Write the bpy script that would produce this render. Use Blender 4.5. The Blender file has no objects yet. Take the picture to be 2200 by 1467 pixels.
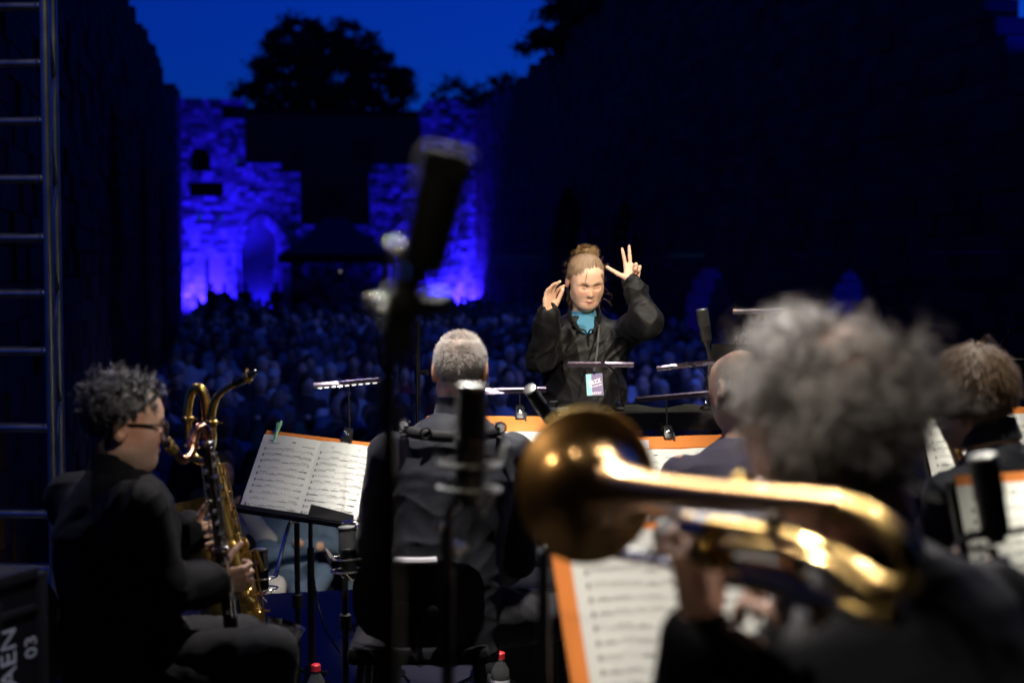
import bpy, bmesh, math, random
import numpy as np
from mathutils import Vector, Matrix, Euler

# ------------------------------------------------------------------ camera
SC = bpy.context.scene
COL = SC.collection
R = math.radians
random.seed(7); RNG = np.random.default_rng(7)
F = 3055.0                     # focal length in pixels of the 2200 px photograph (50 mm on 36 mm)
CAMZ = 1.62                    # lens height above the stage floor (z = 0)
PITCH = math.atan(173.5 / F)   # horizon at row 560
cam = bpy.data.cameras.new('camera'); camo = bpy.data.objects.new('camera', cam); COL.objects.link(camo)
camo.location = (0, 0, CAMZ); camo.rotation_euler = (R(90) - PITCH, 0, 0)
cam.lens = 50.0; cam.sensor_width = 36.0; cam.clip_start = 0.05; cam.clip_end = 2000
cam.dof.use_dof = True; cam.dof.focus_distance = 5.6; cam.dof.aperture_fstop = 1.9
SC.camera = camo

# ------------------------------------------------------------------ sky (after sunset, no sun lamp)
SKY_STRENGTH = 0.15
wd = bpy.data.worlds.new('World'); SC.world = wd; wd.use_nodes = True
nt = wd.node_tree; nt.nodes.clear()
sky = nt.nodes.new('ShaderNodeTexSky'); sky.sky_type = 'NISHITA'; sky.sun_disc = False
sky.sun_elevation = R(3.2); sky.sun_rotation = R(35); sky.altitude = 0; sky.air_density = 1.0; sky.dust_density = 0.3; sky.ozone_density = 6.0
wb = nt.nodes.new('ShaderNodeMix'); wb.data_type = 'RGBA'; wb.blend_type = 'MULTIPLY'; wb.inputs[0].default_value = 1.0
wb.inputs[7].default_value = (0.02, 0.19, 1.0, 1)      # lamp-light white balance makes the dusk sky deep blue
bgn = nt.nodes.new('ShaderNodeBackground'); bgn.inputs[1].default_value = SKY_STRENGTH
wo = nt.nodes.new('ShaderNodeOutputWorld')
nt.links.new(sky.outputs[0], wb.inputs[6]); nt.links.new(wb.outputs[2], bgn.inputs[0]); nt.links.new(bgn.outputs[0], wo.inputs[0])

SC.view_settings.view_transform = 'Standard'; SC.view_settings.look = 'None'
SC.view_settings.exposure = 0.0; SC.view_settings.gamma = 1.0; SC.view_settings.use_curve_mapping = False
SC.render.engine = 'CYCLES'
SC.cycles.use_denoising = True
SC.cycles.max_bounces = 6; SC.cycles.diffuse_bounces = 3; SC.cycles.glossy_bounces = 4; SC.cycles.transmission_bounces = 6
SC.cycles.sample_clamp_indirect = 4.0
SC.cycles.caustics_reflective = False; SC.cycles.caustics_refractive = False

# ------------------------------------------------------------------ frames
CP, SP = math.cos(PITCH), math.sin(PITCH)
def W(px, py, d):
    """photo pixel at depth d (metres along the lens axis) -> world point"""
    x = (px - 1100.0) / F * d; y = (733.5 - py) / F * d
    return Vector((x, d * CP + y * SP, CAMZ - d * SP + y * CP))
def ray(px, py):
    return (W(px, py, 1.0) - Vector((0, 0, CAMZ)))
U = Vector((-0.199, 0.98, 0)); U.normalize()      # the nave runs along U, its width along N
N = Vector((U.y, -U.x, 0))
GZ = -1.0                                         # ground of the ruin, one metre below the stage
LT, RT, ES = -1.6, 10.6, 60.0                     # left wall, right wall, end wall
def NV(s, t, z): return U * s + N * t + Vector((0, 0, z))
def hit_t(px, py, t):                             # pixel on the plane t = const -> (s, z)
    r = ray(px, py); k = t / r.dot(N); return k * r.dot(U), CAMZ + k * r.z
def hit_s(px, py, s):                             # pixel on the plane s = const -> (t, z)
    r = ray(px, py); k = s / r.dot(U); return k * r.dot(N), CAMZ + k * r.z

# ------------------------------------------------------------------ lamps of the stage rig and the ruin
def spot(name, loc, target, energy, col, cone=50, blend=0.6, radius=0.08):
    l = bpy.data.lights.new(name, 'SPOT'); l.energy = energy; l.color = col; l.spot_size = R(cone); l.spot_blend = blend; l.shadow_soft_size = radius
    o = bpy.data.objects.new(name, l); COL.objects.link(o); o.location = loc
    o.rotation_euler = (Vector(target) - Vector(loc)).to_track_quat('-Z', 'Y').to_euler(); return o
WARM = (1.0, 0.83, 0.62); NEUT = (1.0, 0.93, 0.86); LILAC = (0.80, 0.78, 1.0); DEEP = (0.011, 0.006, 1.0)
# front rig over the stage edge, top lights over the band, fill spots from behind
spot('front_spot', (-1.6, 1.6, 4.9), (0.30, 6.15, 1.45), 1300, NEUT, 13, 0.5, 0.07)      # on the conductor
spot('front_spot', (2.0, 1.2, 4.9), (0.33, 6.15, 1.4), 2300, WARM, 13, 0.5, 0.07)
spot('top_spot', (0.9, 6.6, 5.5), (0.31, 6.15, 1.5), 700, NEUT, 17, 0.5, 0.07)
spot('front_spot', (1.2, 7.6, 5.4), (-0.85, 4.1, 1.0), 1000, NEUT, 24, 0.7, 0.07)         # reed players, from the front
spot('front_spot', (2.6, 7.4, 5.4), (1.5, 3.4, 1.0), 700, NEUT, 26, 0.7, 0.07)
spot('top_spot', (-0.3, 3.9, 5.3), (-0.17, 4.45, 1.3), 1900, NEUT, 16, 0.7, 0.07)
spot('top_spot', (-0.9, 1.2, 5.0), (0.40, 1.85, 1.48), 650, NEUT, 10, 0.7, 0.07)
for lx, ly, le in ((-3.0, 6.2, 700), (-2.2, 6.7, 800), (-1.5, 7.0, 800), (-0.8, 7.1, 800), (-0.1, 7.2, 700), (1.9, 7.0, 500)):      # front rig, shining back at the brass
    spot('front_spot', (lx, ly, 5.3), (0.30, 1.65, 1.28), le, NEUT, 13, 0.6, 0.06)
spot('top_spot', (-0.2, 1.9, 5.3), (0.32, 2.62, 0.95), 1000, NEUT, 10, 0.6, 0.07)          # the trombone player's music
spot('top_spot', (0.5, 3.7, 5.3), (0.70, 4.55, 1.25), 900, NEUT, 13, 0.7, 0.07)
spot('back_fill', (-1.0, -1.6, 4.8), (-0.17, 4.42, 1.45), 480, NEUT, 4.6, 0.8, 0.07)        # from behind the band
spot('back_fill', (1.9, 1.4, 5.0), (-0.92, 4.05, 1.22), 560, NEUT, 12, 0.8, 0.07)
spot('back_fill', (-1.2, -2.0, 4.6), (0.11, 1.98, 1.27), 170, WARM, 6, 0.7, 0.05)  # added fill, gives the dark trombone bell something to reflect
spot('back_fill', (1.3, -2.2, 4.2), (0.11, 1.98, 1.27), 150, WARM, 6, 0.7, 0.05)  # second added fill for the bell
spot('top_spot', (1.5, 3.4, 5.3), (1.35, 3.8, 1.2), 520, NEUT, 26, 0.7, 0.07)
spot('top_spot', (-2.6, 5.8, 5.4), (-1.0, 3.8, 0.8), 300, LILAC, 30, 0.7, 0.07)
spot('top_spot', (-1.0, 4.6, 5.3), (-2.15, 6.8, 1.6), 160, NEUT, 38, 0.7, 0.07)
spot('top_spot', (0.6, 4.6, 5.2), (-0.1, 1.4, 1.5), 190, NEUT, 16, 0.7, 0.07)  # added to raise highlights on the nearest microphone
spot('back_fill', (0.1, 0.6, 5.2), (-1.42, 3.35, 0.35), 480, LILAC, 10, 0.7, 0.07)  # added fill so the flight case lettering shows
# blue light on the audience and the ruin
spot('blue_wash', NV(6.5, 1.0, 5.2), NV(22, 3.5, -0.3), 500, (0.10, 0.19, 1.0), 46, 0.8, 0.15)
spot('blue_wash', NV(6.5, 7.0, 5.2), NV(30, 5.0, -0.3), 380, (0.05, 0.09, 1.0), 38, 0.8, 0.15)
spot('blue_wash', NV(13.0, 10.0, 7.2), NV(17, 3.0, -0.3), 1000, (0.13, 0.21, 1.0), 44, 0.9, 0.15)  # high side wash added to model the seated audience
spot('blue_wash', NV(30.0, 10.0, 7.2), NV(34, 3.5, -0.3), 1000, (0.09, 0.16, 1.0), 46, 0.9, 0.15)  # added side wash for the rear rows
spot('blue_uplight', NV(59.0, -1.1, GZ + 0.2), NV(60.3, -0.6, 4.0), 9000, DEEP, 130, 0.7, 0.08)
spot('blue_uplight', NV(56.2, 0.4, GZ + 0.3), NV(60.0, 0.0, 4.6), 5200, DEEP, 60, 0.9, 0.08)
spot('blue_uplight', NV(59.1, 10.0, GZ + 0.2), NV(60.3, 9.6, 3.0), 8500, DEEP, 130, 0.7, 0.08)
spot('blue_uplight', NV(56.6, 9.6, GZ + 0.3), NV(60.0, 9.4, 4.4), 2800, DEEP, 60, 0.9, 0.08)
# ------------------------------------------------------------------ materials
def mat(name, col, rough=0.6, metal=0.0, var=0.0, vscale=6.0, bump=0.0, bscale=60.0, spec=0.5, sheen=0.0, coat=0.0,
        vcol=False, ocol=False, island=0.0, island2=None, emit=None, estr=0.0, trans=0.0, ior=1.45, stretch=None, rvar=0.0):
    m = bpy.data.materials.new(name); m.use_nodes = True
    t = m.node_tree; b = t.nodes['Principled BSDF']; L = t.links.new
    b.inputs['Roughness'].default_value = rough; b.inputs['Metallic'].default_value = metal
    b.inputs['Specular IOR Level'].default_value = spec; b.inputs['IOR'].default_value = ior
    if sheen: b.inputs['Sheen Weight'].default_value = sheen; b.inputs['Sheen Roughness'].default_value = 0.4
    if coat: b.inputs['Coat Weight'].default_value = coat; b.inputs['Coat Roughness'].default_value = 0.08
    if trans: b.inputs['Transmission Weight'].default_value = trans
    if emit: b.inputs['Emission Color'].default_value = (*emit, 1); b.inputs['Emission Strength'].default_value = estr
    src = None
    rgb = t.nodes.new('ShaderNodeRGB'); rgb.outputs[0].default_value = (*col, 1); src = rgb.outputs[0]
    if vcol:
        a = t.nodes.new('ShaderNodeAttribute'); a.attribute_name = 'Col'; src = a.outputs['Color']
    if ocol:
        a = t.nodes.new('ShaderNodeObjectInfo'); src = a.outputs['Color']
    tc = t.nodes.new('ShaderNodeTexCoord')
    vec = tc.outputs['Object']
    if stretch:
        mp = t.nodes.new('ShaderNodeMapping'); mp.inputs['Scale'].default_value = stretch; L(vec, mp.inputs[0]); vec = mp.outputs[0]
    def mixmul(fac_out, lo, hi, s):
        mr = t.nodes.new('ShaderNodeMapRange'); L(fac_out, mr.inputs[0]); mr.inputs[3].default_value = lo; mr.inputs[4].default_value = hi
        vm = t.nodes.new('ShaderNodeVectorMath'); vm.operation = 'SCALE'; L(s, vm.inputs[0]); L(mr.outputs[0], vm.inputs['Scale'])
        return vm.outputs[0]
    if island:
        g = t.nodes.new('ShaderNodeNewGeometry'); oi = t.nodes.new('ShaderNodeObjectInfo')
        ad = t.nodes.new('ShaderNodeMath'); ad.operation = 'ADD'; L(g.outputs['Random Per Island'], ad.inputs[0]); L(oi.outputs['Random'], ad.inputs[1])
        fr = t.nodes.new('ShaderNodeMath'); fr.operation = 'FRACT'; L(ad.outputs[0], fr.inputs[0])
        if island2:
            mx = t.nodes.new('ShaderNodeMix'); mx.data_type = 'RGBA'; L(fr.outputs[0], mx.inputs[0]); L(src, mx.inputs[6]); mx.inputs[7].default_value = (*island2, 1); src = mx.outputs[2]
        src = mixmul(fr.outputs[0], 1 - island, 1 + island, src)
    if var:
        nz = t.nodes.new('ShaderNodeTexNoise'); nz.inputs['Scale'].default_value = vscale; nz.inputs['Detail'].default_value = 5; L(vec, nz.inputs['Vector'])
        src = mixmul(nz.outputs[0], 1 - var, 1 + var, src)
        if rvar:
            mr = t.nodes.new('ShaderNodeMapRange'); L(nz.outputs[0], mr.inputs[0]); mr.inputs[3].default_value = max(0.02, rough - rvar); mr.inputs[4].default_value = rough + rvar
            L(mr.outputs[0], b.inputs['Roughness'])
    L(src, b.inputs['Base Color'])
    if bump:
        nz = t.nodes.new('ShaderNodeTexNoise'); nz.inputs['Scale'].default_value = bscale; nz.inputs['Detail'].default_value = 4; L(vec, nz.inputs['Vector'])
        bp = t.nodes.new('ShaderNodeBump'); bp.inputs['Strength'].default_value = bump; bp.inputs['Distance'].default_value = 0.02
        L(nz.outputs[0], bp.inputs['Height']); L(bp.outputs[0], b.inputs['Normal'])
    return m
M = {}
M['brick'] = mat('old_brick', (0.17, 0.08, 0.036), 0.9, island=0.45, island2=(0.13, 0.07, 0.04), var=0.35, vscale=3, bump=0.5, bscale=14)
M['stone'] = mat('pale_stone', (0.36, 0.27, 0.20), 0.9, island=0.7, island2=(0.30, 0.22, 0.2), var=0.4, vscale=2.5, bump=0.6, bscale=10)
M['mortar'] = mat('lime_mortar', (0.09, 0.07, 0.05), 0.95, var=0.4, vscale=4, bump=0.4, bscale=20)
M['plaster'] = mat('old_plaster', (0.33, 0.28, 0.25), 0.9, var=0.3, vscale=1.2, bump=0.3, bscale=8)
M['ground'] = mat('trodden_grass', (0.055, 0.06, 0.03), 0.95, var=0.5, vscale=1.5, bump=0.6, bscale=12)
M['deck'] = mat('stage_deck', (0.050, 0.047, 0.055), 0.55, var=0.45, vscale=3, bump=0.15, bscale=90, rvar=0.15)
M['dark'] = mat('dark_cloth_drape', (0.012, 0.012, 0.013), 0.9, var=0.3, vscale=2)
M['alu'] = mat('truss_aluminium', (0.34, 0.35, 0.33), 0.42, 1.0, var=0.25, vscale=9, rvar=0.12)
M['black'] = mat('black_paint', (0.010, 0.010, 0.011), 0.42, spec=0.3, var=0.3, vscale=12, bump=0.05)
M['blackm'] = mat('black_metal', (0.03, 0.03, 0.032), 0.33, 0.6, var=0.3, vscale=20, rvar=0.1)
M['rubber'] = mat('black_rubber', (0.012, 0.012, 0.012), 0.65, var=0.2)
M['chrome'] = mat('chrome', (0.75, 0.75, 0.76), 0.16, 1.0, var=0.1, vscale=30)
M['silver'] = mat('nickel_silver', (0.80, 0.78, 0.75), 0.2, 1.0, var=0.15, vscale=40, rvar=0.08)
M['brass'] = mat('lacquered_brass', (0.80, 0.53, 0.15), 0.25, 0.96, var=0.22, vscale=22, rvar=0.07)
M['oldbrass'] = mat('worn_brass', (0.62, 0.43, 0.13), 0.27, 1.0, var=0.4, vscale=16, rvar=0.1)
M['rosebrass'] = mat('rose_brass', (0.70, 0.40, 0.15), 0.19, 1.0, var=0.25, vscale=10, rvar=0.06)
def two_lobe(m, r1, r2, f):      # lacquer over brushed brass: a sharp and a soft reflection
    t = m.node_tree; b = t.nodes['Principled BSDF']; c = t.nodes.new('ShaderNodeBsdfPrincipled'); c.inputs['Metallic'].default_value = 1.0; c.inputs['Roughness'].default_value = r2
    t.links.new(b.inputs['Base Color'].links[0].from_socket, c.inputs['Base Color'])
    for l in list(b.inputs['Roughness'].links): t.links.remove(l)
    b.inputs['Roughness'].default_value = r1; mx = t.nodes.new('ShaderNodeMixShader'); mx.inputs[0].default_value = f
    t.links.new(b.outputs[0], mx.inputs[1]); t.links.new(c.outputs[0], mx.inputs[2]); t.links.new(mx.outputs[0], t.nodes['Material Output'].inputs['Surface'])
two_lobe(M['brass'], 0.08, 0.34, 0.45); two_lobe(M['rosebrass'], 0.10, 0.30, 0.45); two_lobe(M['oldbrass'], 0.13, 0.36, 0.5)
M['copper'] = mat('copper_neck', (0.80, 0.42, 0.27), 0.16, 1.0, var=0.15, vscale=30)
M['ebony'] = mat('grenadilla_wood', (0.016, 0.012, 0.010), 0.42, var=0.3, vscale=30, spec=0.35)
M['ebonite'] = mat('ebonite', (0.012, 0.012, 0.012), 0.2, coat=0.4)
M['paper'] = mat('score_paper', (0.80, 0.80, 0.74), 0.8, var=0.04, vscale=5, bump=0.03, bscale=30)
M['ink'] = mat('printing_ink', (0.03, 0.03, 0.03), 0.8)
M['orange'] = mat('orange_card', (0.82, 0.25, 0.045), 0.7, var=0.08, vscale=6)
M['sticker'] = mat('white_sticker', (0.74, 0.72, 0.78), 0.6)
M['kraft'] = mat('yellowed_card', (0.62, 0.48, 0.24), 0.8)
M['green'] = mat('green_plastic', (0.28, 0.62, 0.36), 0.4)
M['lampbody'] = mat('anodised_lamp', (0.16, 0.13, 0.18), 0.28, 0.85, var=0.1)
M['led'] = mat('led_strip', (0.9, 0.9, 0.9), 0.4, emit=(1.0, 0.95, 0.85), estr=3)
M['wood'] = mat('plywood', (0.35, 0.22, 0.10), 0.6, var=0.3, vscale=20)
M['red'] = mat('red_plastic', (0.70, 0.03, 0.04), 0.4)
M['pet'] = mat('clear_plastic', (0.95, 0.97, 0.97), 0.06, trans=0.95, ior=1.4)
M['water'] = mat('water', (0.95, 0.98, 1.0), 0.02, trans=1.0, ior=1.33)
M['skin'] = mat('skin', (0.62, 0.40, 0.29), 0.45, vcol=True, var=0.10, vscale=45, bump=0.06, bscale=220, spec=0.45)
M['skin'].node_tree.nodes['Principled BSDF'].inputs['Subsurface Weight'].default_value = 0.12
M['skin'].node_tree.nodes['Principled BSDF'].inputs['Subsurface Radius'].default_value = (0.012, 0.005, 0.003)
M['suit'] = mat('black_wool', (0.006, 0.006, 0.0075), 0.72, spec=0.15, sheen=0.02, var=0.25, vscale=9, bump=0.15, bscale=400)
M['silk'] = mat('black_viscose', (0.0042, 0.0042, 0.0046), 0.58, sheen=0.02, var=0.15, vscale=8, spec=0.25)
M['navy'] = mat('navy_shirt', (0.009, 0.011, 0.018), 0.7, sheen=0.1, var=0.2, vscale=12, bump=0.15, bscale=300)
M['plum'] = mat('plum_grey_shirt', (0.06, 0.052, 0.085), 0.8, sheen=0.3, var=0.15, vscale=10, bump=0.15, bscale=300)
M['jeans'] = mat('dark_denim', (0.010, 0.010, 0.014), 0.8, sheen=0.06, var=0.35, vscale=14, bump=0.25, bscale=250)
M['teeblue'] = mat('blue_jersey', (0.05, 0.19, 0.30), 0.8, sheen=0.2, var=0.08, vscale=15)
M['strap'] = mat('black_webbing', (0.03, 0.03, 0.032), 0.6, bump=0.2, bscale=500)
M['hair_grey'] = mat('grey_curly_hair', (0.36, 0.33, 0.30), 0.5, island=0.6, island2=(0.10, 0.085, 0.075))
M['hair_dark'] = mat('dark_curly_hair', (0.045, 0.04, 0.037), 0.40, island=0.7, island2=(0.13, 0.125, 0.12))
M['hair_short'] = mat('short_grey_hair', (0.50, 0.46, 0.42), 0.5, island=0.45, island2=(0.24, 0.21, 0.18))
M['hair_brown'] = mat('light_brown_hair', (0.27, 0.18, 0.10), 0.5, island=0.4, island2=(0.22, 0.14, 0.08))
M['hair_blond'] = mat('dark_blond_hair', (0.36, 0.235, 0.125), 0.55, island=0.75, island2=(0.10, 0.065, 0.04))
M['hair_bun'] = mat('blond_bun_hair', (0.36, 0.23, 0.10), 0.40, island=0.5, island2=(0.16, 0.10, 0.05))
M['eye'] = mat('eye_white', (0.7, 0.68, 0.65), 0.15)
M['iris'] = mat('iris', (0.10, 0.09, 0.07), 0.15)
M['glass'] = mat('spectacle_glass', (0.95, 0.97, 1.0), 0.03, trans=1.0, ior=1.3)
M['leaf'] = mat('leaves', (0.035, 0.05, 0.018), 0.7, island=0.4)
M['bark'] = mat('bark', (0.07, 0.05, 0.035), 0.9, var=0.4, vscale=6, bump=0.5, bscale=12)
M['tent'] = mat('tent_fabric', (0.10, 0.09, 0.11), 0.8, var=0.2, vscale=2)
M['acloth'] = mat('audience_cloth', (1, 1, 1), 0.85, ocol=True, var=0.2, vscale=9)
M['askin'] = mat('audience_skin', (1, 1, 1), 0.6, ocol=True, var=0.1, vscale=20)
M['ahair'] = mat('audience_hair', (1, 1, 1), 0.7, ocol=True, var=0.35, vscale=40, bump=0.5, bscale=90)
M['whiteprint'] = mat('white_stencil', (0.55, 0.58, 0.58), 0.7, var=0.25, vscale=30)
M['badge'] = mat('badge_blue', (0.25, 0.50, 0.58), 0.35); M['badge2'] = mat('badge_purple', (0.17, 0.13, 0.26), 0.35)
M['badgetext'] = mat('badge_white', (0.8, 0.8, 0.8), 0.4)
M['palerim'] = mat('silver_rim_shine', (0.72, 0.70, 0.74), 0.35, var=0.08)  # pale colour stands in for light reflected on the silver rim
M['grille'] = mat('mic_grille', (0.013, 0.013, 0.014), 0.55, 0.0, bump=0.6, bscale=600)
M['elastic'] = mat('shock_mount_elastic', (0.05, 0.06, 0.06), 0.5)

# ------------------------------------------------------------------ mesh building
def link(o, parent=None):
    COL.objects.link(o)
    if parent is not None: o.parent = parent
    return o
def tag(o, label=None, cat=None, group=None, kind=None):
    if label: o['label'] = label
    if cat: o['category'] = cat
    if group: o['group'] = group
    if kind: o['kind'] = kind
    return o
def thing(name, loc, label, cat, group=None, rz=0.0):
    o = bpy.data.objects.new(name, None); o.location = loc; o.rotation_euler = (0, 0, rz); o.empty_display_size = 0.1
    link(o); return tag(o, label, cat, group)
def root_loc(p):
    v = Vector((0, 0, 0))
    while p is not None: v += Vector(p.location); p = p.parent
    return v
def basis(d, up=Vector((0, 0, 1))):
    d = Vector(d).normalized(); up = Vector(up)
    if abs(d.dot(up.normalized())) > 0.98: up = Vector((1, 0, 0)) if abs(d.x) < 0.9 else Vector((0, 1, 0))
    x = up.cross(d).normalized(); y = d.cross(x).normalized(); return x, y, d
def smooth_path(pts, n=8):
    P = [Vector(p) for p in pts]
    if len(P) < 3: return P
    out = []
    for i in range(len(P) - 1):
        p0 = P[max(i - 1, 0)]; p1 = P[i]; p2 = P[i + 1]; p3 = P[min(i + 2, len(P) - 1)]
        for k in range(n):
            t = k / n
            out.append(0.5 * ((2 * p1) + (p2 - p0) * t + (2 * p0 - 5 * p1 + 4 * p2 - p3) * t * t + (3 * p1 - p0 - 3 * p2 + p3) * t ** 3))
    out.append(P[-1]); return out
class MB:
    def __init__(s): s.v = []; s.f = []
    def add(s, vs, fs):
        o = len(s.v); s.v.extend([tuple(x) for x in vs]); s.f.extend([tuple(i + o for i in f) for f in fs]); return s
    def box(s, c, size, X=(1, 0, 0), Y=(0, 1, 0), Z=(0, 0, 1), bev=0.0):
        c = Vector(c); X, Y, Z = Vector(X), Vector(Y), Vector(Z); a, b, d = size[0] / 2, size[1] / 2, size[2] / 2
        if bev <= 0:
            vs = [c + X * (sx * a) + Y * (sy * b) + Z * (sz * d) for sz in (-1, 1) for sy in (-1, 1) for sx in (-1, 1)]
            return s.add(vs, [(0, 2, 3, 1), (4, 5, 7, 6), (0, 1, 5, 4), (2, 6, 7, 3), (0, 4, 6, 2), (1, 3, 7, 5)])
        bm = bmesh.new(); bmesh.ops.create_cube(bm, size=1.0)
        for v in bm.verts: v.co = Vector((v.co.x * size[0], v.co.y * size[1], v.co.z * size[2]))
        bmesh.ops.bevel(bm, geom=bm.edges[:], offset=bev, segments=2, profile=0.6, affect='EDGES')
        bm.verts.index_update()
        vs = [c + X * v.co.x + Y * v.co.y + Z * v.co.z for v in bm.verts]; fs = [[v.index for v in f.verts] for f in bm.faces]; bm.free()
        return s.add(vs, fs)
    def tube(s, pts, r, n=10, cap=True, closed=False, up=(0, 0, 1), flat=1.0):
        P = [Vector(p) for p in pts]; m = len(P)
        rr = r if hasattr(r, '__len__') else [r] * m
        if len(rr) != m: rr = np.interp(np.linspace(0, 1, m), np.linspace(0, 1, len(rr)), rr)
        vs = []; x = None
        for i in range(m):
            d = (P[(i + 1) % m] - P[i - 1]) if closed else (P[min(i + 1, m - 1)] - P[max(i - 1, 0)])
            if d.length < 1e-9: d = Vector((0, 0, 1))
            d.normalize()
            if x is None: x, y, _ = basis(d, up)
            else:
                x = x - d * x.dot(d)
                x = x.normalized() if x.length > 1e-6 else basis(d, up)[0]
            y = d.cross(x)
            for k in range(n):
                a = 2 * math.pi * k / n
                vs.append(P[i] + x * (math.cos(a) * rr[i]) + y * (math.sin(a) * rr[i] * flat))
        fs = []
        for i in range(m if closed else m - 1):
            j = (i + 1) % m
            for k in range(n):
                l = (k + 1) % n
                fs.append((i * n + k, i * n + l, j * n + l, j * n + k))
        if cap and not closed:
            fs.append(tuple(range(n))[::-1]); fs.append(tuple((m - 1) * n + k for k in range(n)))
        return s.add(vs, fs)
    def lathe(s, o, d, prof, n=28, cap=True):
        """profile = [(distance along d, radius)]"""
        o = Vector(o); x, y, d = basis(d); vs = []
        for h, r in prof:
            for k in range(n):
                a = 2 * math.pi * k / n; vs.append(o + d * h + x * (math.cos(a) * r) + y * (math.sin(a) * r))
        m = len(prof); fs = [(i * n + k, i * n + (k + 1) % n, (i + 1) * n + (k + 1) % n, (i + 1) * n + k) for i in range(m - 1) for k in range(n)]
        if cap: fs.append(tuple(range(n))[::-1]); fs.append(tuple((m - 1) * n + k for k in range(n)))
        return s.add(vs, fs)
    def ball(s, c, r, seg=14, ring=9, X=(1, 0, 0), Y=(0, 1, 0), Z=(0, 0, 1)):
        if not hasattr(r, '__len__'): r = (r, r, r)
        c = Vector(c); X, Y, Z = Vector(X), Vector(Y), Vector(Z); vs = []
        for i in range(ring + 1):
            th = math.pi * i / ring
            for k in range(seg):
                a = 2 * math.pi * k / seg
                vs.append(c + X * (r[0] * math.sin(th) * math.cos(a)) + Y * (r[1] * math.sin(th) * math.sin(a)) + Z * (r[2] * math.cos(th)))
        fs = [(i * seg + k, (i + 1) * seg + k, (i + 1) * seg + (k + 1) % seg, i * seg + (k + 1) % seg) for i in range(ring) for k in range(seg)]
        return s.add(vs, fs)
    def quad(s, a, b, c, d): return s.add([a, b, c, d], [(0, 1, 2, 3)])
    def grid(s, fn, nu, nv):
        vs = [fn(i / nu, j / nv) for j in range(nv + 1) for i in range(nu + 1)]
        return s.add(vs, [(j * (nu + 1) + i, j * (nu + 1) + i + 1, (j + 1) * (nu + 1) + i + 1, (j + 1) * (nu + 1) + i) for j in range(nv) for i in range(nu)])
    def mesh(s, name, m, off=Vector((0, 0, 0)), smooth=True):
        me = bpy.data.meshes.new(name); me.from_pydata([(x - off.x, y - off.y, z - off.z) for x, y, z in s.v], [], s.f)
        me.materials.append(m); me.update()
        if smooth:
            me.polygons.foreach_set('use_smooth', [True] * len(me.polygons)); me.set_sharp_from_angle(angle=R(38))
        return me
    def build(s, name, m, parent=None, world=True, smooth=True):
        off = root_loc(parent) if (world and parent is not None) else Vector((0, 0, 0))
        return link(bpy.data.objects.new(name, s.mesh(name, m, off, smooth)), parent)
def copy_tree(o, parent=None):
    c = o.copy(); COL.objects.link(c); c.parent = parent
    for ch in o.children: copy_tree(ch, c)
    return c
def np_mesh(name, verts, quads, m, parent=None, off=None, smooth=True, col=None, tris=None):
    me = bpy.data.meshes.new(name); verts = np.asarray(verts, np.float32)
    if off is not None: verts = verts - np.array(off, np.float32)
    k = 4 if tris is None else 3; fa = quads if tris is None else tris; nf = len(fa)
    me.vertices.add(len(verts)); me.vertices.foreach_set('co', verts.ravel())
    me.loops.add(nf * k); me.loops.foreach_set('vertex_index', np.asarray(fa, np.int32).ravel())
    me.polygons.add(nf); me.polygons.foreach_set('loop_start', np.arange(0, nf * k, k, dtype=np.int32))
    me.polygons.foreach_set('use_smooth', np.full(nf, smooth)); me.materials.append(m); me.update(calc_edges=True); me.validate()
    if col is not None:
        a = me.color_attributes.new('Col', 'FLOAT_COLOR', 'POINT'); a.data.foreach_set('color', np.c_[col, np.ones(len(col))].astype(np.float32).ravel())
    return link(bpy.data.objects.new(name, me), parent)

# ------------------------------------------------------------------ implicit bodies: smooth unions meshed into ONE continuous surface
def A(v): return np.array(v, np.float32)
def cap(a, b, ra, rb=None, k=0.02, sub=False): return ('cap', A(a), A(b), ra, ra if rb is None else rb, k, sub)
def ell(c, r, fr=None, k=0.02, sub=False):
    fr = np.eye(3, dtype=np.float32) if fr is None else np.array([list(x) for x in fr], np.float32)
    return ('ell', A(c), A(r), fr, None, k, sub)
def loft(o, fr, st, k=0.03, sub=False):
    return ('loft', A(o), np.array([list(x) for x in fr], np.float32), np.array(st, np.float32), None, k, sub)
def pdist(pr, P):
    if pr[0] == 'cap':
        a, b, ra, rb = pr[1:5]; ba = b - a; L2 = float(ba @ ba) + 1e-9
        pa = P - a; t = np.clip((pa @ ba) / L2, 0, 1); d = pa - t[:, None] * ba
        return np.sqrt((d * d).sum(1)) - (ra + (rb - ra) * t)
    if pr[0] == 'ell':
        q = (P - pr[1]) @ pr[3].T; r = pr[2]; k0 = np.sqrt(((q / r) ** 2).sum(1)); k1 = np.sqrt(((q / (r * r)) ** 2).sum(1)) + 1e-9
        return k0 * (k0 - 1) / k1
    q = (P - pr[1]) @ pr[2].T; st = pr[3]; h = q[:, 2]; hc = np.clip(h, st[0, 0], st[-1, 0])
    cx = np.interp(hc, st[:, 0], st[:, 1]); cy = np.interp(hc, st[:, 0], st[:, 2]); rx = np.interp(hc, st[:, 0], st[:, 3]); ry = np.interp(hc, st[:, 0], st[:, 4])
    x = q[:, 0] - cx; y = q[:, 1] - cy
    k0 = np.sqrt((x / rx) ** 2 + (y / ry) ** 2); k1 = np.sqrt((x / rx ** 2) ** 2 + (y / ry ** 2) ** 2) + 1e-6
    d2 = np.where(k0 < 0.2, -np.minimum(rx, ry) * 0.8, k0 * (k0 - 1) / k1)
    dz = np.abs(h - hc)
    return np.where(dz > 0, np.sqrt(np.maximum(d2, 0) ** 2 + dz ** 2), np.maximum(d2, np.maximum(st[0, 0] - h, h - st[-1, 0])))
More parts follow.
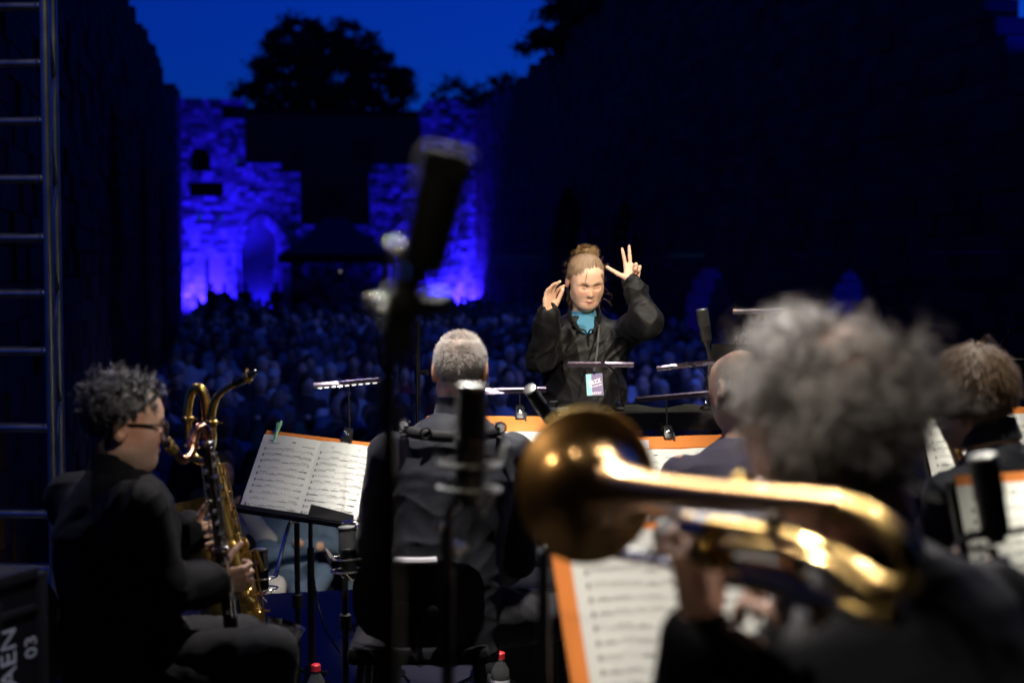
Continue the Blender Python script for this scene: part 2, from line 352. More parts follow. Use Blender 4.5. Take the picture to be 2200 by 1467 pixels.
def comb(d, e, k, sub):
    if sub: e = -e; h = np.maximum(k - np.abs(d - e), 0) / max(k, 1e-6); return np.maximum(d, e) + h * h * k * 0.25
    h = np.maximum(k - np.abs(d - e), 0) / max(k, 1e-6); return np.minimum(d, e) - h * h * k * 0.25
def sdf_mesh(prims, h, disp=None, pad=0.03, dmax=0.012):
    lo = np.full(3, 1e9); hi = -lo
    for p in prims:
        if p[6]: continue
        if p[0] == 'cap': pts = np.array([p[1], p[2]]); r = max(p[3], p[4])
        elif p[0] == 'ell': pts = p[1][None]; r = float(p[2].max())
        else:
            st = p[3]; pts = p[1] + st[:, :1] * p[2][2] + st[:, 1:2] * p[2][0] + st[:, 2:3] * p[2][1]; r = float(st[:, 3:].max())
        lo = np.minimum(lo, pts.min(0) - r); hi = np.maximum(hi, pts.max(0) + r)
    lo -= pad; hi += pad; B = 8; nb = np.ceil((hi - lo) / (h * B)).astype(int) + 1; n = nb * B
    bi = np.stack(np.meshgrid(*[np.arange(k) for k in nb], indexing='ij'), -1).reshape(-1, 3)
    bc = (lo + (bi + 0.5) * B * h).astype(np.float32); diag = B * h * 0.87
    D = np.stack([pdist(p, bc) for p in prims], 1)
    tot = np.full(len(bc), 1e3, np.float32)
    for i, p in enumerate(prims): tot = comb(tot, D[:, i], p[5], p[6])
    act = np.abs(tot) < diag * 1.5 + dmax + 0.02
    V = np.where(tot < 0, -1.0, 1.0).astype(np.float32).reshape(nb)
    V = np.repeat(np.repeat(np.repeat(V, B, 0), B, 1), B, 2)
    ai = np.nonzero(act)[0]; g = np.stack(np.meshgrid(*[np.arange(B)] * 3, indexing='ij'), -1).reshape(-1, 3)
    idx = (bi[ai][:, None, :] * B + g[None]); P = (lo + idx * h).astype(np.float32).reshape(-1, 3); m3 = B ** 3
    val = np.full(len(P), 1e3, np.float32); Da = D[ai]
    for i, p in enumerate(prims):
        near = np.nonzero(np.abs(Da[:, i]) < diag * 2.2 + p[5] + 0.03)[0] if p[6] else np.nonzero(Da[:, i] < diag * 2.2 + p[5] + np.maximum(np.abs(tot[ai]), 0.02))[0]
        if len(near) == 0: continue
        sel = (near[:, None] * m3 + np.arange(m3)).ravel()
        val[sel] = comb(val[sel], pdist(p, P[sel]), p[5], p[6])
    if disp is not None: val = val + disp(P)
    V[idx[..., 0].ravel(), idx[..., 1].ravel(), idx[..., 2].ravel()] = val
    # surface nets
    ins = V < 0
    c = np.zeros(np.array(V.shape) - 1, np.int8)
    for dx in (0, 1):
        for dy in (0, 1):
            for dz in (0, 1): c += ins[dx:dx + n[0] - 1, dy:dy + n[1] - 1, dz:dz + n[2] - 1]
    ci = np.argwhere((c > 0) & (c < 8)); cid = -np.ones(c.shape, np.int64); cid[tuple(ci.T)] = np.arange(len(ci))
    cor = np.array([(x, y, z) for x in (0, 1) for y in (0, 1) for z in (0, 1)]); cv = np.stack([V[tuple((ci + o).T)] for o in cor], 1)
    acc = np.zeros((len(ci), 3)); cnt = np.zeros(len(ci))
    for i in range(8):
        for j in range(i + 1, 8):
            if np.abs(cor[i] - cor[j]).sum() != 1: continue
            a, b = cv[:, i], cv[:, j]; s = (a < 0) != (b < 0); t = np.where(s, a / np.where(s, a - b, 1), 0)
            acc += np.where(s[:, None], cor[i] + t[:, None] * (cor[j] - cor[i]), 0); cnt += s
    verts = lo + (ci + acc / cnt[:, None]) * h
    Q = []
    for ax in range(3):
        a1, a2 = (ax + 1) % 3, (ax + 2) % 3
        sl0 = [slice(None)] * 3; sl1 = [slice(None)] * 3; sl0[ax] = slice(0, -1); sl1[ax] = slice(1, None)
        s0 = ins[tuple(sl0)]; s1 = ins[tuple(sl1)]; e = np.argwhere(s0 != s1)
        e = e[(e[:, a1] > 0) & (e[:, a2] > 0) & (e[:, a1] < n[a1] - 1) & (e[:, a2] < n[a2] - 1) & (e[:, ax] < n[ax] - 1)]
        o1 = np.zeros(3, int); o1[a1] = 1; o2 = np.zeros(3, int); o2[a2] = 1
        q = np.stack([cid[tuple((e - o1 - o2).T)], cid[tuple((e - o2).T)], cid[tuple(e.T)], cid[tuple((e - o1).T)]], 1)
        fl = ~s0[tuple(e.T)]; q[fl] = q[fl][:, ::-1]; Q.append(q[(q >= 0).all(1)])
    return verts.astype(np.float32), np.concatenate(Q)
def waves(seed, amp, freq, n=7, dirs=None):
    g = np.random.default_rng(seed); D = g.normal(size=(n, 3)); D /= np.linalg.norm(D, axis=1)[:, None]
    if dirs is not None: D = D * np.array(dirs)
    D = (D * (freq * g.uniform(0.5, 1.6, n))[:, None]).astype(np.float32); ph = g.uniform(0, 6.28, n).astype(np.float32)
    def f(P):
        w = np.sin((P + 0.03 * np.sin(P[:, ::-1] * 23)) @ D.T + ph)
        return (amp * (1 - np.abs(w)).prod(1) ** (1.0 / n) - amp * 0.4 + amp * 0.35 * w.mean(1)).astype(np.float32)
    return f
# ------------------------------------------------------------------ ground and stage
g = MB(); g.quad((-400, -60, GZ), (400, -60, GZ), (400, 500, GZ), (-400, 500, GZ))
tag(g.build('ground', M['ground'], smooth=False), kind='structure')
stage = MB()
c0 = NV(1.0, 3.7, -0.53); stage.box(c0, (10.4, 12.0, 0.93), N, U, (0, 0, 1))
st = tag(stage.build('stage_floor', M['black'], smooth=False), kind='structure')
unit = MB(); unit.box((0, 0, 0), (1, 1, 1)); UNIT = {}
def unit_mesh(m, nm):
    if m.name not in UNIT: UNIT[m.name] = unit.mesh(nm, m, smooth=False)
    return UNIT[m.name]
def piece(name, c, size, X, Y, Z, m, parent, off=None):
    o = bpy.data.objects.new(name, unit_mesh(m, name)); link(o, parent)
    Mx = Matrix(((X[0] * size[0], Y[0] * size[1], Z[0] * size[2], 0), (X[1] * size[0], Y[1] * size[1], Z[1] * size[2], 0), (X[2] * size[0], Y[2] * size[1], Z[2] * size[2], 0), (0, 0, 0, 1)))
    Mx.translation = Vector(c) - (off if off is not None else Vector((0, 0, 0)))
    o.matrix_local = Mx; return o
ZV = Vector((0, 0, 1))
for i in range(6):
    for j in range(5):
        piece('deck_panel', NV(6.97 - 1.0 - i * 2.0, -1.45 + 1.0 + j * 2.0, -0.03), (1.994, 1.994, 0.056), N, U, ZV, M['deck'], st)
skirt = MB(); n_f = 120
for k in range(n_f):        # pleated black skirt on the stage front
    t0 = -1.5 + 10.4 * k / n_f; t1 = -1.5 + 10.4 * (k + 1) / n_f; s0 = 7.03 + 0.03 * math.sin(k * 1.9); s1 = 7.03 + 0.03 * math.sin((k + 1) * 1.9)
    skirt.quad(NV(s0, t0, GZ), NV(s1, t1, GZ), NV(s1, t1, -0.06), NV(s0, t0, -0.06))
skirt.build('stage_skirt', M['dark'], st)
# unseen dark roof cloth and added back cloth, keeping sky light off the stage
rf = MB(); rf.box(NV(1.0, 4.0, 6.1), (13.0, 13.4, 0.12), N, U, ZV)
tag(rf.build('unseen_stage_roof', M['dark'], smooth=False), kind='structure')
bk = MB()
n_f = 60
for k in range(n_f):
    t0 = -2.4 + 13.0 * k / n_f; t1 = -2.4 + 13.0 * (k + 1) / n_f; s0 = -5.2 + 0.12 * math.sin(k * 1.7); s1 = -5.2 + 0.12 * math.sin((k + 1) * 1.7)
    bk.quad(NV(s0, t0, GZ), NV(s1, t1, GZ), NV(s1, t1, 6.0), NV(s0, t0, 6.0))
tag(bk.build('added_back_cloth', M['dark']), kind='structure')
for tt, s1 in ((-1.62, 3.4), (9.2, 6.5)):        # unseen side cloths, added to keep blue sky out of the brass reflections
    sd = MB(); n_f = 40
    for k in range(n_f):
        a0 = -5.2 + (s1 + 5.2) * k / n_f; a1 = -5.2 + (s1 + 5.2) * (k + 1) / n_f; t0 = tt + 0.05 * math.sin(k * 1.7); t1 = tt + 0.05 * math.sin((k + 1) * 1.7)
        sd.quad(NV(a0, t0, GZ), NV(a1, t1, GZ), NV(a1, t1, 6.0), NV(a0, t0, 6.0))
    tag(sd.build('added_side_cloth', M['dark']), kind='structure')

# ------------------------------------------------------------------ masonry walls: coursed blocks on a recessed mortar core
def runs(mask):
    d = np.diff(np.r_[0, mask.astype(int), 0]); return list(zip(np.nonzero(d == 1)[0], np.nonzero(d == -1)[0]))
def masonry(name, P, Adir, face, a0, a1, top, openings, ch, bl, thick, blockmat, label, keep, seed, joint=0.014, proud=0.015, score=None):
    """P(a, z, depth) -> point; blocks are built course by course and leave the openings free"""
    rg = np.random.default_rng(seed); root = thing(name, P(a0, GZ, 0), label, 'wall'); off = Vector(root.location)
    core = MB(); blocks = []
    res = 0.05; av = np.arange(a0, a1, res) + res / 2; tp = np.array([top(a) for a in av])
    z = GZ
    while z < tp.max():
        hh = ch * rg.uniform(0.85, 1.15); zc = z + hh / 2
        mask = (tp > zc)
        for op in openings: mask &= ~np.array([op(a, zc) for a in av])
        for i, j in runs(mask):
            s0, s1 = a0 + i * res, a0 + j * res
            if s1 - s0 < 0.08: continue
            cc = P((s0 + s1) / 2, zc, thick / 2 + 0.022); core.box(cc, (s1 - s0, thick - 0.02, hh - 0.012), Adir, face, ZV)
            a = s0 - (rg.uniform(0, bl * 0.5) if i == 0 else 0)
            while a < s1 - 0.02:
                l = min(bl * rg.uniform(0.55, 1.5), s1 - a)
                if s1 - a - l < bl * 0.3: l = s1 - a
                pr = rg.normal(0, proud)
                if l > 0.04 and rg.random() > 0.012: blocks.append((P(a + l / 2, zc, 0.05 - pr), (l - joint, 0.12, hh - joint)))
                a += l
        z += hh
    core.build('mortar_core', M['mortar'], root, smooth=False)
    sc = np.array([score(b) if score else 0 for b in blocks]); order = np.argsort(-sc); near = set(order[:keep].tolist())
    rest = MB(); piece_name = 'brick' if 'brick' in blockmat.name else 'stone_block'
    for i, (c, sz) in enumerate(blocks):
        if i in near: piece(piece_name, c, sz, Adir, face, ZV, blockmat, root, off)
        else: rest.box(c, sz, Adir, face, ZV)
    tag(rest.build('remaining_' + piece_name, blockmat, root, smooth=False), kind='stuff')
    return root
def seen(b):      # projected area of a block in the photograph, zero when out of the frame
    c = b[0]; d = c.y
    if d < 1: return 0
    px = 1100 + c.x / d * F; py = 560 - (c.z - CAMZ) / d * F
    return (b[1][0] * b[1][2]) / (d * d) if (-20 < px < 2220 and -20 < py < 760) else 0
def pointed(ac, half, spring, apex):
    """two-centred arch opening from the ground"""
    def f(a, z):
        x = abs(a - ac)
        if z < spring: return x < half
        u = (z - spring) / max(apex - spring, 1e-3)
        return u < 1 and x < half * math.cos(u * math.pi / 2) ** 0.72
    return f
def rect(a0, a1, z0, z1): return lambda a, z: a0 < a < a1 and z0 < z < z1

# right wall
rw_pts = [(1050, 222), (1085, 195), (1125, 168), (1185, 118), (1250, 60), (1310, 5)]
rw = sorted([hit_t(x, y, RT) for x, y in rw_pts]); rs = [p[0] for p in rw]; rz = [p[1] for p in rw]
def rtop(s):
    return float(np.interp(s, rs, rz)) + 0.18 * math.sin(s * 3.1) + 0.1 * math.sin(s * 7.7) if s > rs[0] else rz[0] + 0.12 * (rs[0] - s) + 0.15 * math.sin(s * 2.3)
def arch_from_px(x0, x1, yap, t, spring_frac=0.55):
    sa, za = hit_t((x0 + x1) / 2, yap, t); s0 = hit_t(x0, 560, t)[0]; s1 = hit_t(x1, 560, t)[0]
    ac, half = (s0 + s1) / 2, abs(s0 - s1) / 2; return ac, half, GZ + (za - GZ) * spring_frac, za
RA = [arch_from_px(1478, 1586, 566, RT), arch_from_px(1776, 1896, 580, RT), arch_from_px(1188, 1262, 398, RT, 0.6), arch_from_px(1318, 1376, 425, RT, 0.6)]
(wj, wz), (wj2, wz2) = hit_t(2164, 104, RT), hit_t(2110, 0, RT)
rops = [pointed(*a) for a in RA] + [lambda a, z: a < wj + (z - wz) / (wz2 - wz) * (wj2 - wj) and a > wj - 3.0 and z > wz - 0.1]
masonry('ruin_wall', lambda a, z, d: NV(a, RT + d, z), U, N, 15.0, 61.0, rtop, rops, 0.27, 0.52, 0.48, M['brick'],
        'tall dark brick ruin wall along the right side of the nave', 300, 3, score=seen)
# aisle behind the low arches, closed by a plain back wall
ai = MB(); ai.box(NV(28, RT + 3.2, 1.0), (22, 0.4, 4.2), U, N, ZV); ai.box(NV(27, RT + 2.0, 3.3), (18, 2.0, 0.4), U, N, ZV); ai.box(NV(43.5, RT + 1.0, 2.2), (14, 0.3, 6.6), U, N, ZV)
tag(ai.build('aisle_wall', M['plaster'], smooth=False), 'plain back wall of the aisle behind the low blue arches', 'wall')
def arch_ring(root, P, ac, half, spring, apex, w, depth, m, name='arch_moulding', n=14, proud=0.06):
    """voussoirs round a pointed opening, each stone its own block joined per ring"""
    mb = MB()
    def pt(u, side, o):
        hh = half + o; ap = apex + o * 1.2
        z = spring + (ap - spring) * u; return side * hh * math.cos(min(u, 1) * math.pi / 2) ** 0.72, z
    for side in (-1, 1):
        for k in range(n):
            u0, u1 = k / n + 0.006, (k + 1) / n - 0.006
            q = [pt(u0, side, 0), pt(u1, side, 0), pt(u1, side, w), pt(u0, side, w)]
            fr = [P(ac + a, z, -proud) for a, z in q]; bc = [P(ac + a, z, depth) for a, z in q]
            mb.add(fr + bc, [(0, 1, 2, 3), (7, 6, 5, 4), (0, 4, 5, 1), (1, 5, 6, 2), (2, 6, 7, 3), (3, 7, 4, 0)])
    for side in (-1, 1):
        zz = GZ
        while zz < spring - 0.05:
            h2 = min(0.34, spring - zz); mb.box(P(ac + side * (half + w / 2), zz + h2 / 2, (depth - proud) / 2), (w, depth + proud, h2 - 0.012), U if abs((P(1, 0, 0) - P(0, 0, 0)).dot(U)) > 0.5 else N, N if abs((P(1, 0, 0) - P(0, 0, 0)).dot(U)) > 0.5 else U, ZV); zz += h2
    return mb.build(name, m, root, smooth=False)
rwall = [o for o in COL.objects if o.name == 'ruin_wall'][0]
for a in RA: arch_ring(rwall, lambda aa, z, d: NV(aa, RT + d, z), *a, 0.22, 0.35, M['brick'])
for k, (a, e, c) in enumerate([(RA[0], 260, (0.012, 0.008, 1)), (RA[1], 300, (0.004, 0.01, 1))]):      # blue lamps standing inside the two low arches
    spot('blue_uplight', NV(a[0] - 0.9, RT + 0.9, GZ + 0.3), NV(a[0] + 1.2, RT + 0.55, 1.6), e, c, 110, 0.8, 0.06)
spot('blue_uplight', NV(wj - 0.7, RT + 0.25, wz - 0.02), NV(wj, RT + 0.25, wz + 0.9), 45, (0.003, 0.006, 1), 120, 0.8, 0.06)

# left wall
lw_pts = [(240, -60), (280, 12), (300, 60), (338, 120), (349, 160), (351, 195), (395, 196)]
lw = sorted([hit_t(x, y, LT) for x, y in lw_pts]); ls = [p[0] for p in lw]; lz = [p[1] for p in lw]
def ltop(s): return (float(np.interp(s, ls, lz)) if s > ls[0] else lz[0] + 0.06 * (ls[0] - s)) + 0.12 * math.sin(s * 2.9)
LA = [(22.5, 1.5, 2.0, 4.3), (30.5, 1.6, 2.0, 4.4), (40.0, 1.6, 2.0, 4.2)]
def niche(a): return pointed(*a)
masonry('ruin_wall', lambda a, z, d: NV(a, LT - d, z), U, -N, 8.0, 60.0, ltop, [niche(a) for a in LA], 0.27, 0.52, 1.2, M['brick'],
        'tall dark brick ruin wall close on the left behind the truss', 160, 5, score=seen)
lb = MB(); lb.box(NV(32, LT - 1.9, 2.2), (44, 0.3, 6.4), U, N, ZV)
tag(lb.build('niche_back_wall', M['plaster'], smooth=False), 'plain dark wall closing the niches of the left ruin wall', 'wall')

# end wall, lit blue from below
def E(px, py): return hit_s(px, py, ES)
def erect(x0, y0, x1, y1):
    t0, z1 = E(x0, y0); t1, z0 = E(x1, y1); return rect(t0, t1, z0, z1)
TE = {k: E(*v) for k, v in dict(l=(396, 215), c0=(525, 240), c1=(905, 240), r=(1050, 215)).items()}
def etop(t):
    zc = E(700, 352)[1]; zl = E(450, 214)[1]; zr = E(980, 222)[1]
    if t < TE['c0'][0]: return zl + 0.05 * math.sin(t * 9)
    if t > TE['c1'][0]: return zr + 0.22 * math.sin(t * 2.2) + 0.06 * math.sin(t * 11)
    return zc + 0.03 * math.sin(t * 7)
def arch_e(x0, x1, yap, ysp):
    t0 = E(x0, 600)[0]; t1 = E(x1, 600)[0]; return (t0 + t1) / 2, (t1 - t0) / 2, E(x0, ysp)[1], E(x0, yap)[1]
DOOR = arch_e(518, 606, 478, 545); BLIND = arch_e(842, 908, 482, 520)
aw0, awz = E(410, 312); aw1, awb = E(452, 374)
def awin(t, z): return aw0 < t < aw1 and awb < z < awz - 0.9 * max(0, abs(t - (aw0 + aw1) / 2) / (aw1 - aw0) * 2 - 0.35) ** 2
eops = [pointed(*DOOR), awin, erect(408, 390, 481, 427), erect(478, 224, 527, 260), erect(441, 553, 485, 700),
        erect(604, 330, 1000, 378) if False else erect(604, 330, 805, 378), erect(645, 330, 795, 480),
        erect(424, 461, 431, 468), erect(471, 461, 478, 468), erect(511, 460, 519, 467), erect(505, 340, 512, 349), erect(508, 408, 517, 417), erect(610, 460, 617, 468)]
ew = masonry('ruin_wall', lambda a, z, d: NV(ES + d, a, z), N, U, LT, RT, etop, eops, 0.19, 0.34, 0.9, M['stone'],
        'far end wall of the ruin lit deep blue with a pointed doorway', 300, 9, joint=0.022, proud=0.035, score=seen)
PE = lambda a, z, d: NV(ES + d, a, z)
arch_ring(ew, PE, *DOOR, 0.16, 0.6, M['stone']); arch_ring(ew, PE, DOOR[0], DOOR[1] + 0.19, DOOR[2], DOOR[3] + 0.2, 0.15, 0.3, M['stone'], proud=0.14)
arch_ring(ew, PE, *BLIND, 0.14, 0.25, M['stone'], proud=0.10)
din = MB()
din.box(NV(ES + 0.75, DOOR[0], GZ + 2.0), (3.2, 0.1, 4.4), N, U, ZV)
d2, dz2 = E(578, 545); din.box(NV(ES + 0.69, d2 + 0.35, GZ + 1.15), (0.8, 0.06, 2.3), N, U, ZV)
spot('blue_uplight', NV(ES + 0.1, DOOR[0] + 0.2, GZ + 0.15), NV(ES + 0.75, DOOR[0], 1.6), 380, DEEP, 120, 0.8, 0.06)  # added uplight to brighten the doorway recess
din.build('doorway_infill', M['plaster'], ew, smooth=False)
wb_ = MB()
for x0, y0, x1, y1 in ((404, 300, 484, 432), (474, 220, 531, 264)):
    a = E(x0, y0); b = E(x1, y1); wb_.box(NV(ES + 0.97, (a[0] + b[0]) / 2, (a[1] + b[1]) / 2), (b[0] - a[0], 0.1, a[1] - b[1]), N, U, ZV)
wb_.build('dark_recess_backing', M['black'], ew, smooth=False)  # black sheets added behind the windows to darken the openings
dd = MB(); dt = (E(441, 600)[0] + E(485, 600)[0]) / 2; dd.box(NV(ES + 0.45, dt, GZ + 1.45), (1.3, 0.1, 3.4), N, U, ZV); dd.build('door_leaf', M['wood'], ew, smooth=False)
# dark building standing behind the stepped gap in the end wall
db0 = hit_s(515, 238, ES + 3.2); db1 = hit_s(925, 238, ES + 3.2)
bd = thing('house', NV(ES + 4.2, (db0[0] + db1[0]) / 2, GZ), 'dark unlit building showing above the gap in the end wall', 'building')
bw = MB(); bw.box(NV(ES + 5.0, (db0[0] + db1[0]) / 2, (GZ + db0[1]) / 2), (db1[0] - db0[0], 3.4, db0[1] - GZ), N, U, ZV); bw.build('wall', M['brick'], bd, smooth=False)
brf = MB(); brf.box(NV(ES + 5.0, (db0[0] + db1[0]) / 2, db0[1] + 0.06), (db1[0] - db0[0] + 0.2, 3.8, 0.12), N, U, ZV); brf.build('roof', M['dark'], bd, smooth=False)
for px0, py0, px1, py1 in [(628, 320, 650, 345), (760, 300, 800, 345), (690, 400, 740, 470)]:
    a = hit_s(px0, py0, ES + 3.3); b = hit_s(px1, py1, ES + 3.3)
    wn = MB(); wn.box(NV(ES + 3.27, (a[0] + b[0]) / 2, (a[1] + b[1]) / 2), (b[0] - a[0], 0.06, a[1] - b[1]), N, U, ZV); wn.build('window', M['black'], bd, smooth=False)

# ------------------------------------------------------------------ trees: limbs plus leaf clumps
def tree(name, lobes, base, trunk_r, nclump, nleaf, leaf, label, seed):
    rg = np.random.default_rng(seed); root = thing(name, base, label, 'tree', 'trees around the ruin'); off = Vector(base)
    vols = np.array([l[1][0] * l[1][1] * l[1][2] for l in lobes]); pick = rg.choice(len(lobes), nclump, p=vols / vols.sum())
    C = []
    for i in pick:
        c, r = lobes[i]; d = rg.normal(size=3); d /= np.linalg.norm(d); rad = rg.uniform(0.35, 1.0) ** 0.5
        C.append(np.array(c) + d * np.array(r) * rad)
    C = np.array(C); tr = MB(); top = np.array(lobes[0][0])
    b = np.array(base); tr.tube([b, b + (top - b) * 0.35 + rg.normal(size=3) * 0.2, b + (top - b) * 0.8, top], [trunk_r, trunk_r * 0.75, trunk_r * 0.5, trunk_r * 0.2], 8)
    for c in C[::4]:
        s = b + (top - b) * rg.uniform(0.35, 0.85); mid = (s + c) / 2 + rg.normal(size=3) * 0.3 + np.array([0, 0, -0.2])
        tr.tube(smooth_path([s, mid, c], 3), [trunk_r * 0.28, 0.02], 5, cap=False)
    tr.build('trunk', M['bark'], root)
    k = nclump * nleaf; cen = np.repeat(C, nleaf, 0); sp = np.repeat(rg.uniform(0.35, 0.85, nclump), nleaf)[:, None] * leaf * 4.2
    p = cen + rg.normal(size=(k, 3)) * sp * 0.62 * np.array([1, 1, 0.6])
    n1 = rg.normal(size=(k, 3)); n1 /= np.linalg.norm(n1, axis=1)[:, None]; n2 = np.cross(n1, rg.normal(size=(k, 3))); n2 /= np.linalg.norm(n2, axis=1)[:, None]
    sz = rg.uniform(0.5, 1.1, (k, 1)) * leaf
    V = np.stack([p - n1 * sz, p + n2 * sz * 0.45, p + n1 * sz, p - n2 * sz * 0.45], 1).reshape(-1, 3)
    np_mesh('crown', V, np.arange(4 * k).reshape(-1, 4), M['leaf'], root, off, smooth=False)
def px_lobe(px, py, d, rx, ry, rz=None):   # crown lobe from its place and size in the photo at its own distance
    c = W(px, py, d); k = d / F; return (tuple(c), (rx * k, (rz or rx) * k * 0.8, ry * k))
tree('broad_tree', [px_lobe(690, 170, 74, 165, 125), px_lobe(610, 180, 74, 110, 90), px_lobe(815, 195, 74, 85, 85), px_lobe(730, 105, 74, 90, 65), px_lobe(640, 95, 74, 80, 55), px_lobe(855, 200, 74, 48, 62), px_lobe(560, 200, 74, 50, 60)],
     (W(715, 560, 74).x, W(715, 560, 74).y, GZ), 0.45, 300, 120, 0.16, 'large rounded tree standing against the sky behind the end wall', 11)
tree('broad_tree', [px_lobe(985, 215, 82, 55, 45), px_lobe(1065, 205, 82, 48, 55), px_lobe(1040, 250, 82, 90, 50)],
     (W(1020, 560, 82).x, W(1020, 560, 82).y, GZ), 0.3, 90, 90, 0.17, 'small pair of treetops low in the sky right of centre', 12)
cr = NV(46, 15.5, 0)
tree('broad_tree', [px_lobe(1265, 40, 45, 75, 95), px_lobe(1178, 70, 45, 36, 48), px_lobe(1142, 118, 45, 24, 36), px_lobe(1330, 20, 45, 65, 85), px_lobe(1215, 60, 45, 50, 70), px_lobe(1240, 5, 45, 45, 45)],
     (W(1290, 560, 46).x + 0.6, W(1290, 560, 46).y, GZ), 0.3, 170, 100, 0.12, 'dark leafy tree leaning over the top of the right wall', 13)

# ------------------------------------------------------------------ tent of the sound desk in front of the end wall
def tent():
    s0, half = 49.0, 1.85; tc = hit_s(720, 560, s0)[0]
    ze = hit_s(720, 546, s0)[1]; za = hit_s(720, 468, s0)[1]; zv = hit_s(720, 566, s0)[1]
    root = thing('gazebo_tent', NV(s0, tc, GZ), 'dark pyramid roofed gazebo tent behind the audience before the doorway', 'tent')
    P = lambda a, b, z: NV(s0 + b, tc + a, z)
    cs = [(-half, -half), (half, -half), (half, half), (-half, half)]
    r = MB()
    for i in range(4):
        a, b = cs[i], cs[(i + 1) % 4]
        def fn(u, v, a=a, b=b):
            x = a[0] + (b[0] - a[0]) * u; y = a[1] + (b[1] - a[1]) * u; k = 1 - v * 0.82; sag = 0.10 * math.sin(math.pi * v)
            return P(x * k, y * k, ze + (za - ze) * v - sag)
        r.grid(fn, 6, 6)
    k = 0.18; r.quad(*[P(c[0] * k, c[1] * k, za) for c in cs]); r.build('roof', M['tent'], root)
    v = MB()
    for i in range(4):
        a, b = cs[i], cs[(i + 1) % 4]; v.quad(P(*a, ze), P(*b, ze), P(*b, zv), P(*a, zv))
    v.build('valance', M['dark'], root, smooth=False)
    for c in cs: l = MB(); l.tube([P(*c, GZ), P(*c, ze)], 0.03, 8); l.build('leg', M['blackm'], root)
    d = thing('mixing_desk', NV(s0 - 0.4, tc + 0.4, GZ), 'black mixing desk under the gazebo tent with a small lit lamp', 'mixing desk')
    t = MB(); t.box(NV(s0 - 0.4, tc + 0.4, GZ + 0.85), (2.0, 0.8, 0.08), N, U, ZV); t.box(NV(s0 - 0.4, tc + 0.4, GZ + 0.98), (1.6, 0.6, 0.16), N, U, ZV); t.build('console', M['black'], d, smooth=False)
    for sx in (-0.9, 0.9):
        l = MB(); l.box(NV(s0 - 0.4, tc + 0.4 + sx, GZ + 0.4), (0.05, 0.7, 0.81), N, U, ZV); l.build('leg', M['black'], d, smooth=False)
    lp = W(731, 583, 48.4); e = MB(); e.tube([NV(s0 - 0.4, tc + 0.25, GZ + 1.05), lp + Vector((0.1, 0, 0.03)), lp], 0.012, 6); gz = e.build('desk_lamp', M['blackm'], d)
    e = MB(); e.ball(lp, 0.022, 8, 6); e.build('bulb', mat('desk_lamp_bulb', (1, 1, 1), emit=(1, 0.8, 0.7), estr=1.0), d)
tent()

# ------------------------------------------------------------------ truss tower at the left stage edge
def truss():
    d = 6.75; base = W(105, 560, d); base.z = 0
    root = thing('truss_tower', base, 'grey aluminium ladder truss tower at the left stage edge', 'truss')
    X = Vector((-1, 0.06, 0)).normalized(); Y = Vector((0.10, 1, 0)).normalized(); w = 0.52; dp = 0.52
    cs = [base, base + X * w, base + Y * dp, base + X * w + Y * dp]
    cs[2] = W(123, 560, d + 0.42); cs[2].z = 0; cs[3] = cs[2] + X * w
    for c in cs: m = MB(); m.tube([c + ZV * 0.0, c + ZV * 6.0], 0.0245, 14); m.build('chord', M['alu'], root)
    for py in (-100, 20, 140, 263, 386, 512, 632, 756, 922, 1110, 1230, 1350):
        z = W(105, py, d).z; m = MB(); m.tube([cs[0] + ZV * z, cs[1] + ZV * z], 0.0215, 12)
        m.lathe(cs[0] + ZV * z + X * 0.024, X, [(0, 0.024), (0.012, 0.024), (0.02, 0.019)], 12); m.build('rung', M['alu'], root)
        m = MB(); z2 = CAMZ + (z - CAMZ) * (d + 0.42) / d + 0.012; m.tube([cs[2] + ZV * z2, cs[3] + ZV * z2], 0.016, 10); m.build('rung', M['alu'], root)
    zs = [W(122, py, d).z for py in (-150, 20, 148, 262, 390, 512, 632, 756, 885, 1010, 1130, 1250)]
    for i in range(len(zs) - 1):
        a, b = (cs[0], cs[2]) if i % 2 else (cs[2], cs[0])
        m = MB(); m.tube([a + ZV * zs[i], b + ZV * zs[i + 1]], 0.012, 8); m.build('brace', M['alu'], root)
        a, b = (cs[1], cs[3]) if i % 2 else (cs[3], cs[1])
        m = MB(); m.tube([a + ZV * zs[i], b + ZV * zs[i + 1]], 0.012, 8); m.build('brace', M['alu'], root)
    b = MB(); b.box((cs[0] + cs[3]) / 2 + ZV * 0.02, (0.8, 0.8, 0.04), X, Y, ZV, 0.008); b.build('base_plate', M['alu'], root)
truss()
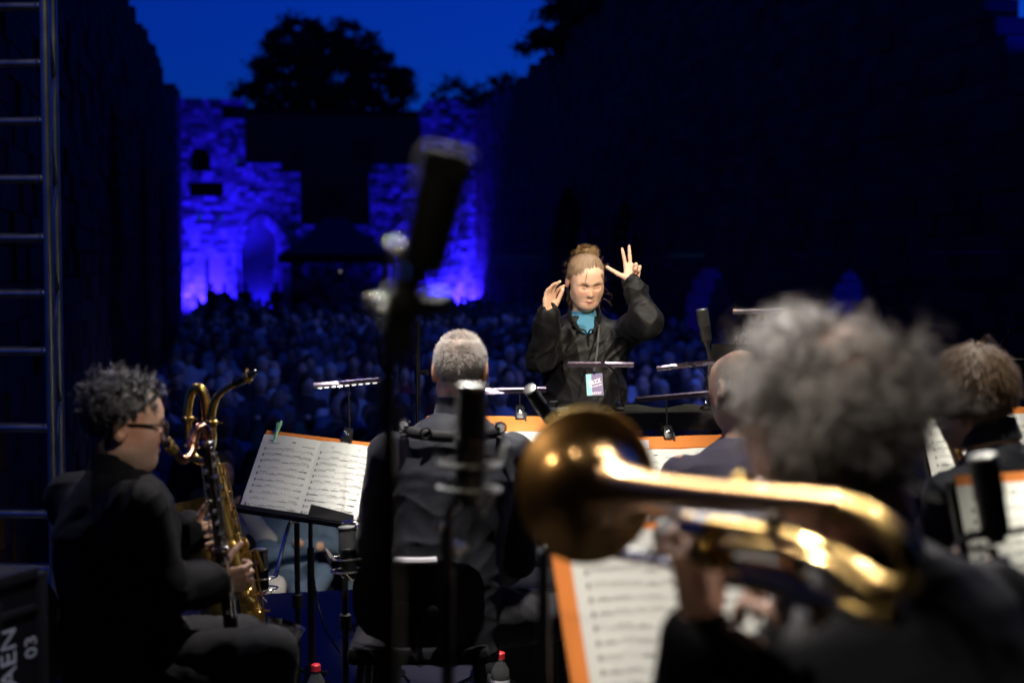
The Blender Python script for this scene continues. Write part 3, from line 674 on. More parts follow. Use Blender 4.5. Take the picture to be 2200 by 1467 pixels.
# ------------------------------------------------------------------ music stands with clip lamps, folders and parts
def on_desk(o, X, Yd, n): return lambda u, v, h=0.0: o + X * u + Yd * v + n * h      # u right, v up the desk, h off it
def notation(mb, D, u0, u1, v0, v1, rows, rg, title=True):
    """printed music: staves, note heads, stems, beams, rest bars"""
    h = 0.0012
    def q(a, b, c, d): mb.quad(D(a, c, h), D(b, c, h), D(b, d, h), D(a, d, h))
    w = u1 - u0; H = v1 - v0
    if title:
        q(u0 + 0.06 * w, u0 + 0.62 * w, v1 - 0.012, v1 - 0.0085); q(u0 + 0.03 * w, u0 + 0.3 * w, v1 - 0.020, v1 - 0.0185); q(u0 + 0.75 * w, u1, v1 - 0.021, v1 - 0.0195)
        v1 = v1 - 0.03
    else:
        q(u0 + 0.2 * w, u0 + 0.8 * w, v1 - 0.007, v1 - 0.006); q(u0 + 0.2 * w, u0 + 0.8 * w, v1 - 0.013, v1 - 0.012); v1 -= 0.02
    for r in range(rows):
        vc = v1 - (r + 0.5) * (v1 - v0) / rows; ss = 0.0015
        for k in range(5): q(u0, u1, vc + (k - 2) * ss - 0.00016, vc + (k - 2) * ss + 0.00016)
        q(u0 + 0.002, u0 + 0.005, vc - 0.0055, vc + 0.0055)                      # clef
        a = u0 + 0.010
        for bar in range(5):
            bw = (u1 - u0 - 0.010) / 5
            if rg.random() < 0.2:
                q(a + 0.15 * bw, a + 0.9 * bw, vc - 0.0009, vc + 0.0009); q(a + 0.5 * bw, a + 0.5 * bw + 0.002, vc + 0.0055, vc + 0.008)
            else:
                m = rg.integers(3, 8); base = rg.uniform(-0.003, 0.003)
                for k in range(m):
                    x = a + (k + 0.5) * bw / m; y = vc + base + rg.uniform(-0.0025, 0.0025)
                    q(x - 0.0011, x + 0.0011, y - 0.0008, y + 0.0008); q(x + 0.0008, x + 0.00125, y, y + 0.005)
                if rg.random() < 0.6: q(a + bw * 0.5 / m, a + bw * (m - 0.4) / m, vc + base + 0.005, vc + base + 0.006)
            a += bw; q(a - 0.0003, a + 0.0002, vc - 0.003, vc + 0.003)
def clip_lamp(parent, D, u, v, bar_c, bar_dir, length, lit, X, Yd, n, energy, bend=0.0, show=False):
    """lamp: clip with knob on the desk edge, gooseneck, LED bar; the bar hangs over the sheet"""
    root = parent
    c = D(u, v + 0.012, 0.012); b = MB(); b.box(c, (0.034, 0.052, 0.022), X, Yd, n, 0.006); b.box(D(u + 0.021, v - 0.004, 0.012), (0.006, 0.03, 0.006), X, Yd, n)
    clip = b.build('lamp_clip', M['blackm'], root)
    k = MB(); k.lathe(D(u, v + 0.014, 0.022), n, [(0, 0.010), (0.004, 0.010), (0.005, 0.0065), (0.013, 0.0065), (0.014, 0.005)], 14); k.build('lamp_knob', M['chrome'], clip)
    bd = Vector(bar_dir).normalized(); bar_c = Vector(bar_c)
    top = D(u, v + 0.036, 0.008)
    side = bar_c - top; mid = top + Vector((side.x * 0.15, side.y * 0.15, side.z * 0.75)) + n * bend
    ap = bar_c + ZV * 0.004 + (top - bar_c) * 0.12 + ZV * (0.022 if bend >= 0 else 0.0)
    g = MB(); g.tube(smooth_path([top, mid, ap, bar_c + ZV * 0.004], 7), 0.0032, 8); g.build('gooseneck', M['blackm'], root)
    x = bd; y = ZV.cross(bd).normalized(); z = bd.cross(y)
    t = MB(); t.tube([bar_c - bd * length / 2, bar_c + bd * length / 2], 0.0105, 14, up=z, flat=0.8); bar = t.build('lamp_bar', M['lampbody'], root)
    if not show:
        for sg in (-1, 1): t = MB(); t.box(bar_c + y * (sg * 0.0085) - z * 0.0085, (length * 0.985, 0.0016, 0.0085), x, y, z); t.build('lamp_lip', M['lampbody'], bar, smooth=False)
    e = MB()
    for k in range(9):
        f = (k - 4) / 9 * length * 0.94; e.box(bar_c + bd * f - z * (0.0104 if show else 0.0088), (length / 9 * 0.42, 0.009, 0.0016), x, y, z)
    e.build('led_strip', M['led'], bar)
    if lit:
        l = bpy.data.lights.new('stand_lamp', 'AREA'); l.shape = 'RECTANGLE'; l.size = length * 0.9; l.size_y = 0.012; l.energy = energy; l.color = (1.0, 0.95, 0.84); l.spread = R(150)
        o = bpy.data.objects.new('stand_lamp', l); COL.objects.link(o); o.location = bar_c - ZV * 0.014
        tgt = D(0, 0, 0); dr = (tgt - o.location).normalized(); o.rotation_euler = Matrix((x, dr.cross(x).normalized(), -dr)).transposed().to_euler() if False else dr.to_track_quat('-Z', 'Y').to_euler()
        # turn about its own axis so that the long side follows the bar
        zax = -dr; xax = (bd - zax * bd.dot(zax)).normalized(); yax = zax.cross(xax)
        o.rotation_euler = Matrix((xax, yax, zax)).transposed().to_euler()
def music_stand(cpx, cpy, d, yaw, tilt, roll, label, sheets, lamp=None, w=0.50, h=0.33, seed=0, folder=True, pin=False, base=True, sheet_w=0.235, sheet_h=0.315, lampE=1.6, margin=0.018, flap=False, clip_u=0.1, lit=True, foldstrip=0.0, fw=None, flabel=None):
    c = W(cpx, cpy, d); face = Vector((math.sin(R(yaw)), -math.cos(R(yaw)), 0))       # horizontal direction the desk looks in
    X = ZV.cross(face).normalized(); n = face * math.cos(R(tilt)) + ZV * math.sin(R(tilt)); Yd = n.cross(X)
    Rm = Matrix.Rotation(R(roll), 3, n); X = Rm @ X; Yd = Rm @ Yd
    D = on_desk(c, X, Yd, n); rg = np.random.default_rng(seed + 50)
    foot = c - n * 0.05 - ZV * 0.0; foot = Vector((foot.x, foot.y, 0))
    root = thing('music_stand', foot, label, 'music stand', 'music stands of the band')
    b = MB(); b.box(D(0, 0, -0.006), (w, h, 0.003), X, Yd, n); b.box(D(0, -h / 2 - 0.001, 0.020), (w, 0.003, 0.055), X, Yd, n); b.box(D(0, -h / 2 + 0.006, 0.046), (w, 0.014, 0.002), X, Yd, n)
    b.build('desk', M['black'], root, smooth=False)
    s = MB(); hub = D(0, -0.03, -0.03); s.tube([Vector((hub.x, hub.y, 0.40)), Vector((hub.x, hub.y, hub.z))], 0.008, 10); s.ball(hub, 0.022, 10, 8); s.tube([hub, D(0, -0.03, -0.006)], 0.014, 8)
    s.build('rod', M['blackm'], root)
    s = MB(); s.tube([Vector((hub.x, hub.y, 0.06)), Vector((hub.x, hub.y, 0.62))], 0.0125, 12); s.build('column', M['blackm'], root)
    s = MB(); s.lathe(Vector((hub.x, hub.y, 0.13)), ZV, [(0, 0.02), (0.01, 0.026), (0.06, 0.026), (0.075, 0.018)], 12); s.tube([Vector((hub.x + 0.02, hub.y, 0.17)), Vector((hub.x + 0.055, hub.y, 0.175))], [0.007, 0.012], 8); s.build('clamp', M['rubber'], root)
    for k in range(3):
        a = R(yaw) + k * 2.094 + 0.5; s = MB(); e = Vector((hub.x + 0.26 * math.cos(a), hub.y + 0.26 * math.sin(a), 0.012))
        s.tube([Vector((hub.x, hub.y, 0.155)), e], 0.009, 8); lg = s.build('leg', M['blackm'], root); s = MB(); s.ball(e, (0.016, 0.016, 0.012), 8, 6); s.build('rubber_foot', M['rubber'], lg)
    if folder:
        fw = fw or 2 * sheet_w - 0.004
        f = thing('folder', D(0, 0, 0), 'orange card folder ' + flabel, 'folder', 'orange card folders')
        q = MB(); q.box(D(0, margin * 0.5, 0.0), (fw, h + margin, 0.003), X, Yd, n); q.build('cover', M['orange'], f, smooth=False)
        if foldstrip:
            q = MB(); q.box(D(0, h / 2 + margin - foldstrip / 2, 0.004), (fw - 0.004, foldstrip, 0.004), X, Yd, n); q.build('pocket', M['orange'], f, smooth=False)
            q = MB(); q.box(D(-0.16, h / 2 + margin - foldstrip * 0.62, 0.0075), (0.09, foldstrip * 0.7, 0.001), X, Yd, n); q.build('name_tag', M['sticker'], f, smooth=False)
    yoff = -h / 2 + sheet_h / 2
    if sheets:
        p = thing('sheet_music', D(0, yoff, 0.004), sheets, 'sheet music', 'parts on the music stands')
        for sd in (-1, 1):
            u0, u1 = (-sheet_w - 0.001, 0) if sd < 0 else (0, sheet_w + 0.001)
            def fn(u, v, u0=u0, u1=u1, sd=sd):
                a = u0 + (u1 - u0) * u; k = abs(a) / sheet_w; bul = 0.004 + 0.011 * math.sin(min(1, k) * math.pi) ** 1.0 * (0.5 + 0.5 * v) + (0.018 * max(0, k - 0.45) * (1 - v) ** 3 if (flap and sd > 0) else 0)
                return D(a, yoff + (v - 0.5) * sheet_h, bul)
            def D2(a, v, hh, sd=sd):
                k = abs(a) / sheet_w; vv = (v - yoff) / sheet_h + 0.5
                return D(a, v, 0.004 + 0.011 * math.sin(min(1, k) * math.pi) * (0.5 + 0.5 * vv) + (0.018 * max(0, k - 0.45) * (1 - vv) ** 3 if (flap and sd > 0) else 0) + hh)
            q = MB(); q.grid(fn, 10, 8); pg = q.build('page', M['paper'], p)
            ik = MB(); m0 = 0.022
            notation(ik, D2, u0 + (m0 if sd < 0 else 0.012), u1 - (0.012 if sd < 0 else m0), yoff - sheet_h / 2 + 0.018, yoff + sheet_h / 2 - 0.012, 10 if sd < 0 else 11, rg, sd < 0)
            ik.build('printed_notes', M['ink'], pg, smooth=False)
        if pin:
            q = MB(); q.box(D2(-sheet_w + 0.020, yoff - sheet_h / 2 + 0.035, 0.001), (0.022, 0.055, 0.0006), X, Yd, n); st_ = q.build('sticker', M['sticker'], p, smooth=False)
            q = MB()
            for k in range(9): q.box(D2(-sheet_w + 0.024, yoff - sheet_h / 2 + 0.015 + k * 0.0024, 0.0018), (0.009, 0.0012 if k % 3 else 0.0006, 0.0003), X, Yd, n)
            q.build('barcode', M['ink'], st_, smooth=False)
    if pin:
        pn = thing('clothes_peg', D(-0.185, h / 2, 0.01), 'green plastic clothes peg clipped to the sheet music on the left stand', 'clothes peg')
        for sg in (-1, 1):
            q = MB(); a0 = D(-0.185 + sg * 0.003, h / 2 - 0.035, 0.006 + 0.004 * sg); a1 = D(-0.185 + sg * 0.004, h / 2 + 0.005, 0.008 + 0.006 * sg); a2 = D(-0.185 + sg * 0.016, h / 2 + 0.045, 0.010 + 0.014 * sg)
            q.tube(smooth_path([a0, a1, a2], 5), [0.005, 0.0055, 0.0075, 0.006], 8, flat=0.7); q.build('jaw', M['green'], pn)
        q = MB(); q.tube([D(-0.197, h / 2 + 0.008, 0.01), D(-0.173, h / 2 + 0.008, 0.01)], 0.005, 8); q.build('spring', M['chrome'], pn)
    if flap:
        q = MB(); q.grid(lambda u, v: D(0.07 + u * 0.18, -h / 2 + 0.004 + v * (0.045 - 0.02 * u), 0.05 + 0.012 * u * v), 4, 3); o = q.build('cloth_flap', M['dark'], root)
    if lamp:
        for (bp, bd, ln, cu, bend) in lamp: clip_lamp(root, D, cu, h / 2 + (margin if folder else 0), bp, bd, ln, lit, X, Yd, n, lampE, bend, pin)
    return root, D
def bar_at(x0, y0, x1, y1, d0, d1):
    a, b = W(x0, y0, d0), W(x1, y1, d1); return (a + b) / 2, (b - a), (b - a).length
def LB(x0, y0, x1, y1, d0, d1, cu, bend=0.0):
    c, dr, ln = bar_at(x0, y0, x1, y1, d0, d1); return (c, dr, ln, cu, bend)
music_stand(664, 1030, 4.95, -22, 30, -3.6, 'black music stand holding open music beside the bass clarinet player', 'open two page score with a green peg on the left stand', [LB(675, 828, 816, 815, 4.72, 4.66, 0.10)], seed=1, pin=True, flap=True, lampE=1.5, h=0.30, sheet_h=0.295, margin=0.012, flabel='behind the music with the green peg')
music_stand(1052, 1010, 5.05, -2, 24, 0, 'black music stand in front of the short haired sax player', 'bright score on the stand before the short haired man', [LB(1030, 839, 1173, 835, 4.85, 4.85, 0.105, -0.02)], seed=2, lampE=2.3, margin=0.05, foldstrip=0.055, h=0.30, sheet_h=0.29, flabel='with a white tag before the short haired man')
music_stand(1470, 1045, 5.15, 8, 24, 1.0, 'black music stand in front of the man in the plum grey shirt', 'score half hidden behind the trombone bell and plum grey shoulder', [LB(1365, 857, 1535, 842, 4.95, 4.9, -0.04, -0.02)], seed=3, lampE=1.3, margin=0.04, foldstrip=0.045, h=0.30, sheet_h=0.29, flabel='peeking out beside the plum grey shoulder')
music_stand(2140, 990, 4.55, 12, 24, 1.0, 'black music stand in front of the brown haired sax player', 'score on the stand before the brown haired man', [LB(2050, 796, 2166, 792, 4.4, 4.4, 0.06, -0.02)], seed=4, lampE=1.5, margin=0.012, flabel='before the brown haired man')
music_stand(2275, 1180, 2.95, 8, 22, 2.0, 'black music stand cut by the right edge of the picture', 'blurred score behind the black microphone at the right edge', [LB(2235, 985, 2375, 978, 2.85, 2.82, 0.12)], lampE=0.55, seed=5, margin=0.014, w=0.44, sheet_w=0.20, sheet_h=0.30, h=0.31, flabel='at the right edge behind a black microphone')  # its clip lamp is added out of frame to brighten the score
music_stand(1475, 1315, 2.62, 22, 32, -4.0, 'black music stand holding the trombone player\'s music', 'large blurred score below the trombone bell', None, seed=6, margin=0.012, w=0.50, sheet_w=0.215, sheet_h=0.325, fw=0.50, flabel='with a wide bare left edge below the trombone bell')
# conductor's stand, nearly flat, seen from behind
rc, Dc = music_stand(1425, 902, 5.62, 184, 72, 0, 'wide flat music stand of the conductor', None, [LB(1220, 781, 1362, 782, 5.55, 5.55, 0.20, 0.0), LB(1411, 791, 1534, 775, 5.55, 5.5, -0.14, 0.0)], w=0.56, h=0.34, folder=False, lampE=1.0, lit=True)
cs = thing('sheet_music', Dc(0, 0, 0.004), 'loose pages curling on the flat stand of the conductor', 'sheet music', 'parts on the music stands')
for k in range(5):
    q = MB(); sh = (k - 2) * 0.006; q.grid(lambda u, v, k=k, sh=sh: Dc(-0.20 + u * 0.44 + sh, -0.15 + v * 0.3 + sh, 0.004 + 0.0025 * k + 0.016 * math.sin(u * math.pi * 2.0) ** 2 * (0.4 + 0.15 * k)), 14, 4); q.build('page', M['paper'], cs)
music_stand(1615, 800, 5.9, 176, 20, 0, 'music stand turned away behind the trombone player\'s curls', None, [LB(1574, 668, 1682, 666, 5.8, 5.8, 0.05, 0.0)], w=0.34, h=0.26, folder=False, lampE=0.0, lit=False)
music_stand(2245, 815, 5.0, 168, 62, 0, 'tilted music stand behind the brown haired man at the right edge', 'loose page on the tilted stand at the right edge', None, w=0.50, h=0.34, folder=False)

# ------------------------------------------------------------------ microphones
def mic_body(root, base, dr, L, r, kind):
    dr = Vector(dr).normalized()
    if kind == 'large':       # side address condenser: body, waist ring, flat topped grille
        b = MB(); b.lathe(base, dr, [(0, r * 0.55), (0.012, r * 0.62), (0.02, r * 0.92), (L * 0.52, r * 0.95), (L * 0.54, r)], 20); b.build('body', M['black'], root)
        g = MB(); g.lathe(base + dr * L * 0.54, dr, [(0, r), (L * 0.40, r * 0.98), (L * 0.45, r * 0.88), (L * 0.46, r * 0.6)], 20); gr = g.build('grille', M['grille'], root)
        k = MB(); k.lathe(base + dr * L * 0.535, dr, [(0, r * 1.0), (0.001, r * 1.04), (0.007, r * 1.04), (0.008, r * 1.0)], 20); k.build('ring', M['blackm'], root)
        k = MB(); k.lathe(base + dr * L * 0.992, dr, [(0, r * 0.97), (0.003, r * 1.0), (0.007, r * 0.95), (0.010, r * 0.6)], 20); k.build('cap', M['alu'], gr)
    else:
        b = MB(); b.lathe(base, dr, [(0, r * 0.6), (0.006, r * 0.9), (L * 0.72, r), (L * 0.74, r * 0.9)], 18); b.build('body', M['black'], root)
        g = MB(); g.lathe(base + dr * L * 0.74, dr, [(0, r * 0.95), (0.004, r * 1.06), (L * 0.24, r * 1.06), (L * 0.26, r * 0.9)], 18); g.build('grille', M['grille'], root)
def shock_mount(root, c, dr, r, m=None):
    dr = Vector(dr).normalized(); x, y, _ = basis(dr); m = m or M['blackm']
    for h in (-0.02, 0.02):
        q = MB(); q.tube([c + dr * h + x * (r * math.cos(a)) + y * (r * math.sin(a)) for a in np.linspace(0, 2 * math.pi, 25)[:-1]], 0.0032, 6, closed=True); q.build('cradle_ring', m, root)
    for k in range(4):
        a = k * math.pi / 2 + 0.4; e = MB(); o = c + x * (r * 1.25 * math.cos(a)) + y * (r * 1.25 * math.sin(a))
        h = 0.055 if k % 2 else -0.055
        e.tube([o + dr * h, c + dr * h * 0.35 + x * (r * math.cos(a + 0.5)) + y * (r * math.sin(a + 0.5)), c + dr * h * 0.35 + x * (r * math.cos(a - 0.5)) + y * (r * math.sin(a - 0.5)), o + dr * h], 0.0028, 5)
        e.build('suspension', m, root)
def tripod(root, x, y, h, r=0.011, legr=0.30, seed=0):
    s = MB(); s.tube([(x, y, 0.04), (x, y, h)], r, 12); s.build('pole', M['blackm'], root)
    s = MB(); s.lathe((x, y, h * 0.55), ZV, [(0, r * 1.2), (0.005, r * 1.9), (0.05, r * 1.9), (0.055, r * 1.2)], 12); s.build('clutch', M['rubber'], root)
    for k in range(3):
        a = seed + k * 2.094; s = MB(); e = Vector((x + legr * math.cos(a), y + legr * math.sin(a), 0.012)); s.tube([(x, y, 0.16), e], 0.008, 8); s.ball(e, 0.014, 8, 6); s.build('leg', M['blackm'], root)
def clip_knob(root, p, r=0.022):
    q = MB(); q.ball(p, r, 12, 8); q.tube([p, p + Vector((0.045, -0.02, 0.0))], [0.008, 0.014], 8); q.tube([p + Vector((0, 0, -0.05)), p + Vector((0, 0, 0.03))], 0.014, 10); q.build('swivel', M['rubber'], root)
# 1: very near, blurred, leaning up in front of the picture's centre
p0, p1 = W(905, 590, 1.32), W(965, 322, 1.32)
b0 = W(838, 1500, 1.42)
r1 = thing('microphone', (b0.x, b0.y, 0), 'large blurred black microphone leaning up nearest to the camera', 'microphone', 'microphones on stage')
mic_body(r1, p0, p1 - p0, (p1 - p0).length, 0.026, 'pencil')
tripod(r1, b0.x, b0.y, W(858, 700, 1.42).z, 0.0105, 0.3, 0.2)
q = MB(); q.tube(smooth_path([Vector((b0.x, b0.y, W(858, 700, 1.42).z)), W(872, 640, 1.38), p0 + (p1 - p0) * 0.12], 5), 0.012, 10); q.build('arm', M['rubber'], r1)
clip_knob(r1, W(868, 655, 1.37), 0.024)
for px, py, rr in ((850, 540, 0.011), (800, 655, 0.008), (826, 662, 0.010)):  # chrome balls enlarged to catch bright highlights
    q = MB(); pp = W(px, py, 1.36); q.ball(pp, rr, 10, 8); q.tube([pp, W(868, 640, 1.37)], 0.005, 6); q.build('wing_screw', M['chrome'], r1)
# 2: shock mounted condenser in front of the short haired man
p0, p1 = W(1008, 1010, 2.35), W(1012, 848, 2.35); b0 = W(962, 1467, 2.4)
r2 = thing('microphone', (b0.x, b0.y, 0), 'blurred condenser microphone in a shock mount before the short haired man\'s back', 'microphone', 'microphones on stage')
mic_body(r2, p0 - ZV * 0.06, p1 - p0, 0.195, 0.027, 'large'); shock_mount(r2, p0 - ZV * 0.01, p1 - p0, 0.052, M['alu'])
tripod(r2, b0.x, b0.y, W(960, 1120, 2.4).z, 0.011, 0.3, 0.9)
q = MB(); q.tube(smooth_path([W(960, 1130, 2.4), W(968, 1095, 2.38), W(985, 1060, 2.37), p0 - ZV * 0.02 + Vector((-0.045, 0, 0))], 5), 0.008, 8); q.build('arm', M['blackm'], r2)
for px, py in ((940, 1132), (982, 1186), (998, 1178)):
    q = MB(); pp = W(px, py, 2.37); q.lathe(pp, (0.3, -1, 0.2), [(0, 0.006), (0.014, 0.006), (0.016, 0.003)], 10); q.tube([pp, W(965, 1160, 2.4)], 0.004, 6); q.build('wing_screw', M['chrome'], r2)
q = MB(); q.tube(smooth_path([W(1010, 1060, 2.35), W(1022, 1120, 2.36), W(1000, 1200, 2.38), W(968, 1260, 2.42), W(966, 1467, 2.42)], 6), 0.0035, 6); q.build('cable', M['rubber'], r2)
# 3: condenser far right of the conductor
p0, p1 = W(1519, 742, 5.75), W(1508, 667, 5.75); b0 = W(1524, 900, 5.8)
r3 = thing('microphone', (b0.x, b0.y, 0), 'upright black condenser microphone on a stand right of the conductor', 'microphone', 'microphones on stage')
mic_body(r3, p0, p1 - p0, (p1 - p0).length, 0.026, 'large'); tripod(r3, b0.x, b0.y, p0.z - 0.06, 0.009, 0.3, 0.5)
q = MB(); q.tube([Vector((b0.x, b0.y, p0.z - 0.06)), p0 + (p1 - p0) * 0.05], 0.009, 8); q.build('clip', M['rubber'], r3)
# 4: angled mic over the bright stand
p0, p1 = W(1186, 908, 4.55), W(1140, 838, 4.45); b0 = W(1205, 1000, 4.6)
r4 = thing('microphone', (b0.x, b0.y, 0), 'slanted dark microphone above the bright score left of the trombone bell', 'microphone', 'microphones on stage')
mic_body(r4, p0, p1 - p0, (p1 - p0).length * 1.02, 0.022, 'large'); tripod(r4, b0.x, b0.y, W(1195, 890, 4.6).z, 0.010, 0.3, 0.7); clip_knob(r4, W(1190, 882, 4.58), 0.018)
# 5: foreground right
p0, p1 = W(2142, 1165, 2.3), W(2112, 985, 2.3); b0 = W(2150, 1467, 2.35)
r5 = thing('microphone', (b0.x, b0.y, 0), 'blurred black microphone standing before the score at the right edge', 'microphone', 'microphones on stage')
mic_body(r5, p0, p1 - p0, (p1 - p0).length, 0.025, 'large'); tripod(r5, b0.x, b0.y, p0.z - 0.03, 0.011, 0.3, 0.3)
q = MB(); q.tube(smooth_path([W(2050, 1185, 2.3), W(2085, 1150, 2.3), W(2135, 1150, 2.3)], 5), 0.008, 8); q.tube([W(2135, 1148, 2.31), W(2215, 1135, 2.3)], 0.006, 8); q.build('arm', M['blackm'], r5)
for px, py in ((2130, 1195), (2058, 1178)):
    q = MB(); pp = W(px, py, 2.28); q.lathe(pp, (0.1, -1, 0.3), [(0, 0.008), (0.014, 0.008), (0.016, 0.004)], 10); q.tube([pp, W(2140, 1180, 2.3)], 0.005, 6); q.build('wing_screw', M['chrome'], r5)
# 6, 7: low condensers in spiky shock mounts between the players
for (x0, y0, x1, y1, d, bx, lab) in ((563, 1275, 558, 1182, 5.0, 640, 'low microphone in a wire shock mount right of the baritone saxophone'), (750, 1236, 745, 1135, 4.5, 742, 'low microphone in a star shaped shock mount left of the black chair')):
    p0, p1 = W(x0, y0, d), W(x1, y1, d); b0 = W(bx, 1380, d + 0.1)
    r = thing('microphone', (b0.x, b0.y, 0), lab, 'microphone', 'microphones on stage')
    mic_body(r, p0, p1 - p0, (p1 - p0).length, 0.028, 'large'); shock_mount(r, p0 + (p1 - p0) * 0.25, p1 - p0, 0.056, M['silver'])
    tripod(r, b0.x, b0.y, W(bx, 1120, d + 0.1).z, 0.010, 0.28, 0.1); q = MB()
    q.tube(smooth_path([Vector((b0.x, b0.y, W(bx, 1120, d + 0.1).z)), W((bx + x0) / 2 + 20, 1125, d + 0.05), p0 + (p1 - p0) * 0.5 + Vector((0.055, 0, 0))], 5), 0.007, 8); q.build('arm', M['chrome'], r)
# 8: thin stand behind the short haired man, 9: boom at the right edge
b0 = W(897, 1000, 6.2); r8 = thing('microphone_stand', (b0.x, b0.y, 0), 'thin black microphone stand rising behind the short haired man', 'stand')
tripod(r8, b0.x, b0.y, W(897, 690, 6.2).z, 0.007, 0.3, 1.0); clip_knob(r8, W(897, 800, 6.2), 0.016); q = MB(); q.tube([W(903, 870, 6.18), W(899, 690, 6.18)], 0.0035, 6); q.build('cable', M['rubber'], r8)
b0 = W(2160, 900, 5.4); r9 = thing('microphone', (b0.x, b0.y, 0), 'thin boom microphone in the dark at the far right edge', 'microphone', 'microphones on stage')
tripod(r9, b0.x, b0.y, W(2160, 820, 5.4).z, 0.008, 0.3, 0.2); q = MB(); q.tube([W(2160, 825, 5.4), W(2240, 690, 5.4)], 0.008, 8); q.build('boom', M['blackm'], r9)
mic_body(r9, W(2215, 698, 5.4), W(2178, 708, 5.4) - W(2215, 698, 5.4), 0.09, 0.011, 'pencil'); q = MB(); q.tube(smooth_path([W(2180, 708, 5.4), W(2148, 740, 5.4), W(2142, 790, 5.4), W(2165, 830, 5.4)], 6), 0.003, 6); q.build('cable', M['rubber'], r9)
# 10: mic behind the trombone bell (dark bulb with a pale window)
p0, p1 = W(1500, 1225, 2.05), W(1445, 1150, 2.15); b0 = W(1168, 1467, 2.35)
r10 = thing('microphone', (b0.x, b0.y, 0), 'blurred dark bulbous microphone right below the trombone bell', 'microphone', 'microphones on stage')
mic_body(r10, p0, p1 - p0, 0.115, 0.03, 'large'); tripod(r10, b0.x, b0.y, W(1168, 1180, 2.35).z, 0.010, 0.3, 0.4); q = MB(); q.tube(smooth_path([Vector((b0.x, b0.y, W(1168, 1180, 2.35).z)), W(1380, 1186, 2.25), W(1450, 1200, 2.1)], 5), 0.007, 8); q.build('arm', M['blackm'], r10)

# ------------------------------------------------------------------ bottles, cables, cases
def bottle(px, py, d, label):
    c = W(px, py, d); z0 = c.z - 0.235
    root = thing('water_bottle', (c.x, c.y, max(0.0, z0)), label, 'bottle', 'water bottles on the stage floor'); o = Vector((c.x, c.y, max(0.0, z0)))
    b = MB(); b.lathe(o, ZV, [(0, 0.026), (0.008, 0.033), (0.06, 0.034), (0.07, 0.0325), (0.08, 0.034), (0.15, 0.034), (0.175, 0.031), (0.205, 0.014), (0.215, 0.013)], 20); b.build('bottle_body', M['pet'], root)
    w = MB(); w.lathe(o + ZV * 0.004, ZV, [(0, 0.025), (0.006, 0.031), (0.13, 0.0318)], 20); w.build('water', M['water'], root)
    l = MB(); l.lathe(o + ZV * 0.085, ZV, [(0, 0.0346), (0.055, 0.0346)], 20, cap=False); l.build('paper_label', M['sticker'], root)
    k = MB(); k.lathe(o + ZV * 0.212, ZV, [(0, 0.0165), (0.020, 0.0165), (0.023, 0.013)], 18); k.build('cap', M['red'], root)
bottle(1075, 1432, 5.05, 'clear water bottle with red cap on the floor right of the chair')
bottle(679, 1450, 4.9, 'clear water bottle with red cap near the music stand foot')
def cable(pts, r, label):
    q = MB(); q.tube(smooth_path(pts, 8), r, 6); tag(q.build('cable', M['rubber']), label, 'cable', 'cables on the stage floor')
def floor_pt(px, py, z=0.006):
    r = ray(px, py); k = (z - CAMZ) / r.z; v = Vector((0, 0, CAMZ)) + r * k; return v
cable([floor_pt(x, y) for x, y in ((760, 1462), (800, 1435), (840, 1430), (870, 1445), (820, 1460), (790, 1440), (850, 1436), (880, 1462))], 0.004, 'looped black cable on the floor below the chair')
cable([W(668, 1120, 4.95), W(670, 1190, 4.97), W(680, 1280, 5.0), W(700, 1350, 5.05), floor_pt(730, 1400)], 0.0035, 'thin black cable hanging from the left music stand')
cable([floor_pt(x, y) for x, y in ((1110, 1415), (1150, 1435), (1200, 1450), (1260, 1445))], 0.005, 'grey cable on the floor left of the orange folder')
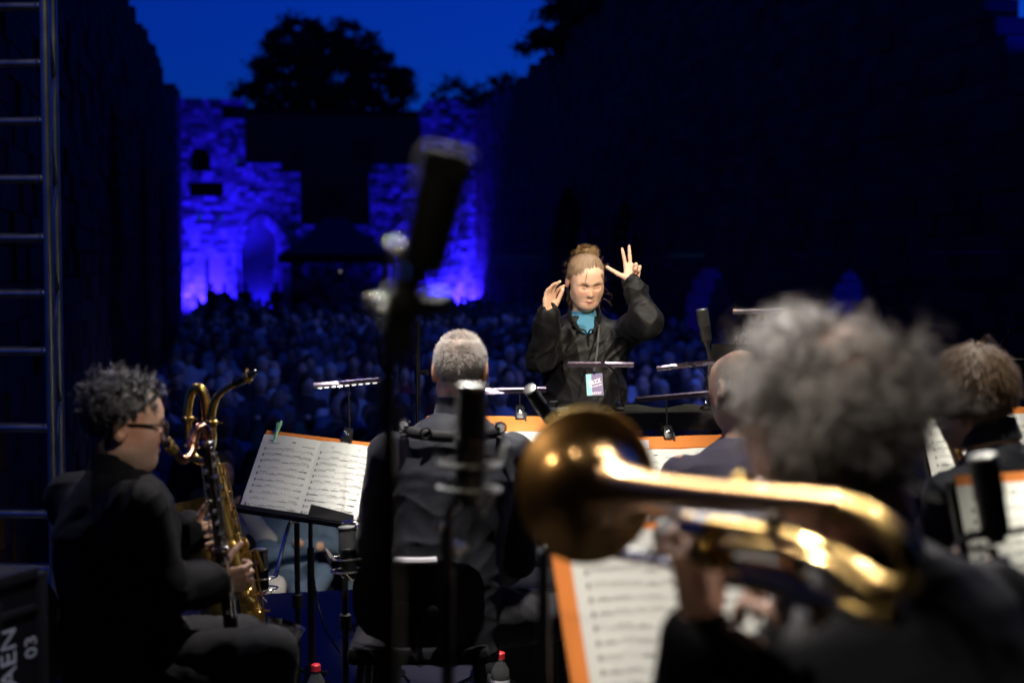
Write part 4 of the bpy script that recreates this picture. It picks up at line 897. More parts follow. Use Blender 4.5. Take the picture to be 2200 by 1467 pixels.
def flight_case():
    a = W(98, 1212, 3.25); ex = Vector((0.40, 0.917, 0)); ey = Vector((-0.917, 0.40, 0)); top = a.z
    L_, D_ = 1.0, 0.5; c = a - ex * (L_ / 2) + ey * (D_ / 2)
    root = thing('flight_case', (c.x, c.y, 0), 'black flight case with white stencilled lettering at the left edge', 'flight case'); o = Vector((c.x, c.y, 0))
    b = MB(); b.box(o + ZV * (top / 2), (L_ - 0.02, D_ - 0.02, top - 0.02), ex, ey, ZV); b.build('panel', M['black'], root, smooth=False)
    for sx in (-1, 1):
        for sy in (-1, 1):
            e = MB(); e.box(o + ex * sx * (L_ / 2 - 0.012) + ey * sy * (D_ / 2 - 0.012) + ZV * top / 2, (0.03, 0.03, top - 0.03), ex, ey, ZV, 0.004); e.build('edge_profile', M['blackm'], root)
    for sy in (-1, 1):
        e = MB(); e.box(o + ey * sy * (D_ / 2 - 0.012) + ZV * (top - 0.012), (L_ - 0.05, 0.03, 0.026), ex, ey, ZV, 0.004); e.build('edge_profile', M['blackm'], root)
        e = MB(); e.box(o + ey * sy * (D_ / 2 - 0.004) + ZV * (top - 0.09), (L_ - 0.05, 0.012, 0.016), ex, ey, ZV, 0.003); e.build('lid_rail', M['blackm'], root)
    for sx in (-0.5, 0.5):
        e = MB(); e.box(o + ex * sx * 0.6 - ey * (D_ / 2 + 0.001) + ZV * (top - 0.10), (0.11, 0.012, 0.09), ex, ey, ZV, 0.004); e.build('latch', M['blackm'], root)
    e = MB(); e.box(o + ex * 0.42 + ZV * (top + 0.001), (0.10, 0.03, 0.004), ex, ey, ZV); e.build('label_strip', M['sticker'], root, smooth=False)
    def letters(txt, px, py, size):
        cu = bpy.data.curves.new('lettering', 'FONT'); cu.body = txt; cu.size = size; cu.extrude = 0.0006; cu.align_x = 'CENTER'; cu.align_y = 'CENTER'; cu.resolution_u = 2
        t = bpy.data.objects.new('lettering_curve', cu); COL.objects.link(t); dg = bpy.context.evaluated_depsgraph_get(); me = bpy.data.meshes.new_from_object(t.evaluated_get(dg)); bpy.data.objects.remove(t)
        me.materials.clear(); me.materials.append(M['whiteprint']); ob = bpy.data.objects.new('lettering', me); link(ob, root)
        nrm = -ey; r = ray(px, py); pl = o - ey * (D_ / 2 - 0.006); k = (pl - Vector((0, 0, CAMZ))).dot(nrm) / r.dot(nrm); p = Vector((0, 0, CAMZ)) + r * k
        xx = ZV; yy = nrm.cross(xx); Mx = Matrix((xx, yy, nrm)).transposed().to_4x4(); Mx.translation = p - o; ob.matrix_local = Mx
    letters('AEN', 20, 1412, 0.070); letters('03', 68, 1388, 0.054)
flight_case()
# low black case with pale rails right of the short haired man
mo = W(1170, 1265, 5.5); root = thing('equipment_case', (mo.x, mo.y, 0), 'low black equipment case with pale rails behind the man\'s knee', 'case')
q = MB(); q.box((mo.x + 0.15, mo.y, mo.z / 2), (0.75, 0.4, mo.z), (1, 0, 0), (0, 1, 0), ZV, 0.01); q.build('body', M['black'], root)
q = MB(); q.box((mo.x + 0.15, mo.y - 0.205, mo.z + 0.045), (0.72, 0.012, 0.010), (1, 0, 0), (0, 1, 0), ZV); q.box((mo.x + 0.2, mo.y - 0.205, mo.z - 0.02), (0.4, 0.012, 0.03), (1, 0, 0), (0, 1, 0), ZV); q.build('rail', M['alu'], root, smooth=False)
q = MB(); q.box((mo.x + 0.15, mo.y, mo.z + 0.025), (0.72, 0.38, 0.045), (1, 0, 0), (0, 1, 0), ZV, 0.008); q.build('lid', M['rubber'], root)

# ------------------------------------------------------------------ musicians' chairs
def band_chair(c, face, label, backz=0.73, rim=True):
    c = Vector(c); fw = Vector(face).normalized(); rt = Vector((fw.y, -fw.x, 0)); root = thing('orchestra_chair', (c.x, c.y, 0), label, 'chair', 'black chairs of the musicians')
    s = MB(); s.box((c.x, c.y, 0.45), (0.42, 0.40, 0.055), rt, fw, ZV, 0.02); s.build('seat', M['suit'], root)
    bkc = c - fw * 0.23
    b = MB()
    def fn(u, v, off=0.0):
        a = (u - 0.5) * 2; zz = (v - 0.5) * 2; sh = (1 - abs(zz) ** 3) ** 0.34 if abs(zz) < 1 else 0.0
        x = a * 0.195 * max(0.32, sh); return Vector((bkc.x, bkc.y, 0)) + rt * x + fw * (0.10 * (x / 0.195) ** 2 - 0.05 * v + off) + ZV * (backz - 0.13 + zz * 0.13)
    b.grid(lambda u, v: fn(u, v, -0.02), 14, 10); b.grid(lambda u, v: fn(1 - u, v, 0.02), 14, 10)
    b.build('backrest', M['black'], root)
    if rim:
        q = MB(); q.tube([fn(u, 1.0, -0.01) + ZV * 0.004 for u in np.linspace(0.02, 0.98, 14)], 0.012, 8); q.build('back_rim', M['palerim'], root)
    p = MB(); p.tube(smooth_path([bkc - fw * 0.03 + ZV * (backz - 0.13), bkc - fw * 0.035 + ZV * 0.5, c - fw * 0.1 + ZV * 0.41], 5), 0.017, 8); p.build('back_post', M['blackm'], root)
    p = MB(); p.box(bkc - fw * 0.045 + ZV * (backz - 0.135), (0.11, 0.02, 0.032), rt, fw, ZV, 0.004); p.lathe(bkc - fw * 0.05 + rt * 0.05 + ZV * (backz - 0.14), -fw, [(0, 0.016), (0.02, 0.016), (0.022, 0.008)], 12); p.build('bracket', M['blackm'], root)
    for sx in (-1, 1):
        for sy in (-1, 1):
            l = MB(); l.tube([c + rt * sx * 0.17 + fw * sy * 0.16 + ZV * 0.43, Vector((c.x, c.y, 0)) + rt * sx * 0.21 + fw * sy * 0.21 + ZV * 0.0], 0.012, 8); l.build('leg', M['blackm'], root)
# ------------------------------------------------------------------ heads, hands, hair
def frame(f, u):
    f = Vector(f).normalized(); r = f.cross(Vector(u)).normalized(); u = r.cross(f).normalized(); return r, f, u
def HP(C, fr, s=1.0):
    r, f, u = fr; C = Vector(C); return lambda x, y, z: C + (r * x + f * y + u * z) * s
def head_prims(C, fr, s=1.0, fem=False, mouth=0.003):
    H = HP(C, fr, s); E_ = lambda x, y, z, a, b, c, k=0.02, sub=False: ell(H(x, y, z), (a * s, b * s, c * s), fr, k * s, sub)
    C_ = lambda p, q, ra, rb, k=0.012, sub=False: cap(H(*p), H(*q), ra * s, rb * s, k * s, sub)
    j = 0.9 if fem else 1.0
    P = [E_(0, -0.012, 0.035, 0.076, 0.095, 0.083), E_(0, 0.028, -0.020, 0.0625 * j, 0.063, 0.088, 0.05), E_(0, 0.048, -0.095, 0.030 * (j if not fem else 0.86), 0.030, 0.025, 0.045),
         E_(0, 0.055, 0.045, 0.056, 0.036, 0.040, 0.04)]
    for sx in (-1, 1):
        P += [E_(sx * 0.036, 0.056, -0.030, 0.026, 0.026, 0.036, 0.05), C_((sx * 0.048, 0.01, -0.065), (sx * 0.02, 0.06, -0.092), (0.019 if not fem else 0.013), 0.017 if not fem else 0.014, 0.045),
              C_((sx * 0.014, 0.088, 0.020), (sx * 0.045, 0.076, 0.022), 0.0070, 0.006, 0.022)]
    P += [C_((0, 0.084, 0.012), (0, 0.1005, -0.032), 0.0075, 0.0095, 0.014), E_(0, 0.0995, -0.035, 0.0095, 0.0085, 0.0080, 0.008), C_((0, 0.083, -0.046), (0, 0.087, -0.062), 0.0095, 0.0075, 0.012)]
    for sx in (-1, 1):
        P += [E_(sx * 0.0105, 0.0905, -0.038, 0.0075, 0.0095, 0.0065, 0.006), E_(sx * 0.031, 0.098, 0.004, 0.016, 0.012, 0.010, 0.016, True), E_(sx * 0.031, 0.075, 0.002, 0.0145, 0.0145, 0.0125, 0.004)]
    P += [C_((-0.022, 0.080, -0.070), (0, 0.0925, -0.0655), 0.004, 0.006, 0.008), C_((0.022, 0.080, -0.070), (0, 0.0925, -0.0655), 0.004, 0.006, 0.008),
          C_((-0.016, 0.082, -0.078), (0.016, 0.082, -0.078), 0.0055, 0.0055, 0.007), E_(0, 0.088, -0.078, 0.010, 0.006, 0.006, 0.008), E_(0, 0.094, -0.0725, 0.017, 0.008, mouth, 0.003, True)]
    for sx in (-1, 1):
        P += [E_(sx * 0.081, -0.014, -0.008, 0.0095, 0.020, 0.033, 0.008), E_(sx * 0.088, -0.008, -0.004, 0.006, 0.010, 0.016, 0.006, True)]
    return P
def neck_prims(C, fr, base, s=1.0, r=0.052):
    H = HP(C, fr, s); return [cap(H(0, -0.025, -0.05), base, r * s, r * 1.08 * s, 0.03)]
def head_color(C, fr, s, skin, lip, hair=None, mask=None, stubble=None, brow=None):
    r, f, u = fr; Rm = np.array([list(r), list(f), list(u)], np.float32); C = np.array(C, np.float32)
    def fn(V):
        q = (V - C) @ Rm.T / s; x, y, z = q.T; col = np.tile(np.array(skin, np.float32), (len(V), 1))
        near = (np.abs(q) < 0.14).all(1)
        def blend(w, c):
            w = (np.clip(w, 0, 1) * near)[:, None]; col[:] = col * (1 - w) + np.array(c, np.float32) * w
        blend(0.45 * np.exp(-((np.abs(x) - 0.042) ** 2 + (z + 0.028) ** 2) / 0.0006) * (y > 0.03), (skin[0] * 1.02, skin[1] * 0.72, skin[2] * 0.68))
        blend(0.5 * np.exp(-((np.abs(x) - 0.08) ** 2) / 0.0002) * (np.abs(y) < 0.05) * (np.abs(z) < 0.05), (skin[0], skin[1] * 0.65, skin[2] * 0.55))
        if stubble: blend(0.45 * np.clip((-0.03 - z) / 0.04, 0, 1) * np.clip((y + 0.02) / 0.04, 0, 1) * (1 - np.exp(-(x ** 2 + (z + 0.072) ** 2) / 0.0003)), stubble)
        blend(0.85 * ((np.abs(x) < 0.024 - 0.25 * np.abs(z + 0.072)) & (np.abs(z + 0.072) < 0.0115) & (y > 0.074)), lip)
        if brow: blend((0.55 if brow[0] < 0.1 else 0.28) * ((np.abs(np.abs(x) - 0.032) < 0.019) & (np.abs(z - 0.0275 + 9 * (np.abs(x) - 0.034) ** 2) < 0.0034) & (y > 0.05)), brow)
        if brow: blend(0.75 * ((np.abs(np.abs(x) - 0.031) < 0.0155) & (np.abs(z + 0.0065 - 14 * (np.abs(x) - 0.031) ** 2) < 0.0020) & (y > 0.06)), (0.10, 0.06, 0.045))
        blend(0.6 * ((np.abs(x) < 0.019) & (np.abs(z + 0.0725) < 0.0014) & (y > 0.074)), (0.28, 0.10, 0.08))  # shade between the lips painted as a thin dark line
        blend(0.35 * np.exp(-((np.abs(x) - 0.031) ** 2 / 0.0004 + (z - 0.008) ** 2 / 0.0001)) * (y > 0.05), (skin[0] * 0.7, skin[1] * 0.55, skin[2] * 0.5))  # eye-socket shade painted into the skin colour
        if hair is not None: blend(mask(x, y, z).astype(np.float32), hair)
        return col
    return fn
def hand_prims(w, d, nrm, thumb_side, curl, spread=0.10, s=1.0, thumb=(0.55, 0.8, 0.1), tb=0.35):
    """w wrist, d towards the fingers, nrm out of the palm; curl = per finger (index..little) three joint angles"""
    w = Vector(w); d = Vector(d).normalized(); nrm = Vector(nrm); nrm = (nrm - d * nrm.dot(d)).normalized(); a = Vector(thumb_side); a = (a - d * a.dot(d) - nrm * a.dot(nrm)).normalized()
    P = []; offs = [0.030, 0.010, -0.010, -0.028]; kl = [0.088, 0.092, 0.087, 0.078]; fl = [0.074, 0.082, 0.076, 0.060]; fr_ = [0.0088, 0.009, 0.0085, 0.0075]
    for i in range(4):
        kn = w + (d * kl[i] + a * offs[i] * 1.05) * s
        P.append(cap(w + a * offs[i] * 0.6 * s + d * 0.008 * s, kn, 0.0125 * s, 0.0105 * s, 0.012 * s))
        dd = (d + a * (spread * (1.5 - i))).normalized(); p = kn; cu = curl[i]; ax = dd.cross(nrm).normalized()
        for j, fr3 in enumerate((0.46, 0.30, 0.26)):
            dd = Matrix.Rotation(cu[j], 3, ax) @ dd; q = p + dd * fl[i] * fr3 * s
            P.append(cap(p, q, fr_[i] * (1 - 0.08 * j) * s, fr_[i] * (0.93 - 0.1 * j) * s, 0.004 * s)); p = q
    P.append(cap(w + a * 0.012 * s + nrm * 0.010 * s + d * 0.02 * s, w + a * 0.026 * s + d * 0.05 * s + nrm * 0.008 * s, 0.017 * s, 0.013 * s, 0.012 * s))
    td = (d * thumb[0] + a * thumb[1] + nrm * thumb[2]).normalized(); t0 = w + (a * 0.024 + d * 0.028 + nrm * 0.006) * s; t1 = t0 + td * 0.046 * s
    td2 = (td + d * tb).normalized(); t2 = t1 + td2 * 0.032 * s; t3 = t2 + (td2 + d * tb * 0.4).normalized() * 0.026 * s
    P += [cap(t0, t1, 0.0135 * s, 0.0105 * s, 0.008 * s), cap(t1, t2, 0.0102 * s, 0.0092 * s, 0.004 * s), cap(t2, t3, 0.0092 * s, 0.0078 * s, 0.003 * s)]
    return P
def ribbons(name, P0, D0, L, width, m, parent, off, seg=6, curl=0.0, cfreq=1.2, grav=0.0, jit=0.15, seed=0, center=None, hug=None, taper=0.35, target=None, clump=0):
    rg = np.random.default_rng(seed); n = len(P0); L = np.broadcast_to(L, (n,)); st = (L / seg)[:, None]
    p = np.array(P0, float); d = np.array(D0, float); d /= np.linalg.norm(d, axis=1)[:, None] + 1e-9
    path = [p.copy()]
    gi = None
    if clump:
        ck = p[rg.integers(0, n, clump)]; gi = np.array([np.argmin(((ck - x) ** 2).sum(1)) for x in p]); d = d * 0.45 + rg.normal(size=(clump, 3))[gi] * 0.42 + 0.25 * (ck[gi] - p) / 0.01; d /= np.linalg.norm(d, axis=1)[:, None] + 1e-9; L = L * rg.uniform(0.6, 1.25, clump)[gi]; st = (L / seg)[:, None]
    for i in range(seg):
        if target is not None:
            d = np.array(target) - p; d /= np.linalg.norm(d, axis=1)[:, None] + 1e-9
        d = d + (rg.normal(size=(n, 3)) * jit if gi is None else rg.normal(size=(clump, 3))[gi] * jit * 1.6 + rg.normal(size=(n, 3)) * jit * 0.35) + np.array([0, 0, -grav]); d /= np.linalg.norm(d, axis=1)[:, None] + 1e-9
        p = p + d * st
        if hug is not None: p = hug(p)
        path.append(p.copy())
    path = np.stack(path, 1)
    if curl > 0:
        t = np.gradient(path, axis=1); t /= np.linalg.norm(t, axis=2, keepdims=True) + 1e-9
        a = np.cross(t, rg.normal(size=(n, 1, 3)) if gi is None else rg.normal(size=(clump, 1, 3))[gi]); a /= np.linalg.norm(a, axis=2, keepdims=True) + 1e-9; b = np.cross(t, a)
        ph = (rg.uniform(0, 6.28, (n, 1)) if gi is None else rg.uniform(0, 6.28, (clump, 1))[gi] + rg.normal(0, 0.35, (n, 1))) + cfreq * np.arange(seg + 1)[None] * (rg.uniform(0.7, 1.3, (n, 1)) if gi is None else rg.uniform(0.75, 1.25, (clump, 1))[gi]); am = curl * np.minimum(1, np.arange(seg + 1) / 2.0)[None] * rg.uniform(0.5, 1.4, (n, 1))
        path = path + a * (am * np.cos(ph))[..., None] + b * (am * np.sin(ph))[..., None]
    t = np.gradient(path, axis=1); out = path - (np.array(center) if center is not None else path.mean((0, 1)))
    s = np.cross(t, out); s /= np.linalg.norm(s, axis=2, keepdims=True) + 1e-9
    w = (width * np.linspace(1, taper, seg + 1))[None, :, None] * rg.uniform(0.6, 1.3, (n, 1, 1)) / 2
    V = np.stack([path - s * w, path + s * w], 2).reshape(-1, 3); k = seg + 1
    base = (np.arange(n) * k * 2)[:, None] + np.arange(seg)[None] * 2; Q = np.stack([base, base + 1, base + 3, base + 2], 2).reshape(-1, 4)
    return np_mesh(name, V, Q, m, parent, off)
def scalp(C, fr, s, n, mask, seed, grow=1.02, rad=(0.076, 0.095, 0.083), cen=(0, -0.012, 0.035), zmin=-1.0):
    rg = np.random.default_rng(seed); r, f, u = [np.array(v) for v in fr]; out = []
    q = rg.normal(size=(n * 6, 3)); q /= np.linalg.norm(q, axis=1)[:, None]; q = q[q[:, 2] > zmin]
    l = q * np.array(rad) * grow + np.array(cen); k = mask(l[:, 0], l[:, 1], l[:, 2]); k = k if k.dtype == bool else (k > rg.random(len(k)))
    l = l[k][:n]; nn = q[k][:n] / np.array(rad); nn /= np.linalg.norm(nn, axis=1)[:, None]
    tow = lambda v: (v[:, :1] * r + v[:, 1:2] * f + v[:, 2:3] * u)
    return np.array(C) + tow(l) * s, tow(nn), l, tow
def hugger(C, fr, s, rad=(0.078, 0.097, 0.085), cen=(0, -0.012, 0.035), n=0):
    vr = 1.0 + 0.055 * np.random.default_rng(n).random((n, 1)) if n else 1.0
    Rm = np.array([list(v) for v in fr]); C = np.array(C) + np.array(cen) @ Rm * s; rad = np.array(rad) * s
    def f(p):
        q = (p - C) @ Rm.T / (rad * vr); k = np.linalg.norm(q, axis=1)[:, None]; return np.where(k < 1.0, C + ((q / k) * rad * vr) @ Rm, p)
    return f
def skin_person(label, base, prims, colfn, h, seed=0, group=None):
    v, q = sdf_mesh(prims, h); o = np_mesh('person', v, q, M['skin'], None, base, col=colfn(v)); o.location = base; tag(o, label, 'person', group); return o
def cloth(name, prims, m, h, parent, disp=None, dmax=0.015):
    v, q = sdf_mesh(prims, h, disp, dmax=dmax); return np_mesh(name, v, q, m, parent, Vector(parent.location))
def torso_frame(pel, nb, sl, sr):
    Z = (Vector(nb) - Vector(pel)).normalized(); X = (Vector(sr) - Vector(sl)); X = (X - Z * X.dot(Z)).normalized(); Y = Z.cross(X); return (X, Y, Z), (Vector(nb) - Vector(pel)).length
def body_under(pel, nb, sl, sr, el, er, wl, wr, hl, hr, kl, kr, al, ar, s=1.0):
    fr, L = torso_frame(pel, nb, sl, sr)
    P = [loft(pel, fr, [(-0.05, 0, 0, 0.12 * s, 0.08 * s), (0.1, 0, 0, 0.13 * s, 0.085 * s), (L * 0.7, 0, 0, 0.14 * s, 0.09 * s), (L * 0.93, 0, 0, 0.12 * s, 0.06 * s), (L, 0, 0, 0.05 * s, 0.05 * s)], 0.04)]
    for a, b, c in ((sl, el, wl), (sr, er, wr)): P += [cap(a, b, 0.042 * s, 0.034 * s, 0.03), cap(b, c, 0.034 * s, 0.026 * s, 0.02)]
    for a, b, c in ((hl, kl, al), (hr, kr, ar)): P += [cap(a, b, 0.065 * s, 0.047 * s, 0.04), cap(b, c, 0.045 * s, 0.032 * s, 0.03)]
    return P
def shoes(root, a, fw, m):
    a = Vector(a); fw = Vector(fw); fw.z = 0; fw.normalize(); a = Vector((a.x, a.y, 0.0)); rt = Vector((fw.y, -fw.x, 0))
    return cloth('shoe', [cap(a + ZV * 0.045, a + fw * 0.15 + ZV * 0.032, 0.042, 0.036, 0.03), cap(a - fw * 0.04 + ZV * 0.04, a + ZV * 0.09, 0.038, 0.036, 0.03), ('ell', A(a + fw * 0.05 - ZV * 0.05), A((0.2, 0.2, 0.052)), np.eye(3, dtype=np.float32), None, 0.002, True)], m, 0.009, root)

# ------------------------------------------------------------------ the conductor
def conductor():
    d = 6.15; C = W(1258, 602, d); fr = frame((0.20, -0.90, -0.36), (0.02, -0.25, 1)); s = 0.94
    nb = W(1254, 677, d + 0.06); sl = W(1346, 700, d + 0.03); sr = W(1180, 708, d + 0.05)       # sl = her left (picture right)
    el = W(1390, 692, d - 0.17); wl = W(1358, 606, d - 0.12)
    er = W(1164, 772, d - 0.10); wr = W(1178, 674, d - 0.24)
    pel = Vector((nb.x + 0.01, nb.y + 0.02, 0.92)); hl = pel + Vector((0.09, 0, -0.03)); hr = pel + Vector((-0.09, 0, -0.03))
    kl = Vector((hl.x + 0.01, hl.y - 0.02, 0.48)); kr = Vector((hr.x - 0.01, hr.y, 0.48)); al = Vector((kl.x, kl.y + 0.04, 0.08)); ar = Vector((kr.x, kr.y + 0.04, 0.08))
    P = body_under(pel, nb, sl, sr, el, er, wl, wr, hl, hr, kl, kr, al, ar, 0.86) + neck_prims(C, fr, nb + Vector((0, 0.0, -0.01)), s, 0.047) + head_prims(C, fr, s, True, 0.0003)
    # her left hand: index and middle finger up, ring and little finger folded, thumb out
    P += hand_prims(wl + Vector((0.0, 0, -0.012)), (0.03, 0.12, 1), (0.05, -1, 0.1), (-1, -0.1, 0.15), [(0.05, 0.06, 0.05), (-0.05, 0.06, 0.05), (1.5, 1.7, 1.0), (1.5, 1.7, 1.0)], 0.17, 0.94, (0.42, 1.0, 0.05), 0.12)
    # her right hand: relaxed, fingers bending in
    P += hand_prims(wr + Vector((0, 0, -0.012)), (0.05, -0.05, 1), (0.75, -0.65, 0.0), (0.55, 0.75, 0.0), [(0.55, 0.35, 0.2), (0.35, 0.35, 0.25), (0.25, 0.4, 0.3), (0.15, 0.4, 0.3)], 0.05, 0.94, (0.95, 0.1, 0.45), 0.1)
    hm = lambda x, y, z: (y < 0.055 - 0.9 * np.maximum(0, 0.065 - z)) & (z > -0.035 - 0.5 * np.maximum(0, -y)) & ~((np.abs(x) > 0.06) & (y > -0.02) & (z < 0.02))
    hmask = lambda x, y, z: np.maximum(np.clip((z - 0.090 + 0.9 * np.maximum(0, np.abs(x + 0.012) - 0.022) + 0.006 * np.sin(x * 310) * np.sin(x * 123 + 1)) / 0.014, 0, 1) * (y < 0.085) * (z > 0.05), np.maximum(np.clip((0.02 - y) / 0.015, 0, 1) * (z > 0.005), ((y < -0.03) & (z > -0.05)) * 1.0))
    o = skin_person('woman conductor in black shirt with both hands raised facing the band', Vector((pel.x, pel.y, 0)), P,
                    head_color(C, fr, s, (0.66, 0.42, 0.29), (0.60, 0.28, 0.23), (0.15, 0.10, 0.055), hmask, None, (0.22, 0.14, 0.09)), 0.0036)
    off = Vector(o.location); H = HP(C, fr, s)
    # shirt: A-line body, wide sleeves, cuffs, open collar
    tf, L = torso_frame(pel, nb, sr, sl)
    lo = lambda g: loft(pel, tf, [(-0.24, 0, 0, 0.205 + g, 0.145 + g), (0.0, 0, 0, 0.185 + g, 0.13 + g), (0.2, 0, 0, 0.165 + g, 0.12 + g), (L * 0.70, 0, 0, 0.172 + g, 0.115 + g), (L * 0.88, 0, 0.0, 0.165 + g, 0.085 + g), (L * 0.985, 0, 0, 0.075 + g, 0.062 + g)], 0.05)
    S = [lo(0.0)]
    S += [cap(sl - ZV * 0.02, el, 0.054, 0.050, 0.05), cap(el, el + (wl - el) * 0.72, 0.049, 0.043, 0.04), cap(el + (wl - el) * 0.72, wl - (wl - el).normalized() * 0.012, 0.046, 0.040, 0.015)]
    S += [cap(sr - ZV * 0.02, er, 0.054, 0.052, 0.05), cap(er, er + (wr - er) * 0.70, 0.051, 0.045, 0.04), cap(er + (wr - er) * 0.72, wr - (wr - er).normalized() * 0.008, 0.042, 0.040, 0.012)]
    vtop = nb + Vector((0.01, -0.088, 0.0)); vbot = W(1262, 720, d - 0.025)
    S += [cap(vtop + ZV * 0.03, vbot, 0.066, 0.026, 0.006, True), cap(nb + ZV * 0.005, nb + ZV * 0.12, 0.056, 0.07, 0.01, True)]
    S += [cap(wl - (wl - el) * 0.10, wl + (wl - el) * 0.3, 0.030, 0.034, 0.004, True), cap(wr - (wr - er) * 0.10, wr + (wr - er) * 0.3, 0.030, 0.034, 0.004, True)]
    w1 = waves(4, 0.032, 17, 5, (1.0, 1.0, 0.35)); w2 = waves(8, 0.018, 42, 4)
    sh = cloth('shirt', S, M['silk'], 0.0048, o, lambda p: w1(p) + w2(p), 0.03)
    c = MB(); nk = nb + Vector((0, 0.05, 0.03))
    for sg, pts in ((-1, [(0, 0.055, 0.035), (-0.055, 0.02, 0.03), (-0.066, -0.04, 0.0), (-0.052, -0.085, -0.035)]), (1, [(0, 0.055, 0.035), (0.055, 0.02, 0.03), (0.068, -0.04, 0.0), (0.060, -0.085, -0.035)])):
        P3 = smooth_path([nb + Vector(p) for p in pts], 6)
        c.tube(P3, [0.016, 0.017, 0.020, 0.024, 0.012], 10, flat=0.35, up=(0, 1, 0.3))
    c.build('collar', M['silk'], sh)
    for sg in (-1, 1):      # placket edges of the open V
        q = MB(); a = nb + Vector((sg * 0.05 + 0.005, -0.10, -0.03)); q.tube(smooth_path([a, (a + vbot) / 2 + Vector((sg * 0.006, -0.022, 0)), vbot + Vector((0.003 * sg, -0.018, 0)), vbot + Vector((0.012, -0.03, -0.2)), vbot + Vector((0.012, -0.035, -0.42))], 6), 0.006, 6, flat=0.6); q.build('placket', M['silk'], sh)
    T = [loft(pel, tf, [(0.1, 0, 0, 0.14, 0.10), (L * 0.70, 0, 0, 0.15, 0.112), (L * 0.84, 0, 0, 0.14, 0.094), (L * 0.9, 0, 0, 0.12, 0.082), (L * 1.0, 0, 0, 0.056, 0.062), (L * 1.0 + 0.022, 0, 0.0, 0.052, 0.056)], 0.03)]
    cloth('t_shirt', T, M['teeblue'], 0.005, o, waves(3, 0.005, 40))
    cloth('trousers', [cap(pel, hl, 0.13, 0.1, 0.05), cap(pel, hr, 0.13, 0.1, 0.05), cap(hl, kl, 0.095, 0.075, 0.03), cap(kl, al, 0.075, 0.07, 0.03), cap(hr, kr, 0.095, 0.075, 0.03), cap(kr, ar, 0.075, 0.07, 0.03)], M['suit'], 0.012, o, waves(5, 0.008, 30))
    for a in (al, ar): shoes(o, a, (0, -1, 0), M['black'])
    # hair drawn back into a bun, loose strands at the neck
    mk = lambda x, y, z: ((z > 0.084 + 0.012 * np.sin(x * 210 + 2) * np.sin(x * 97) - 0.9 * np.maximum(0, np.abs(x + 0.012) - 0.022)) & (y < 0.088)) | ((y < 0.02) & (z > 0.0)) | ((y < -0.03) & (z > -0.055))
    p, nn, l, tow = scalp(C, fr, s, 5500, mk, 1, 1.02, (0.078, 0.101, 0.087), (0, -0.006, 0.037)); bun = H(-0.012, -0.050, 0.118)
    dr = (np.array(bun) - p); dr = dr - nn * (dr * nn).sum(1)[:, None] * 0.9; ln = np.linalg.norm(np.array(bun) - p, axis=1) * 1.12
    ribbons('hair', p, dr, np.clip(ln, 0.03, 0.16), 0.0030, M['hair_blond'], o, off, 8, 0.0022, 0.7, 0, 0.07, 2, C, hugger(C, fr, s, (0.0805, 0.1035, 0.0865), (0, -0.006, 0.034), len(p)), target=bun)
    rg = np.random.default_rng(5); th = rg.uniform(0, 6.28, 1500); ph = rg.uniform(0, 6.28, 1500); rr = 0.011
    ax = [np.array(v) for v in frame(fr[2], (0, 0.3, 1))]; r_, f_, u_ = [np.array(v) for v in fr]
    ring = np.cos(th)[:, None] * r_ * 0.022 + np.sin(th)[:, None] * f_ * 0.019; outd = ring / np.linalg.norm(ring, axis=1)[:, None]
    pp = np.array(bun) + ring + (np.cos(ph)[:, None] * outd + np.sin(ph)[:, None] * u_ * 0.8) * rr
    tg = -np.sin(th)[:, None] * r_ + np.cos(th)[:, None] * f_ + 0.35 * (-np.sin(ph)[:, None] * outd + np.cos(ph)[:, None] * u_)
    ribbons('bun', pp, tg, 0.034, 0.0038, M['hair_bun'], o, off, 6, 0.002, 1.1, 0, 0.2, 6, bun, hugger(bun, fr, 1.0, (0.034, 0.031, 0.016), (0, 0, 0)))
    q = MB(); q.ball(bun, (0.029, 0.026, 0.014), 12, 8, fr[0], fr[1], fr[2]); q.build('bun_core', M['hair_bun'], o)
    for sx, nn_, sd in ((-1, 120, 21), (1, 70, 22)):
        g = np.random.default_rng(sd); b = np.array([list(H(sx * g.uniform(0.066, 0.082), g.uniform(-0.06, 0.0), g.uniform(-0.06, 0.02))) for _ in range(nn_)])
        ribbons('loose_strands', b, np.tile(np.array([sx * 0.4, 0.1, -1.0]), (nn_, 1)) + g.normal(size=(nn_, 3)) * 0.35, g.uniform(0.05, 0.14, nn_), 0.0014, M['hair_blond'], o, off, 9, 0.010, 0.9, 0.12, 0.16, sd, C)
    g = np.random.default_rng(31); kf = 280; b, n3, _, _ = scalp(C, fr, s, kf, lambda x, y, z: (z > 0.02) & (y < 0.05), 33, 1.05)
    ribbons('fly_away', b, n3 + g.normal(size=(len(b), 3)) * 0.9, g.uniform(0.015, 0.045, len(b)), 0.0009, M['hair_blond'], o, off, 6, 0.004, 0.8, 0.05, 0.2, 34, C)['kind'] = 'stuff'
    q = MB(); q.tube(smooth_path([H(0.014, 0.070, 0.100), H(0.026, 0.100, 0.06), H(0.030, 0.100, 0.02), H(0.028, 0.098, -0.002)], 6), 0.0008, 5); q.build('forelock', M['hair_blond'], o)
    # lanyard and badge
    bt = W(1276, 803, d - 0.205); bb = W(1279, 849, d - 0.215); ln_ = MB()
    ln_.tube(smooth_path([nb + Vector((0.062, 0.0, 0.02)), nb + Vector((0.06, -0.105, -0.05)), W(1283, 752, d - 0.19), bt + ZV * 0.012 + Vector((0, -0.004, 0))], 8), 0.0042, 6, flat=0.4)
    ly = thing('lanyard_badge', bt, 'festival pass reading jazz and ARTIST hanging on a black lanyard', 'badge')
    ln_.build('lanyard', M['strap'], ly)
